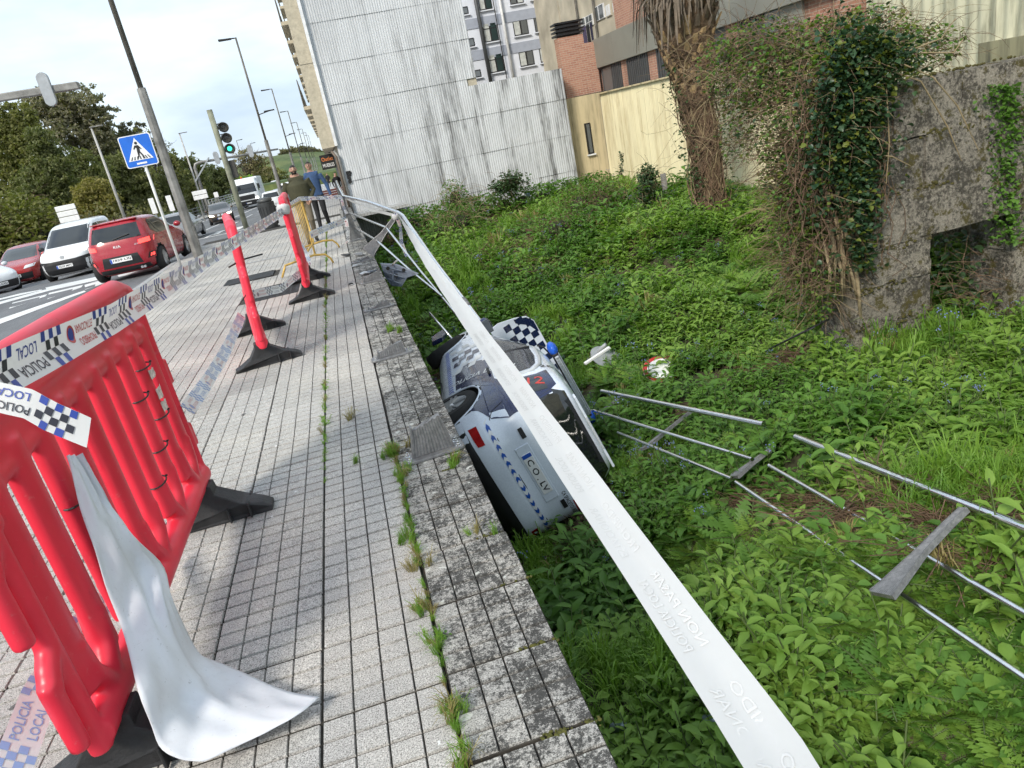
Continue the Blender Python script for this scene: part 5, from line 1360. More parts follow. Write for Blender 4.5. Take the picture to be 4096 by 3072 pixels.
# backs of direction boards
def boards(label, px_tl, px_br, n, y, pxs, postpx, tilt=0):
    a = ony(*px_tl, y); b = ony(*px_br, y); t = thing('direction_sign', label, 'sign', ((a.x + b.x) / 2, y, zs(y)), group='direction signs seen from behind')
    x0, x1 = min(a.x, b.x), max(a.x, b.x); z0, z1 = min(a.z, b.z), max(a.z, b.z); h = (z1 - z0) / n
    for k in range(n):
        mb = MB(); mb.box(((x0 + x1) / 2, y, z1 - h * (k + .5)), (x1 - x0, .05, h * .90)); mb.build('board', M_SIGNW, t, bevel=.02)
    for s_ in ((.5,) if n > 2 else (.25, .75)):
        x = x0 + (x1 - x0) * s_; mb = MB(); mb.tube([(x, y + .06, zs(y)), (x, y + .06, z1)], .06, 8); mb.build('post', M_GALV, t)
boards('stack of four white direction boards seen from behind on the left verge', f1(312, 1195), f1(478, 1300), 4, 44, 0, 0)
boards('pair of white sign boards beside the overhead signal column', q_(610, 800), q_(865, 890), 2, 70, 0, 0)
boards('single white sign board in front of the railings', q_(930, 810), q_(1020, 880), 1, 74, 0, 0)
for k, (x_, y_) in enumerate(((45, 1010), (300, 970))):
    c_ = ony(*q_(x_, y_), 50); t = thing('marker_post', ('left white marker post behind the red hatchback', 'right white marker post behind the red hatchback')[k], 'post', (c_.x, 50, zs(50)))
    mb = MB(); mb.box((c_.x, 50, (c_.z + zs(50)) / 2), (.10, .04, c_.z - zs(50))); mb.build('post', M_GALV, t); mb = MB(); mb.box((c_.x, 49.97, c_.z), (.32, .02, .95)); mb.build('panel', M_SIGNW, t, bevel=.02)
# railings and guard rail on the far side
def railing_far(label, A, B, h, n, bars, cat='railing', m=M_GALV):
    A = Vector(A); B = Vector(B); t = thing('far_railing', label, cat, A)
    for k in range(n + 1):
        p = A.lerp(B, k / n); p.z = zs(p.y) + .12; mb = MB(); mb.box(p + Vector((0, 0, h / 2)), (.09, .09, h)); mb.build('post', m, t)
    for q in range(bars):
        mb = MB(); zq = h * (q + 1) / bars; P = []
        for k in range(n + 1): p = A.lerp(B, k / n); P.append((p.x, p.y, zs(p.y) + .12 + zq - .04))
        mb.tube(P, .045, 6); mb.build('rail', m, t)
    return t
railing_far('low metal railing along the far pavement edge below the trees', (-16.3, 60, 0), (-15.4, 105, 0), 1.0, 18, 3)
railing_far('pale metal fence on the far bridge beside the lorry', (-13.3, 84, 0), (-12.6, 150, 0), 1.6, 30, 6, m=mat('pale_fence', (.4, .4, .38), .6))
# ================================================================ BUILDINGS
YW = 27.0
g2 = lambda x, y: ((1100 + x * .6329) / 1.8517, y * .6329 / 1.8517)          # crop of the corrugated wall
gb_ = lambda x, y: ((1850 + x * .4747) / 1.8517, y * .4747 / 1.8517)          # crop of the blocks behind
def streaky(name, c, stain, sx, amt, bias=None):
    k = NB(name); p = k.pos()
    a = k.noise(k.scale(p, (sx, sx, .22)), 1.0, 6, .7); a2 = k.noise(k.scale(p, (sx * 3, sx * 3, .35)), 1.0, 4, .6); b = k.noise(k.scale(p, (.45, .45, .5)), 1.0, 4, .6); d = k.noise(k.scale(p, (3, 3, 1.0)), 1.5, 4, .6)
    cc = k.mix(1.0, c, k.ramp(b, (.3, .86), (.7, 1.05)), 'MULTIPLY')
    m = k.math('MULTIPLY', k.ramp(a, (.45, 0.0), (.60, 1.0)), k.ramp(a2, (.30, .25), (.62, 1.0)))
    m = k.math('MULTIPLY', m, k.ramp(d, (.30, .15), (.58, 1.0)))
    if bias is not None:
        sp_ = k.n('ShaderNodeSeparateXYZ'); k.l(p, sp_.inputs[0])
        g = k.math('ADD', k.math('MULTIPLY', sp_.outputs[0], bias[0]), k.math('MULTIPLY', sp_.outputs[2], bias[1])); g = k.math('ADD', g, k.math('MULTIPLY', b, .6))
        m = k.math('MULTIPLY', m, k.ramp(g, bias[2], bias[3]))
    cc = k.mix(k.math('MULTIPLY', m, amt), cc, stain); k.col(cc); k.rough(.65); return k.m
M_CORR = streaky('white_corrugated_sheet', (.56, .575, .59), (.04, .04, .036), 2.6, 1.0, (.09, -.05, (.25, .22), (.75, 1.0)))
M_YELL = streaky('yellow_corrugated_sheet', (.78, .70, .46), (.30, .20, .07), 3.0, .55)
M_CREAMC = streaky('cream_corrugated_sheet', (.60, .58, .42), (.10, .10, .06), 2.5, .85)
M_BEIGE = streaky('beige_render', (.60, .50, .31), (.09, .075, .05), 5.0, .7)
def facade():
    k = NB('speckled_beige_cladding'); p = k.pos(); n = k.noise(p, 7, 6, .75); c = k.mix(1.0, (.47, .42, .32), k.ramp(n, (.3, .75), (.7, 1.15)), 'MULTIPLY')
    k.col(c); k.rough(.85); return k.m
M_FAC = facade()
def brick():
    k = NB('brick'); p = k.pos(); sx = k.n('ShaderNodeSeparateXYZ'); k.l(p, sx.inputs[0]); cb = k.n('ShaderNodeCombineXYZ')
    k.l(k.math('ADD', sx.outputs[0], sx.outputs[1]), cb.inputs[0]); k.l(sx.outputs[2], cb.inputs[1])
    b = k.n('ShaderNodeTexBrick'); b.inputs['Scale'].default_value = 4.0; b.inputs['Color1'].default_value = (.43, .22, .15, 1); b.inputs['Color2'].default_value = (.35, .165, .115, 1); b.inputs['Mortar'].default_value = (.42, .34, .27, 1)
    b.inputs['Mortar Size'].default_value = .03; b.inputs['Brick Width'].default_value = .9; b.inputs['Row Height'].default_value = .3; k.l(cb.outputs[0], b.inputs['Vector'])
    st = k.noise(k.scale(p, (3, 3, .4)), 1, 5, .6); c = k.mix(k.ramp(st, (.55, 0.0), (.75, .7)), b.outputs[0], (.05, .03, .025))
    k.col(c); k.rough(.85); k.bump(b.outputs['Fac'], -.3, .01); return k.m
M_BRICK = brick()
M_PANELG = mat('grey_cladding', (.25, .245, .21), .5, .1, var=.12, vs_=.8); M_SHUT = mat('dark_shutter', (.075, .08, .085), .5, .2, var=.2); M_BLOCK = mat('grey_block_render', (.66, .69, .76), .8, var=.12, vs_=.6); M_BAND = mat('grey_band', (.34, .37, .44), .8, var=.1)
M_WFRAME = mat('black_frame', (.012, .012, .013), .4); M_WGLASS = glassmat('window_glass', (.10, .11, .115)); M_CURT = mat('curtain', (.5, .52, .5), .8, var=.3, vs_=6); M_DGREEN = mat('dark_green_shutter', (.01, .03, .028), .4)
M_TRIMW = mat('white_trim', (.75, .76, .77), .5); M_OLD = mat('stained_beige_wall', (.50, .45, .35), .9, var=.35, vs_=.7, bump=.2, bs=10)

# --- tall building with the white corrugated gable
bld = thing('corrugated_building', 'tall building whose side wall is clad in streaked white corrugated sheets', 'building', (.4, YW, 0))
xstep = ony(*g2(1285, 530), YW).x; xend = ony(*g2(1818, 430), YW).x; zlow = ony(*g2(1550, 480), YW).z; XL = .42
mb = MB(); mb.box(((XL + xstep) / 2, YW + 6.2, 3.3), (xstep - XL, 12, 12.6)); mb.box(((xstep + xend) / 2, YW + 6.2, (zlow - 3) / 2), (xend - xstep - .01, 12, zlow + 3)); core = mb.build('wall', M_OLD, bld)
zj = ony(*g2(330, 655), YW).z; RP = 1.29; PW = 1.008; pitch = .084
def corr_mesh(name, w, h, pitch, amp, m, trap=False, ov=.06):
    mb = MB(); n = int(round(w / pitch)) * (4 if trap else 6); V = []
    for i in range(n + 1):
        x = w * i / n
        if trap: y = amp * (1 if (i % 4) in (1, 2) else -1)
        else: y = amp * math.sin(2 * PI * x / pitch)
        V += [(x, y - .012, 0 - ov), (x, y + .012, h)]
    mb.add(V, [(2 * i, 2 * i + 2, 2 * i + 3, 2 * i + 1) for i in range(n)]); return mb.mesh(name, m, True)
SHEET = corr_mesh('corrugated_sheet', PW, RP, pitch, .009, M_CORR); HALF = {}
cnt = 0
for r_ in range(-6, 6):
    z = zj + r_ * RP
    for c_ in range(9):
        x = XL + c_ * PW; top = z + RP
        w = min(PW, (xstep if z > zlow - .2 else xend) - x); h = RP
        if z + .05 > zlow and x > xstep - .3: continue
        if z < zlow < top and x > xstep - .6: h = zlow - z
        if w < .15: continue
        key = (round(w, 2), round(h, 2))
        if key == (round(PW, 2), round(RP, 2)): me = SHEET
        else:
            if key not in HALF: HALF[key] = corr_mesh('corrugated_sheet', w, h, pitch, .009, M_CORR)
            me = HALF[key]
        o = link('corrugated_sheet', me, bld); o.location = (x, YW + .16 + RNG.uniform(-.006, .006), z); o.rotation_euler = (R(.3), 0, R(RNG.uniform(-.12, .12)))
mb = MB(); mb.box((XL - .01, YW + .10, 5.9), (.10, .16, 7.6)); mb.build('corner_trim', M_TRIMW, bld)
# overhanging street front with balconies
mb = MB(); mb.box((.13, YW + 20, 6.0), (.46, 39.6, 7.8)); fr = mb.build('street_front', M_FAC, bld)
for f_ in range(1, 4):
    z = 2.1 + f_ * 2.75
    for k in range(9):
        y = YW + 1.2 + k * 4.2; mb = MB(); mb.box((-.22, y + 1.3, z - 1.3), (.26, 2.8, .12)); bb = mb.build('balcony', M_FAC, bld)
        mb = MB(); mb.box((-.33, y + 1.3, z - .8), (.03, 2.8, .9)); mb.build('balustrade', M_GALVD, bb)
mb = MB()
for k in range(3): mb.box((.13, YW + .185, 2.1 + 2.75 * k), (.44, .012, .02))
o = mb.build('panel_joint', M_OLD, bld); o['kind'] = 'stuff'
mb = MB(); mb.box((.9, YW + 20, .6), (.9, 39, 3.3)); mb.build('shop_front', mat('dark_shopfront', (.05, .05, .05), .4, var=.4, vs_=1), bld)
for k, x in enumerate((.30, .38)):
    mb = MB(); mb.tube([(x, YW + .05, -.3), (x, YW + .05, 1.75), (x - .1, YW + .12, 1.95)], .045, 8); mb.build('downpipe', mat('brown_pipe', (.16, .12, .09), .6) if k == 0 else M_GALV, bld, True)
sg_ = thing('shop_sign', 'black shop sign projecting from the street front reading outlet muebles', 'sign', (.1, 34, 1.4))
mb = MB(); mb.box((-.02, 34, 1.62), (.62, .08, .62)); sb = mb.build('sign_box', M_SIGNK, sg_, bevel=.01)
for tx, z, h, mm in (('Outlet', 1.74, .17, mat('sign_orange', (.7, .22, .06), .5)), ('MUEBLES', 1.48, .15, M_SIGNW)):
    vs_, fs_ = fit_text(tx, .5, h, .01); mb = MB(); mb.add([(-.02 + a, 33.955, z + b) for a, b in vs_], fs_); mb.build('lettering', mm, sb)['kind'] = 'stuff'
mb = MB(); mb.bar((.1, 34, 1.98), (.45, 34, 1.98), .03, .03); mb.build('bracket', M_DARK, sg_)
# scrawled black graffiti on the lowest sheets
def scrawl(px):
    mb = MB(); mb.tube([ony(*g2(*q), YW + .118) for q in px], .035, 5, flat=.4, up=(0, 1, 0)); return mb.build('graffiti_stroke', M_SIGNK, bld)
for S_ in ([(448, 1090), (476, 1084)], [(452, 1092), (458, 1106)], [(464, 1088), (468, 1104)], [(474, 1084), (480, 1100)], [(455, 1112), (482, 1106)], [(458, 1112), (464, 1132)], [(463, 1124), (478, 1120)], [(464, 1134), (480, 1128)], [(466, 1140), (470, 1158), (482, 1152), (478, 1138), (466, 1140)]): scrawl(S_)

# --- grey apartment block far behind
YB = 46.0
blk = thing('grey_block', 'pale grey apartment block with dark window frames rising behind the corrugated wall', 'building', (11, YB, 0))
bl0, bl1 = ony(*gb_(-120, 300), YB).x, ony(*gb_(835, 300), YB).x
mb = MB(); mb.box(((bl0 + bl1) / 2, YB + 6, 6), (bl1 - bl0, 12, 22)); mb.build('wall', M_BLOCK, blk)
def cs_rect(fn, x0, y0, x1, y1, plane):
    c = ony(*fn((x0 + x1) / 2, (y0 + y1) / 2), plane); s = .4747 * plane * 1.06 / 2852; th = R(11); bw, bh = (x1 - x0) * s, (y1 - y0) * s
    W = (bw * math.cos(th) - bh * math.sin(th)) / math.cos(2 * th); H = (bh * math.cos(th) - bw * math.sin(th)) / math.cos(2 * th); return c, W, H
def bwin(parent, x0, y0, x1, y1, plane, kind=0):
    c, W, H = cs_rect(gb_, x0, y0, x1, y1, plane); y = plane - .04
    mb = MB(); mb.box((c.x, plane + .02, c.z), (W, .1, H)); w_ = mb.build('window', M_WFRAME if kind < 3 else M_TRIMW, parent)
    n = 2; fw = .07
    for k in range(n):
        cx = c.x - W / 2 + W * (k + .5) / n; mb = MB(); m_ = M_WGLASS
        if kind == 1: m_ = M_CURT if k == 0 else M_DGREEN
        if kind == 0: m_ = M_CURT if (k + int(x0)) % 2 else M_WGLASS
        mb.box((cx, plane - .035, c.z - (0 if kind != 1 else .0)), (W / n - fw * 1.4, .01, H - fw * 2)); mb.build('pane', m_, w_)
    if kind in (0, 1) and H > 1:
        mb = MB(); mb.box((c.x, plane - .045, c.z + H * .18), (W - .05, .012, .05)); mb.build('transom', M_WFRAME, w_)
    mb = MB(); mb.box((c.x, plane - .06, c.z - H / 2 - .03), (W + .15, .16, .06)); mb.build('sill', M_BLOCK, w_)
for q in ((170, 195, 300, 345, 1), (215, 455, 350, 605, 1), (125, -70, 245, 75, 1), (425, 170, 555, 295, 0), (600, 135, 730, 260, 0), (475, 430, 605, 555, 0), (645, 395, 775, 520, 0), (390, -90, 510, 30, 0), (560, -125, 680, -10, 0), (-60, 60, 45, 130, 2), (0, 325, 100, 400, 2), (55, 590, 155, 660, 2)): bwin(blk, *q[:4], YB, q[4])
for (xa, ya, xb, yb) in ((-100, 228, 815, 75), (-60, 488, 815, 348), (-140, -40, 815, -200)):
    a, b = ony(*gb_(xa, ya), YB), ony(*gb_(xb, yb), YB); mb = MB(); mb.box(((a.x + b.x) / 2, YB - .01, (a.z + b.z) / 2), (b.x - a.x, .06, .55)); mb.build('band', M_BAND, blk)
for (xa, ya, xb, yb, r_, m_) in ((100, -60, 238, 690, .11, M_SHUT), (280, -60, 428, 660, .085, M_TRIMW), (236, -60, 372, 650, .03, M_DARK)):
    a, b = ony(*gb_(xa, ya), YB - .2), ony(*gb_(xb, yb), YB - .2); mb = MB(); mb.tube([(b.x, YB - .2, a.z + 3), (b.x, YB - .2, b.z - 1)], r_, 8); mb.build('downpipe', m_, blk, True)

# --- brick house at the back corner, its grey-clad flank runs along the right side of the lot
XF = 10.75
hs = thing('brick_house', 'brick house with grey cladding band and dark shutters behind the yellow wall', 'building', (XF, 28.2, 0))
YBk = 28.0
bx1 = XF; bx0 = ony(*gb_(815, 400), YBk).x
zt1 = ony(*gb_(830, 320), YBk).z; zt2 = ony(*gb_(1050, 360), YBk).z; zb = ony(*gb_(1000, 810), YBk).z
chx = ony(*gb_(1015, 300), YBk).x
mb = MB(); mb.box(((bx0 + bx1) / 2, YBk + .25, (zb + zt2) / 2), (bx1 - bx0, .5, zt2 - zb)); mb.build('brick_wall', M_BRICK, hs)
mb = MB(); mb.box(((bx0 + chx) / 2, YBk + .25, zt2 + (zt1 - zt2) / 2 + .0), (chx - bx0, .497, zt1 - zt2 + .02)); ch = mb.build('chimney', M_BRICK, hs)
for k in range(4):
    mb = MB(); mb.box(((bx0 + chx) / 2, YBk + .25, zt1 + .10 + k * .13), (chx - bx0 + .12, .62, .06)); mb.build('cowl_slat', M_WFRAME, ch)
mb = MB(); mb.box(((bx0 + chx) / 2, YBk + .25, zt1 + .28), (chx - bx0 - .2, .4, .5)); mb.build('cowl_core', M_WFRAME, ch)
mb = MB(); mb.box((bx0 + .9, YBk - .03, zb), (bx1 - bx0 - .2, .2, .05)); mb.build('brick_ledge', M_DARK, hs)
# flank along x = XF (faces the lot)
zp1, zp0 = onx(*gb_(1075, 350), XF).z, onx(*gb_(1110, 585), XF).z
zy = onx(*gb_(1060, 815), XF - .2).z           # top of the yellow wall
XC = 11.0; g3 = lambda x, y: ((2300 + x * .8138) / 1.8517 * 1.0, y * .8138 / 1.8517); yc0 = onx(*g3(1440, 150), XC).y; YN = yc0 + .3
mb = MB(); mb.box((XF + 3, (YN + 33) / 2, (zp1 + zy) / 2 - .3), (5.7, 33 - YN, zp1 - zy - .2)); mb.build('wall', M_BRICK, hs)
for k in range(int((28.2 - YN) / 2)):
    y0 = 28.2 - k * 2.0; mb = MB(); mb.box((XF + .06, y0 - 1.0, (zp1 + zp0) / 2), (.22, 1.985, zp1 - zp0)); mb.build('cladding_panel', M_PANELG, hs)
mb = MB(); mb.box((XF + 1.5, 22.5, zp1 + .75), (2, 9, 1.5)); mb.build('attic_wall', M_BRICK, hs)
# shutters, windows and brick piers between cladding and yellow wall
def flank(px0, px1, m, name, dx, parent=hs, zz0=None, zz1=None):
    ya = onx(*gb_(px0[0], px0[1]), XF).y; yb = onx(*gb_(px1[0], px1[1]), XF).y
    y0, y1 = min(ya, yb), max(ya, yb); z0, z1 = zy - .05 if zz0 is None else zz0, zp0 if zz1 is None else zz1
    mb = MB(); mb.box((XF + .15 - dx, (y0 + y1) / 2, (z0 + z1) / 2), (.06, y1 - y0, z1 - z0)); o = mb.build(name, m, parent); return o, y0, y1, z0, z1
def shutter(a, b):
    o, y0, y1, z0, z1 = flank(a, b, M_SHUT, 'shutter', .02); n = max(3, int((y1 - y0) / .16))
    for k in range(n):
        y = y0 + (y1 - y0) * (k + .5) / n; mb = MB(); mb.box((XF + .08, y, (z0 + z1) / 2), (.05, (y1 - y0) / n * .55, z1 - z0 - .04)); mb.build('slat', M_SHUT, o)
def pane(a, b):
    o, *_ = flank(a, b, M_WFRAME, 'window', .0); o2, y0, y1, z0, z1 = flank(a, b, M_WGLASS, 'pane', .035, o, zy, zp0 - .08)
    mb = MB(); mb.box((XF + .12, y1 - (y1 - y0) * .28, (z0 + z1) / 2), (.02, (y1 - y0) * .4, z1 - z0)); mb.build('curtain', M_CURT, o)
pane((1160, 660), (1240, 640)); shutter((1240, 640), (1325, 610)); flank((1325, 620), (1370, 610), M_BRICK, 'brick_pier', .03); shutter((1372, 600), (1548, 540)); flank((1548, 540), (1615, 520), M_BRICK, 'brick_pier', .03); shutter((1618, 520), (1830, 480))
g3 = lambda x, y: ((2300 + x * .8138) / 1.8517 * 1.0, y * .8138 / 1.8517)
def yat(x, y): return onx(*g3(x, y), XF).y
def flank_y(ya, yb, m, name, dx=.03):
    y0, y1 = min(ya, yb), max(ya, yb); mb = MB(); mb.box((XF + .15 - dx, (y0 + y1) / 2, (zy + zp0) / 2), (.06, y1 - y0, zp0 - zy + .1)); return mb.build(name, m, hs)
ys_ = [yat(640, 250), yat(725, 150), yat(785, 150), yat(910, 120), yat(990, 90), yat(1100, 70)]
o = flank_y(ys_[0], ys_[1], M_SHUT, 'shutter', .02); flank_y(ys_[1], ys_[2], M_BRICK, 'brick_pier'); o = flank_y(ys_[2], ys_[3], M_SHUT, 'shutter', .02)
for (ya, yb, par) in ((ys_[2], ys_[3], o),):
    n = 9
    for k in range(n): mb = MB(); mb.box((XF + .08, ya + (yb - ya) * (k + .5) / n, (zy + zp0) / 2), (.05, abs(yb - ya) / n * .5, zp0 - zy)); mb.build('slat', M_SHUT, par)
o = flank_y(ys_[3], ys_[4], M_WGLASS, 'window', .02)
o = flank_y(ys_[4], ys_[5], M_PANELG, 'louvre_panel', .03)

# --- yellow corrugated wall and beige wall below the house
XY = XF - .22; zyb = -2.4
yw = thing('yellow_wall', 'pale yellow corrugated metal wall along the right side of the lot', 'wall', (XY, 20, -1.4))
YP = corr_mesh('corrugated_panel', 1.0, zy - zyb, .125, .02, M_YELL, True, 0)
NYP = int(27.6 - YN - .2)
for k in range(NYP):
    o = link('corrugated_panel', YP, yw); o.location = (XY + RNG.uniform(-.004, .004), 27.6 - k * 1.0, zyb); o.rotation_euler = (0, 0, R(-90))
mb = MB(); mb.box((XY + .04, 27.6 - NYP / 2, zy + .02), (.24, NYP, .05)); mb.build('coping_flashing', M_BEIGE, yw)
mb = MB(); mb.box((XY + .14, 27.6 - NYP / 2, -.3), (.08, NYP, 3.8)); mb.build('backing', M_BEIGE, yw)
bw = thing('beige_wall', 'beige rendered wall with a slit window in the back corner', 'wall', (9.7, 27.75, -1.2))
bxw0, bxw1 = xend + .02, XY + .02
mb = MB(); mb.box(((bxw0 + bxw1) / 2, 27.85, (zb - 2.5) / 2), (bxw1 - bxw0, .25, zb + 2.5)); mb.build('render', M_BEIGE, bw)
c, W, H = cs_rect(gb_, 1035, 1050, 1100, 1285, 27.7); mb = MB(); mb.box((c.x, 27.72, c.z), (.24, .06, H)); w_ = mb.build('window', M_WFRAME, bw); mb = MB(); mb.box((c.x + .01, 27.685, c.z), (.12, .02, H - .1)); mb.build('pane', M_WGLASS, w_); mb = MB(); mb.box((c.x, 27.68, c.z - H / 2 - .03), (.34, .12, .05)); mb.build('sill', M_TRIMW, w_)
# --- weathered beige block behind the brick house
XO = 14.2
ob = thing('beige_block', 'stained beige block with white windows above the brick house', 'building', (XO, 36, 0))
mb = MB(); mb.box((XO + 5, 35.6, 6), (10, 12, 20)); mb.build('wall', M_OLD, ob)
y0f = ony(*gb_(830, 150), 45.2)
xs0 = ony(*gb_(815, 150), 41.7).x; mb = MB(); mb.box(((xs0 + 18) / 2, 44.7, 6), (18 - xs0, 6, 20)); mb.build('stair_tower', M_OLD, ob)
def owin(x0, y0, x1, y1, frame=M_TRIMW, glass=M_WGLASS):
    c = onx(*gb_((x0 + x1) / 2, (y0 + y1) / 2), XO); yl, yr = onx(*gb_(x0, (y0 + y1) / 2), XO).y, onx(*gb_(x1, (y0 + y1) / 2), XO).y
    zt, zbm = onx(*gb_((x0 + x1) / 2, y0 + (x1 - x0) * .22), XO).z, onx(*gb_((x0 + x1) / 2, y1 - (x1 - x0) * .22), XO).z
    mb = MB(); mb.box((XO - .0, (yl + yr) / 2, (zt + zbm) / 2), (.12, abs(yl - yr), zt - zbm)); w_ = mb.build('window', frame, ob)
    for k in (-1, 1): mb = MB(); mb.box((XO - .065, (yl + yr) / 2 + k * abs(yl - yr) * .24, (zt + zbm) / 2), (.02, abs(yl - yr) * .38, (zt - zbm) * .88)); mb.build('pane', glass, w_)
for q in ((985, 140, 1045, 250), (1046, 110, 1105, 235), (1112, 20, 1202, 190)): owin(*q)
for q in ((1215, 20, 1258, 148), (1272, -10, 1332, 112), (1350, -30, 1402, 78)): owin(*q, M_OLD, M_TRIMW)
for xx in (958, 1105):
    c = onx(*gb_(xx, 100), XO - .15); mb = MB(); mb.tube([(XO - .12, c.y, c.z + 5), (XO - .12, c.y, c.z - 2)], .06, 6); mb.build('downpipe', M_GALVD, ob)
a_ = ony(*gb_(860, 150), 41.7); mb = MB(); mb.tube([(a_.x, 41.65, 14), (a_.x, 41.65, 2)], .1, 8); mb.build('downpipe', M_TRIMW, ob)
c, W, H = cs_rect(gb_, 885, 180, 942, 252, 41.7); mb = MB(); mb.box((c.x, 41.72, c.z), (max(W, .6), .1, max(H, .7))); w_ = mb.build('window', M_WFRAME, ob)
for k in range(5): mb = MB(); mb.bar((c.x - .3 + k * .15, 41.66, c.z - .4), (c.x - .3 + k * .15, 41.66, c.z + .4), .03, .03); mb.build('bar', M_TRIMW, w_)
# laundry on a line by the chimney
lc = onx(*gb_(1065, 280), XF + 1.2)
t = thing('laundry', 'dark clothes drying on a small line beside the brick chimney', 'laundry', lc)
for k in range(3):
    mb = MB(); P = []
    for i in range(5):
        for j in range(5): P.append((lc.x + .03 * math.sin(i * 2 + k), lc.y - .5 + k * .42 + .09 * i, lc.z + .35 - j * .18 - .03 * math.sin(i * 1.7)))
    mb.add(P, [(i * 5 + j, i * 5 + j + 1, (i + 1) * 5 + j + 1, (i + 1) * 5 + j) for i in range(4) for j in range(4)]); mb.build('garment', mat('dark_cloth_%d' % k, [(.02, .02, .05), (.012, .012, .014), (.06, .05, .10)][k], .9), t, True)
mb = MB(); mb.tube([(lc.x, lc.y - .7, lc.z + .4), (lc.x, lc.y + .9, lc.z + .4)], .012, 5); mb.build('line', M_TRIMW, t)
# --- cream corrugated shed at the right
cs = thing('cream_shed', 'cream corrugated shed wall with grimy plinth behind the ruin at the right', 'building', (XC, 10, -1))
CP = corr_mesh('corrugated_panel', 1.0, 9.0, .25, .022, M_CREAMC, True, 0)
for k in range(14):
    o = link('corrugated_panel', CP, cs); o.location = (XC + RNG.uniform(-.005, .005), yc0 - k * 1.0, onx(*g3(2030, 330), XC).z - .4); o.rotation_euler = (0, 0, R(-90))
mb = MB(); mb.box((XC + 2.2, yc0 - 7, 2), (4, 14, 9)); mb.build('wall', M_OLD, cs)
zpl = onx(*g3(2030, 205), XC).z; ypl = onx(*g3(2010, 260), XC).y
mb = MB(); mb.box((XC - .06, ypl - 3, zpl - 1.7), (.12, 6, 3.4)); mb.build('plinth', streaky('grimy_plinth', (.30, .28, .17), (.04, .04, .03), 3, .9), cs)
# ================================================================ RUIN, PLANTS AND TREES
def stonemat():
    k = NB('mossy_granite'); p = k.pos(); oi = k.n('ShaderNodeObjectInfo').outputs['Random']
    a = k.noise(p, 60, 4, .75); b = k.noise(p, 2.6, 6, .7); d = k.noise(p, 5.0, 5, .65); e = k.noise(p, 14, 4, .6)
    f = k.noise(p, 22, 7, .8)
    c = k.mix(1.0, (.36, .325, .27), k.ramp(a, (.3, .5), (.7, 1.5)), 'MULTIPLY')
    c = k.mix(1.0, c, k.ramp(oi, (0, .85), (1, 1.12)), 'MULTIPLY')
    dk = k.ramp(k.math('ADD', f, k.math('MULTIPLY', k.math('SUBTRACT', b, .5), .7)), (.44, 0.0), (.58, .9))
    c = k.mix(dk, c, (.045, .040, .032))
    c = k.mix(k.ramp(k.math('ADD', d, k.math('MULTIPLY', k.math('SUBTRACT', f, .5), .5)), (.55, 0.0), (.63, .9)), c, (.10, .082, .014))
    c = k.mix(k.ramp(e, (.70, 0.0), (.74, .7)), c, (.50, .50, .46))
    k.col(c); k.rough(.95); k.bump(k.math('ADD', k.math('MULTIPLY', a, .4), k.math('ADD', f, b)), 1.0, .05); return k.m
M_STONE = stonemat()
YR = 6.85
ruin = thing('ruined_stone_wall', 'ruined mossy stone wall with a dark doorway at the right', 'wall', (5.9, YR, -1.5))
def stone(x0, x1, z0, z1, y0, y1, seed, jit=.018):
    r = random.Random(seed); z0 += r.uniform(-.02, .0); z1 += r.uniform(-.0, .02); bm = bmesh.new(); bmesh.ops.create_cube(bm, size=1)
    bmesh.ops.subdivide_edges(bm, edges=bm.edges, cuts=5, use_grid_fill=True)
    sx, sy, sz = x1 - x0 - .010, y1 - y0, z1 - z0 - .010; ph = [r.random() * 9 for _ in range(6)]
    for v in bm.verts:
        q = v.co * 2; m = max(abs(q.x), abs(q.y), abs(q.z)); n_ = q.normalized()
        # round the arrises
        e = sorted((abs(q.x), abs(q.y), abs(q.z)))
        sh = max(0, e[1] - .72) * .2
        P = Vector((v.co.x * sx, v.co.y * sy, v.co.z * sz)); P -= Vector((n_.x, n_.y, n_.z)) * sh * .3 * min(sx, sz)
        w = math.sin(P.x * 11 + ph[0]) * math.sin(P.z * 13 + ph[1]) + .6 * math.sin(P.x * 27 + ph[2] + P.z * 19) + .5 * math.sin(P.z * 41 + ph[3] + P.y * 23)
        P += n_ * (w * jit * .45 + r.uniform(-.4, .4) * jit * .5)
        v.co = P + Vector(((x0 + x1) / 2, (y0 + y1) / 2, (z0 + z1) / 2))
    me = bpy.data.meshes.new('stone'); bm.to_mesh(me); bm.free(); me.materials.append(M_STONE); me.polygons.foreach_set('use_smooth', [True] * len(me.polygons)); me.set_sharp_from_angle(angle=R(50))
    return link('stone', me, ruin)
X3 = lambda px, py=800: ony(*g3(px, py), YR).x
Zl = [ony(*g3(1700, q), YR).z for q in (395, 670, 935, 1165)]
zD = ony(*g3(1560, 1390), YR).z; zE = ony(*g3(1560, 1575), YR).z
T_ = .62
xa = X3(1360, 1100)                                 # wall end
rowsx = [(Zl[1], Zl[0], [xa - .02, X3(1560, 540), X3(1905, 520), X3(2240, 480), X3(2600, 450), X3(3100, 400)]),
         (Zl[2], Zl[1], [xa + .0, X3(1480, 820), X3(1717, 800), X3(2090, 760), X3(2500, 700), X3(3100, 650)]),
         (Zl[3], Zl[2], [xa - .015, X3(1500, 1050), X3(2190, 1000), X3(2700, 950), X3(3100, 900)])]
sd = 0
for z0, z1, xs_ in rowsx:
    for a, b in zip(xs_[:-1], xs_[1:]): sd += 1; stone(a, b, z0, z1, YR + RNG.uniform(-.03, .02), YR + T_, sd)
ox0, ox1 = X3(1752, 1300), X3(2150, 1250)
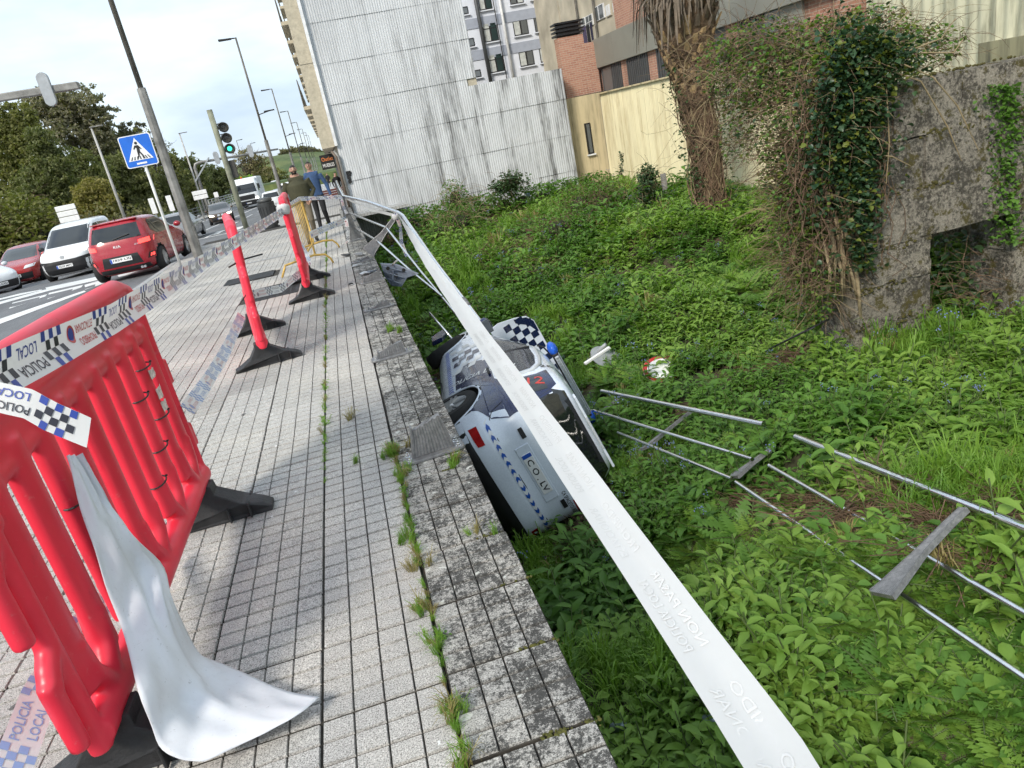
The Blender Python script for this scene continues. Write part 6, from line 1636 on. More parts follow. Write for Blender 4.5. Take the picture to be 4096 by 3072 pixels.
for z0, z1, cut in ((zD, Zl[3], None), (zE, zD, None), (zE - .62, zE, X3(1490, 1600)), (zE - 1.2, zE - .62, None)):
    L_ = [xa + RNG.uniform(-.04, .02)] + ([cut] if cut else []) + [ox0 + RNG.uniform(-.015, .01)]
    for a, b in zip(L_[:-1], L_[1:]): sd += 1; stone(a, b, z0, z1, YR + RNG.uniform(-.02, .02), YR + T_, sd)
    sd += 1; stone(ox1 + RNG.uniform(-.01, .02), ox1 + .75, z0, z1, YR + RNG.uniform(-.02, .02), YR + T_, sd); sd += 1; stone(ox1 + .75, ox1 + 1.9, z0, z1, YR, YR + T_, sd)
# room behind the doorway
mb = MB(); mb.box((ox0 + 2.6, YR + 2.2, -.4), (3.4, .2, 2.6)); mb.build('inner_wall', M_STONE, ruin)

mb = MB()
for zq, (xl, xr_) in ((Zl[0], (xa + .9, 12)), (Zl[1], (xa, 12)), (Zl[2], (xa, 12)), (Zl[3], (xa, ox0)), (zD, (xa, ox0)), (zE, (xa, ox0))):
    for q in range(int(90 * (min(xr_, 9.5) - xl))):
        xx = RNG.uniform(xl, min(xr_, 9.5)); wv = math.sin(xx * 5 + zq * 9) + math.sin(xx * 11 + zq)
        if wv < RNG.uniform(-.8, .8): continue
        r_ = RNG.uniform(.004, .018); top_ = zq == Zl[0]
        mb.ball((xx, YR - .01 + (RNG.uniform(0, .35) if top_ else 0), zq + (.03 if top_ else RNG.gauss(0, .035))), (r_ * 1.5, r_ * .8, r_), 6, 4)
mm_ = NB('wall_moss'); mm_.col(mm_.mix(mm_.noise(mm_.pos(), 25, 3), (.035, .034, .010), (.095, .080, .016))); mm_.rough(.95)
mb.build('moss', mm_.m, ruin, True)['kind'] = 'stuff'
# ---------------------------------------------------------------- plant prototypes and scattering
M_W1 = leafmat('weed_leaf', (.055, .138, .020), (.15, .285, .05)); M_W2 = leafmat('weed_leaf_light', (.12, .235, .032), (.24, .365, .07)); M_GR = leafmat('grass_blade', (.09, .20, .025), (.22, .36, .05)); M_STEM = mat('stem', (.09, .13, .04), .7)
M_IVY = leafmat('ivy_leaf', (.022, .058, .028), (.075, .125, .045), .15, .4); M_IVY2 = leafmat('ivy_leaf_yellow', (.12, .16, .025), (.20, .20, .04), .3); M_TWIG = mat('dry_twig', (.15, .095, .058), .9, var=.4, vs_=3); M_TWIGP = mat('pale_twig', (.30, .23, .13), .9, var=.4, vs_=3)
M_FLOW = mat('blue_flower', (.17, .22, .45), .6); M_DRYG = leafmat('dry_grass', (.20, .16, .06), (.30, .26, .10), .2)
def leaf(mb, base, d, up, L_, w, curl=.25, fold=.25):
    d = Vector(d).normalized(); s = d.cross(Vector(up))
    if s.length < 1e-3: s = d.cross(Vector((1, .3, 0)))
    s.normalize(); n = s.cross(d); b = Vector(base)
    p1 = b + d * L_ * .40 - n * curl * L_ * .05; p2 = b + d * L_ * .75 - n * curl * L_ * .25; p3 = b + d * L_ - n * curl * L_ * .55
    f = n * (w * fold)
    mb.add([b, p1 + s * w * .5 + f, p1, p1 - s * w * .5 + f, p2 + s * w * .36 + f, p2, p2 - s * w * .36 + f, p3], [(0, 2, 1), (0, 3, 2), (1, 2, 5, 4), (2, 3, 6, 5), (4, 5, 7), (5, 6, 7)])
def rv(r, z0=-.2, z1=1.0):
    a = r.uniform(0, 2 * PI); z = r.uniform(z0, z1); q = math.sqrt(max(0, 1 - z * z)); return Vector((q * math.cos(a), q * math.sin(a), z))
def weed_proto(seed, kind):
    r = random.Random(seed); mb = MB()
    if kind == 'broad':
        for s_ in range(r.randint(4, 6)):
            a = r.uniform(0, 6.28); h = r.uniform(.16, .36); t = Vector((math.cos(a) * h * .45, math.sin(a) * h * .45, h)); b0 = Vector((r.uniform(-.06, .06), r.uniform(-.06, .06), 0))
            mb.mi = 1; mb.tube([b0, b0 + t * .5 + Vector((0, 0, .02)), b0 + t], .004, 3, False); mb.mi = 0
            for q in range(r.randint(5, 7)):
                f = .3 + .7 * q / 6; an = q * 2.4 + a; d = Vector((math.cos(an), math.sin(an), r.uniform(.1, .7))); L_ = r.uniform(.08, .15) * (1.2 - .4 * f); leaf(mb, b0 + t * f, d, (0, 0, 1), L_, L_ * r.uniform(.36, .46), .5)
    elif kind == 'low':
        for q in range(16):
            a = r.uniform(0, 6.28); rad = r.uniform(0, .14); b0 = Vector((math.cos(a) * rad, math.sin(a) * rad, r.uniform(.02, .16))); L_ = r.uniform(.05, .095); leaf(mb, b0, Vector((math.cos(a + r.uniform(-1, 1)), math.sin(a + r.uniform(-1, 1)), r.uniform(.0, .6))), (0, 0, 1), L_, L_ * .7, .3)
    elif kind == 'fern':
        for s_ in range(7):
            a = 6.28 * s_ / 7 + r.uniform(-.3, .3); L_ = r.uniform(.2, .32); el = r.uniform(.5, 1.0)
            P = [Vector((math.cos(a) * L_ * t * math.cos(el * (1 - .4 * t)), math.sin(a) * L_ * t * math.cos(el * (1 - .4 * t)), L_ * t * math.sin(el) * (1 - .35 * t))) for t in (0, .25, .5, .75, 1)]
            mb.mi = 1; mb.tube(P, .003, 3, False); mb.mi = 0
            for q in range(2, 12):
                t = q / 12; i = min(int(t * 4), 3); b0 = P[i].lerp(P[i + 1], t * 4 - i); sd_ = Vector((-math.sin(a), math.cos(a), .15)); w = .11 * L_ / .3 * math.sin(PI * (t * .8 + .2))
                fw = (P[i + 1] - P[i]).normalized()
                for e in (-1, 1):
                    d = (sd_ * e + fw * .5).normalized(); tip = b0 + d * w; mb.add([b0, b0 + d * w * .5 + fw * w * .2, tip, b0 + d * w * .5 - fw * w * .2], [(0, 1, 2, 3)])
    elif kind == 'grass':
        for q in range(34):
            a = r.uniform(0, 6.28); L_ = r.uniform(.14, .36); b0 = Vector((r.uniform(-.05, .05), r.uniform(-.05, .05), 0)); o_ = Vector((math.cos(a), math.sin(a), 0)); s = Vector((-o_.y, o_.x, 0)) * .0045; k = r.uniform(.25, .8)
            P = [b0, b0 + Vector((0, 0, L_ * .5)) + o_ * L_ * .15 * k, b0 + Vector((0, 0, L_ * .85)) + o_ * L_ * .5 * k, b0 + Vector((0, 0, L_ * (.95 - .3 * k))) + o_ * L_ * k]
            mb.add([P[0] - s, P[0] + s, P[1] - s, P[1] + s, P[2] - s * .7, P[2] + s * .7, P[3]], [(0, 1, 3, 2), (2, 3, 5, 4), (4, 5, 6)])
    elif kind == 'flower':
        for s_ in range(4):
            a = r.uniform(0, 6.28); h = r.uniform(.3, .48); t = Vector((math.cos(a) * h * .3, math.sin(a) * h * .3, h)); mb.mi = 1; mb.tube([(0, 0, 0), t * .5, t], .004, 3, False); mb.mi = 0
            for q in range(5):
                an = q * 2.4 + a; L_ = r.uniform(.08, .13); leaf(mb, t * (.2 + .14 * q), (math.cos(an), math.sin(an), .4), (0, 0, 1), L_, L_ * .35, .4)
            mb.mi = 2
            for q in range(5): mb.ball(t + Vector((r.uniform(-.03, .03), r.uniform(-.03, .03), r.uniform(-.03, .02))), .0055, 5, 3)
            mb.mi = 0
    elif kind == 'dry':
        for q in range(26):
            a = r.uniform(0, 6.28); L_ = r.uniform(.15, .4); d = Vector((math.cos(a), math.sin(a), r.uniform(-.05, .5))); P0 = Vector((r.uniform(-.1, .1), r.uniform(-.1, .1), .02)); mb.tube([P0, P0 + d * L_ * .5 + Vector((0, 0, .04)), P0 + d * L_], .003, 3, False)
    return mb
def coll(name, meshes):
    c = bpy.data.collections.new(name)
    for i, me in enumerate(meshes): c.objects.link(bpy.data.objects.new('%s_%02d' % (name, i), me))
    return c
def gn_group():
    ng = bpy.data.node_groups.new('scatter', 'GeometryNodeTree'); ng.interface.new_socket('Geometry', in_out='INPUT', socket_type='NodeSocketGeometry')
    ng.interface.new_socket('Geometry', in_out='OUTPUT', socket_type='NodeSocketGeometry'); return ng
def scatter(name, pts, rots, scl, idx, collection):
    me = bpy.data.meshes.new(name); me.from_pydata([tuple(p) for p in pts], [], [])
    for nm, ty, data, key in (('rot', 'FLOAT_VECTOR', rots, 'vector'), ('scl', 'FLOAT', scl, 'value'), ('idx', 'INT', idx, 'value')):
        a = me.attributes.new(nm, ty, 'POINT'); a.data.foreach_set(key, np.asarray(data).ravel())
    o = link(name, me); ng = gn_group(); N = ng.nodes
    gi = N.new('NodeGroupInput'); go = N.new('NodeGroupOutput'); ip = N.new('GeometryNodeInstanceOnPoints'); ci = N.new('GeometryNodeCollectionInfo')
    ci.inputs['Collection'].default_value = collection; ci.inputs['Separate Children'].default_value = True; ci.inputs['Reset Children'].default_value = True
    def na(nm, t): x = N.new('GeometryNodeInputNamedAttribute'); x.data_type = t; x.inputs['Name'].default_value = nm; return x.outputs['Attribute']
    l = ng.links.new; l(gi.outputs[0], ip.inputs['Points']); l(ci.outputs[0], ip.inputs['Instance']); ip.inputs['Pick Instance'].default_value = True
    l(na('idx', 'INT'), ip.inputs['Instance Index']); l(na('rot', 'FLOAT_VECTOR'), ip.inputs['Rotation']); l(na('scl', 'FLOAT'), ip.inputs['Scale']); l(ip.outputs[0], go.inputs[0])
    m = o.modifiers.new('scatter', 'NODES'); m.node_group = ng; return o
protos = []
for sdd in range(3): protos.append(weed_proto(sdd, 'broad').mesh('w', [M_W1, M_STEM, M_FLOW], True))        # 0-2
for sdd in range(2): protos.append(weed_proto(sdd + 5, 'broad').mesh('w', [M_W2, M_STEM, M_FLOW], True))    # 3-4
for sdd in range(2): protos.append(weed_proto(sdd + 10, 'low').mesh('w', [M_W1, M_STEM], True))             # 5-6
protos.append(weed_proto(13, 'low').mesh('w', [M_W2, M_STEM], True))                                         # 7
for sdd in range(2): protos.append(weed_proto(sdd + 20, 'fern').mesh('w', [M_W2 if sdd else M_W1, M_STEM]))  # 8-9
for sdd in range(2): protos.append(weed_proto(sdd + 30, 'grass').mesh('w', [M_GR]))                          # 10-11
protos.append(weed_proto(40, 'flower').mesh('w', [M_W1, M_STEM, M_FLOW], True))                              # 12
protos.append(weed_proto(50, 'dry').mesh('w', [M_TWIG]))                                                     # 13
protos.append(weed_proto(33, 'grass').mesh('w', [M_DRYG]))                                                   # 14
WC = coll('weed_kinds', protos)
def vnoise(x, y, s, seed):
    rr = np.random.default_rng(seed); g = rr.random((64, 64)); u = (x / s) % 63; v = (y / s) % 63; i = np.floor(u).astype(int); j = np.floor(v).astype(int); fu, fv = u - i, v - j
    fu = fu * fu * (3 - 2 * fu); fv = fv * fv * (3 - 2 * fv)
    return (g[i, j] * (1 - fu) + g[i + 1, j] * fu) * (1 - fv) + (g[i, j + 1] * (1 - fu) + g[i + 1, j + 1] * fu) * fv
def lot_weeds():
    n = 420000; x = NR.uniform(.30, 10.5, n); y = NR.uniform(.6, 26.9, n); z = gz(x, y)
    Pq = (np.stack([x, y, z + .15], -1) - np.array(EYE)) @ CM
    u = (Pq[:, 0] / Pq[:, 2] * 2852 + 2048) / PXS; v = (Pq[:, 1] / Pq[:, 2] * 2852 + 1536) / PXS; d = Pq[:, 2]
    ok = (d > .3) & (u > -90) & (u < 3400) & (v > -60) & (v < 2700); outf = (u > 2330) | (v > 1800)
    A = 10.2 * 26.3
    dens = np.clip(1050 / d ** 1.25, 36, 250)                # plants per square metre
    dens = np.where(outf, dens * .45, dens); ok &= NR.random(n) < dens * A / n
    # keep the car body, ruin and its room clear
    ok &= ~((x > xa - .1) & (y > YR - .05) & (y < YR + .7) & ((x < ox0) | (x > ox1)))
    ci = np.array(RM.inverted()) ; Q = np.c_[x, y, z, np.ones(n)] @ ci.T
    ok &= ~((Q[:, 0] > -.7) & (Q[:, 0] < 3.5) & (np.abs(Q[:, 1]) < 1.15) & (Q[:, 2] > .15) & (Q[:, 2] < 1.5))
    x, y, z, d = x[ok], y[ok], z[ok], d[ok]; n = len(x); k = NR.random(n)
    na = vnoise(x, y, 1.7, 1); nb = vnoise(x, y, 1.2, 2); ng_ = vnoise(x, y, .9, 3); nd = vnoise(x, y, 1.5, 4)
    idx = np.where(k < .25, NR.integers(5, 8, n), np.where(na > .50, NR.integers(0, 3, n), NR.integers(3, 5, n)))
    idx = np.where((nb > .60) & (k > .3), NR.integers(8, 10, n), idx); idx = np.where((ng_ > .70) & (k > .2), NR.integers(10, 12, n), idx)
    idx = np.where((k > .975) & (na > .35), 12, idx); idx = np.where((nd > .86) & (NR.random(n) < .6), 13, idx); idx = np.where(NR.random(n) < .015, 14, idx)
    near_dry = (np.hypot((x - .9) / .8, (y - 11.8) / 2.2) < 1) | (np.hypot((x - 4.9) / .5, (y - 7.4) / .6) < .5); idx = np.where(near_dry & (NR.random(n) < .75), 13, idx)
    scl = np.clip(np.exp(NR.normal(-.05, .30, n)), .45, 1.9) * np.clip(.58 + d * .036, .66, 1.35) * (.8 + .45 * vnoise(x, y, 2.3, 9))
    scl *= np.where((x > 4.5) & (y < 7), 1.05, 1.0)
    wall = x < .9; scl *= np.where(wall, .85, 1)
    rots = np.stack([NR.uniform(-.25, .25, n), NR.uniform(-.25, .25, n), NR.uniform(0, 6.28, n)], -1)
    o = scatter('weeds', np.stack([x, y, z - .015], -1), rots, scl, idx, WC); tag(o, 'dense green weeds, ferns and grass covering the sunken lot', 'weeds', kind='stuff')
lot_weeds()
# grass tufts in the paving joints
def joint_tufts():
    P = []; S = []; I = []
    def put(x, y, s, i, z=-.006): P.append((x, y, z)); S.append(s); I.append(i)
    for k in range(75): put(-.505 + RNG.gauss(0, .006), RNG.uniform(4.6, 12.5), RNG.uniform(.10, .26), RNG.choice((10, 11, 7, 14)))
    for k in range(30): put(-.505 + RNG.gauss(0, .006), RNG.uniform(3.9, 6.0), RNG.uniform(.07, .16), RNG.choice((10, 7, 11)))
    for k in range(50): put(-.505 + RNG.gauss(0, .006), RNG.uniform(12.5, 22), RNG.uniform(.15, .3), RNG.choice((10, 11, 14)))
    for k in range(60):
        y = 1.75 + 2.4 * RNG.random() ** .9; put(-.07 + RNG.gauss(0, .008), y, RNG.uniform(.10, .24), RNG.choice((10, 11, 14, 5)))
    for u, v, n in ((975, 1545, 9), (912, 1310, 5), (900, 1225, 5), (885, 1165, 6), (930, 1400, 3), (848, 985, 14), (868, 1030, 8), (862, 970, 6), (1000, 1645, 4), (1040, 1150, 3), (985, 1010, 4), (845, 715, 8), (860, 720, 4), (760, 905, 2), (765, 1000, 2)):
        for q in range(n): p = onz(u, v); put(p.x + RNG.gauss(0, .022), p.y + RNG.gauss(0, .03), RNG.uniform(.16, .34), RNG.choice((10, 11, 10, 14)))
    n = len(P); rots = np.array([(RNG.uniform(-.4, .4), RNG.uniform(-.4, .4), RNG.uniform(0, 6.28)) for _ in P])
    o = scatter('joint_grass', P, rots, np.array(S), np.array(I), WC); tag(o, 'tufts of grass growing out of the paving joints', 'grass', kind='stuff')
joint_tufts()
def moss():
    k = NB('moss'); k.col(k.mix(k.noise(k.pos(), 30, 4), (.035, .045, .008), (.11, .10, .018))); k.rough(.95)
    mb = MB()
    for u0, v0, u1, v1, n in ((1115, 1405, 1215, 1380, 40), (1170, 1592, 1235, 1572, 45), (1255, 1565, 1300, 1552, 25), (1025, 1165, 1085, 1145, 30), (1060, 1270, 1150, 1245, 14), (955, 1018, 975, 1012, 26), (885, 903, 925, 890, 14), (1195, 1590, 1222, 1580, 20)):
        a, b = onz(u0, v0), onz(u1, v1); pk = RNG.random()
        for q in range(n):
            tt = RNG.random(); p = a.lerp(b, tt); r_ = RNG.uniform(.002, .010) * (.5 + math.sin(PI * tt) ** .5 * .6); mb.ball((p.x + RNG.gauss(0, .003), p.y + RNG.gauss(0, .008), -.001), (r_, r_, r_ * .6), 6, 4)
    o = mb.build('moss', k.m, None, True); tag(o, 'moss cushions along the coping joints', 'moss', kind='stuff')
moss()

# ---------------------------------------------------------------- twigs, leaves, bushes
def twigs(mb, n, cf, r, L=(.3, .9), rad=.005, droop=.5, seg=5):
    for _ in range(n):
        p = Vector(cf(r)); d = rv(r, -.5, .9); l = r.uniform(*L); P = [p]
        for s_ in range(seg): d = (d + Vector((r.gauss(0, .25), r.gauss(0, .25), r.gauss(0, .2) - droop * .25))).normalized(); p = p + d * l / seg; P.append(p)
        mb.tube(P, [rad * (1 - .6 * i / seg) for i in range(seg + 1)], 3, False)
def leaves(mb, n, pf, r, L=(.05, .1), wr=.7, up=.4):
    for _ in range(n):
        p = Vector(pf(r)); d = rv(r, -.7, .7); l = r.uniform(*L); leaf(mb, p, d, (r.uniform(-.6, .6), r.uniform(-.6, .6), up + r.random()), l, l * wr, .3)
def inball(c, rad, shell=.0):
    def f(r):
        d = rv(r, -1, 1); q = (r.random() ** .333) if shell == 0 else r.uniform(shell, 1.0); return (c[0] + d.x * rad[0] * q, c[1] + d.y * rad[1] * q, c[2] + d.z * rad[2] * q)
    return f
# ivy over the ruin's end and top
rr = random.Random(5)
ivy = thing('ivy', 'dark glossy ivy hanging over the end of the ruined wall', 'ivy', (xa, YR - .1, -1.5))
def ivp(r):
    k = r.random()
    if k < .45: px, py = r.gauss(1400, 75), r.gauss(430, 150)
    elif k < .75: px, py = r.gauss(1330, 95), r.gauss(720, 190)
    elif k < .9: px, py = r.gauss(1420, 42), r.uniform(700, 1330)
    else: px, py = r.gauss(1520, 90), r.gauss(300, 70)
    return ony(*g3(px, py), YR - r.uniform(.0, .26))
mb = MB(); leaves(mb, 5200, ivp, rr, (.035, .08), .85, .2); mb.build('leaves', M_IVY, ivy, True)['kind'] = 'stuff'
mb = MB(); leaves(mb, 1300, ivp, rr, (.035, .08), .85, .2); mb.build('yellow_leaves', M_IVY2, ivy, True)['kind'] = 'stuff'
mb = MB()
for _ in range(85):
    px = rr.uniform(1080, 1540); py = rr.uniform(250, 900); P = []; y_ = YR - rr.uniform(.02, .16)
    for s_ in range(8): P.append(ony(*g3(px + rr.gauss(0, 16), py), y_)); py += rr.uniform(40, 100); px += rr.gauss(0, 22)
    mb.tube(P, rr.uniform(.003, .007), 4, False)
mb.build('stems', M_TWIG, ivy, True)['kind'] = 'stuff'
# pale vertical splinters of the pillar face
mb = MB()
for _ in range(26):
    px = rr.uniform(1215, 1380); py = rr.uniform(600, 1300); a = ony(*g3(px, py), YR - .01); b = ony(*g3(px + rr.uniform(15, 60), py + rr.uniform(200, 420)), YR + .02); mb.tube([a, a.lerp(b, .5) + Vector((rr.gauss(0, .02), -.03, 0)), b], [.012, .022, .01], 5)
mb.build('dead_stems', mat('dead_wood', (.42, .33, .20), .9, var=.5, vs_=10), ivy, True)['kind'] = 'stuff'
# bramble thicket over the rubble left of the pillar
thk = thing('bramble_thicket', 'huge tangle of dry brambles and leaves heaped over the ruin', 'brambles', (5.0, YR + 1, -1.5))
tc_ = [(ony(*g3(1120, 330), YR + .9), (.85, .7, .50)), (ony(*g3(860, 400), YR + 1.5), (.50, .55, .45)), (ony(*g3(1330, 210), YR + .8), (.85, .6, .36)), (ony(*g3(1620, 260), YR + 1.0), (.75, .5, .30)), (ony(*g3(1110, 640), YR + .5), (.50, .5, .70)), (ony(*g3(1140, 950), YR + .3), (.34, .4, .65)), (ony(*g3(820, 640), YR + 1.5), (.32, .4, .42)), (ony(*g3(1150, 1250), YR + .25), (.22, .3, .55)), (ony(*g3(1290, 500), YR + .1), (.5, .3, .6)), (ony(*g3(1080, 880), YR + .6), (.42, .4, .6)), (ony(*g3(1110, 1150), YR + .4), (.34, .35, .6)), (ony(*g3(1190, 1400), YR + .15), (.24, .25, .5)), (ony(*g3(900, 200), YR + 1.4), (.5, .5, .25)), (ony(*g3(700, 330), YR + 1.8), (.3, .4, .35))]
wts = [5, 2.2, 3.2, 2.2, 3.5, 2.4, 1.0, 1.6, 2.2, 2.6, 2.2, 1.4, 1.4, .8]
def thp(r):
    c, rad = r.choices(tc_, wts)[0]; return inball(c, rad)(r)
mb = MB(); twigs(mb, 4200, thp, rr, (.2, .6), .0036, .8, 4); mb.build('dry_stems', M_TWIG, thk)['kind'] = 'stuff'
mb = MB(); twigs(mb, 900, thp, rr, (.3, .8), .0036, .7, 4); mb.build('pale_stems', M_TWIGP, thk)['kind'] = 'stuff'
mb = MB(); leaves(mb, 6500, thp, rr, (.03, .07), .75); mb.build('leaves', M_W1, thk, True)['kind'] = 'stuff'
mb = MB(); leaves(mb, 2600, thp, rr, (.03, .075), .8); mb.build('yellow_leaves', M_IVY2, thk, True)['kind'] = 'stuff'
mb = MB(); leaves(mb, 2600, thp, rr, (.03, .07), .8); mb.build('dark_leaves', M_IVY, thk, True)['kind'] = 'stuff'
# long arching canes in front of the stones
for k, pts in enumerate((((1450, 270), (1530, 420), (1545, 700), (1530, 900)), ((1500, 330), (1700, 400), (1830, 620), (1900, 790)), ((1600, 310), (1760, 380), (1880, 520), (1985, 740)), ((1480, 760), (1560, 770), (1650, 815)), ((1640, 250), (1800, 190), (1870, 90)), ((1560, 140), (1640, 60), (1600, 10)), ((1700, 260), (1860, 260), (1910, 190)))):
    mb = MB(); mb.tube([ony(*g3(*q), YR - .18) for q in pts], [.008] * (len(pts) - 1) + [.004], 5, False); mb.build('cane', M_TWIGP, thk, True)
# ivy on the right stones and in the doorway
iv2 = thing('ivy', 'small-leaved ivy climbing the stones right of the doorway', 'ivy', (8.2, YR - .05, -1.4))
mb = MB(); leaves(mb, 900, lambda r: ony(*g3(r.gauss(2125, 50), 420 + 780 * r.random() ** 1.3), YR - r.uniform(.0, .08)), rr, (.03, .07), .8); mb.build('leaves', M_W1, iv2, True)['kind'] = 'stuff'
mb = MB(); leaves(mb, 500, lambda r: ony(*g3(r.uniform(1780, 2150), r.uniform(1150, 1650)), YR + r.uniform(.3, .9)), rr, (.06, .14), .6); mb.build('doorway_leaves', M_IVY, iv2, True)['kind'] = 'stuff'
mb = MB(); twigs(mb, 120, lambda r: ony(*g3(r.uniform(1760, 2150), r.uniform(1250, 1650)), YR + r.uniform(.0, .6)), rr, (.3, .7), .004); mb.build('doorway_twigs', M_TWIG, iv2)['kind'] = 'stuff'

def bush(name, label, blobs, n_t, n_l, lm, tm, cat='bush', L=(.05, .11), tl=(.3, .8), group=None, shell=.55, rad=.006, heart=.38):
    r = random.Random(hash(label) % 9999); c0 = blobs[0][0]; t = thing(name, label, cat, (c0[0], c0[1], gzf(c0[0], c0[1])), group=group)
    def pf(r): c, rd = r.choices(blobs, [b[1][0] * b[1][2] for b in blobs])[0]; return inball(c, rd, shell)(r)
    mb = MB(); leaves(mb, n_l, pf, r, L, .7); mb.build('leaves', lm, t, True)['kind'] = 'stuff'
    if n_t: mb = MB(); twigs(mb, n_t, pf, r, tl, rad, .6); mb.build('stems', tm, t)['kind'] = 'stuff'
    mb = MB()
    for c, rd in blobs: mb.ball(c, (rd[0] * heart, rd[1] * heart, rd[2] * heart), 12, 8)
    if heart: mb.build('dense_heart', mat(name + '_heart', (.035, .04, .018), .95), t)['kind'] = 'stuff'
    return t
def gp(u, v, dz=0): return zr_(u, v, dz)
def bl(u, v, r_, dz): p = gp(u, v, 0); return ((p.x, p.y, p.z + dz), r_)
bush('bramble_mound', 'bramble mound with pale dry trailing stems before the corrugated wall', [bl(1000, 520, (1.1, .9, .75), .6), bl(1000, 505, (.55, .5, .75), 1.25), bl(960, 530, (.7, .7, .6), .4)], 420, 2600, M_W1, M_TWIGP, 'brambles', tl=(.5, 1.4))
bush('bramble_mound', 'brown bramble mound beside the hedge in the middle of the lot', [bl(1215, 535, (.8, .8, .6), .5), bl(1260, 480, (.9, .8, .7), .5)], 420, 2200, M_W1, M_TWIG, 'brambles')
bush('bramble_mound', 'reddish dry bramble heap left of the ivy-covered stump', [bl(1310, 480, (.7, .7, .75), .5)], 380, 1000, M_W1, M_TWIG, 'brambles')
bush('bramble_mound', 'low dry bramble patch in the middle of the lot', [bl(1110, 560, (1.2, .8, .35), .2), bl(1150, 600, (.8, .8, .3), .2)], 420, 1500, M_W2, M_TWIG, 'brambles')
bush('ivy_stump', 'ivy-covered stump left of the palm trunk', [bl(1405, 475, (.36, .36, .6), .5), bl(1410, 470, (.3, .3, .45), 1.05)], 120, 1500, M_IVY, M_TWIG, 'stump')
bush('shrub', 'leafy shrub standing above the hedge against the corrugated wall', [((ony(1105, 395, 25.6).x, 25.6, ony(1105, 395, 25.6).z), (.75, .5, .45)), ((ony(1080, 400, 25.6).x, 25.6, ony(1080, 405, 25.6).z), (.5, .4, .3))], 60, 900, M_IVY, M_TWIG, 'shrub', L=(.08, .15), shell=.1)
bush('shrub', 'dark shrub at the foot of the corrugated wall by the pavement edge', [bl(800, 500, (.5, .6, .6), .5), bl(835, 490, (.8, .7, .5), .4)], 150, 2200, M_IVY, M_TWIG, 'shrub', shell=.2, heart=0)
bush('dry_bank', 'dry brown bramble bank below the bent railing post', [bl(850, 560, (.6, 1.0, .6), .4), bl(880, 610, (.5, .9, .35), .2)], 650, 500, M_W1, M_TWIG, 'brambles')
hb = []
for k in range(11):
    u = 880 + k * 41; v = 468 - k * 7.8; p = ony(u, v, 26.0 - (1.0 if k == 0 else 0)); hb.append(((p.x, p.y, p.z - .28), (.75, .55, .62)))
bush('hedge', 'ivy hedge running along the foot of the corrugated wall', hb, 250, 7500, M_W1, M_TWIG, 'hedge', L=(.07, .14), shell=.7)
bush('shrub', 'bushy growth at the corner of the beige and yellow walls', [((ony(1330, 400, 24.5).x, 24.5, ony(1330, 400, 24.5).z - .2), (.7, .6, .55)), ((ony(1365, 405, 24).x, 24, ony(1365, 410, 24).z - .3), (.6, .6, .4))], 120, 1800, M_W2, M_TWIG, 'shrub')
# ivy streaks climbing the yellow wall
for k, (u, v0, v1) in enumerate(((1296, 300, 400), (1304, 330, 400), (1342, 330, 400))):
    t = thing('ivy', ('ivy streak climbing the left end of the yellow wall', 'second ivy streak climbing the yellow wall', 'thin ivy streak in the middle of the yellow wall')[k], 'ivy', onx(u, v1, XY - .06))
    mb = MB(); leaves(mb, 160, lambda r: onx(u + (r.random() - .5) * 6 + (r.random()) * 0, v0 + (v1 - v0) * (1 - r.random() ** 1.4), XY - .06), rr, (.05, .10), .8); mb.build('leaves', M_IVY, t, True)['kind'] = 'stuff'
# concrete fence post in the lot
pp = ony(1441, 420, 20.5); t = thing('concrete_post', 'leaning concrete post before the yellow wall', 'post', pp); mb = MB(); mb.tube([pp + Vector((0, 0, -.6)), pp + Vector((-.06, 0, .62))], [.10, .09], 8); mb.build('shaft', M_CONC, t, True)

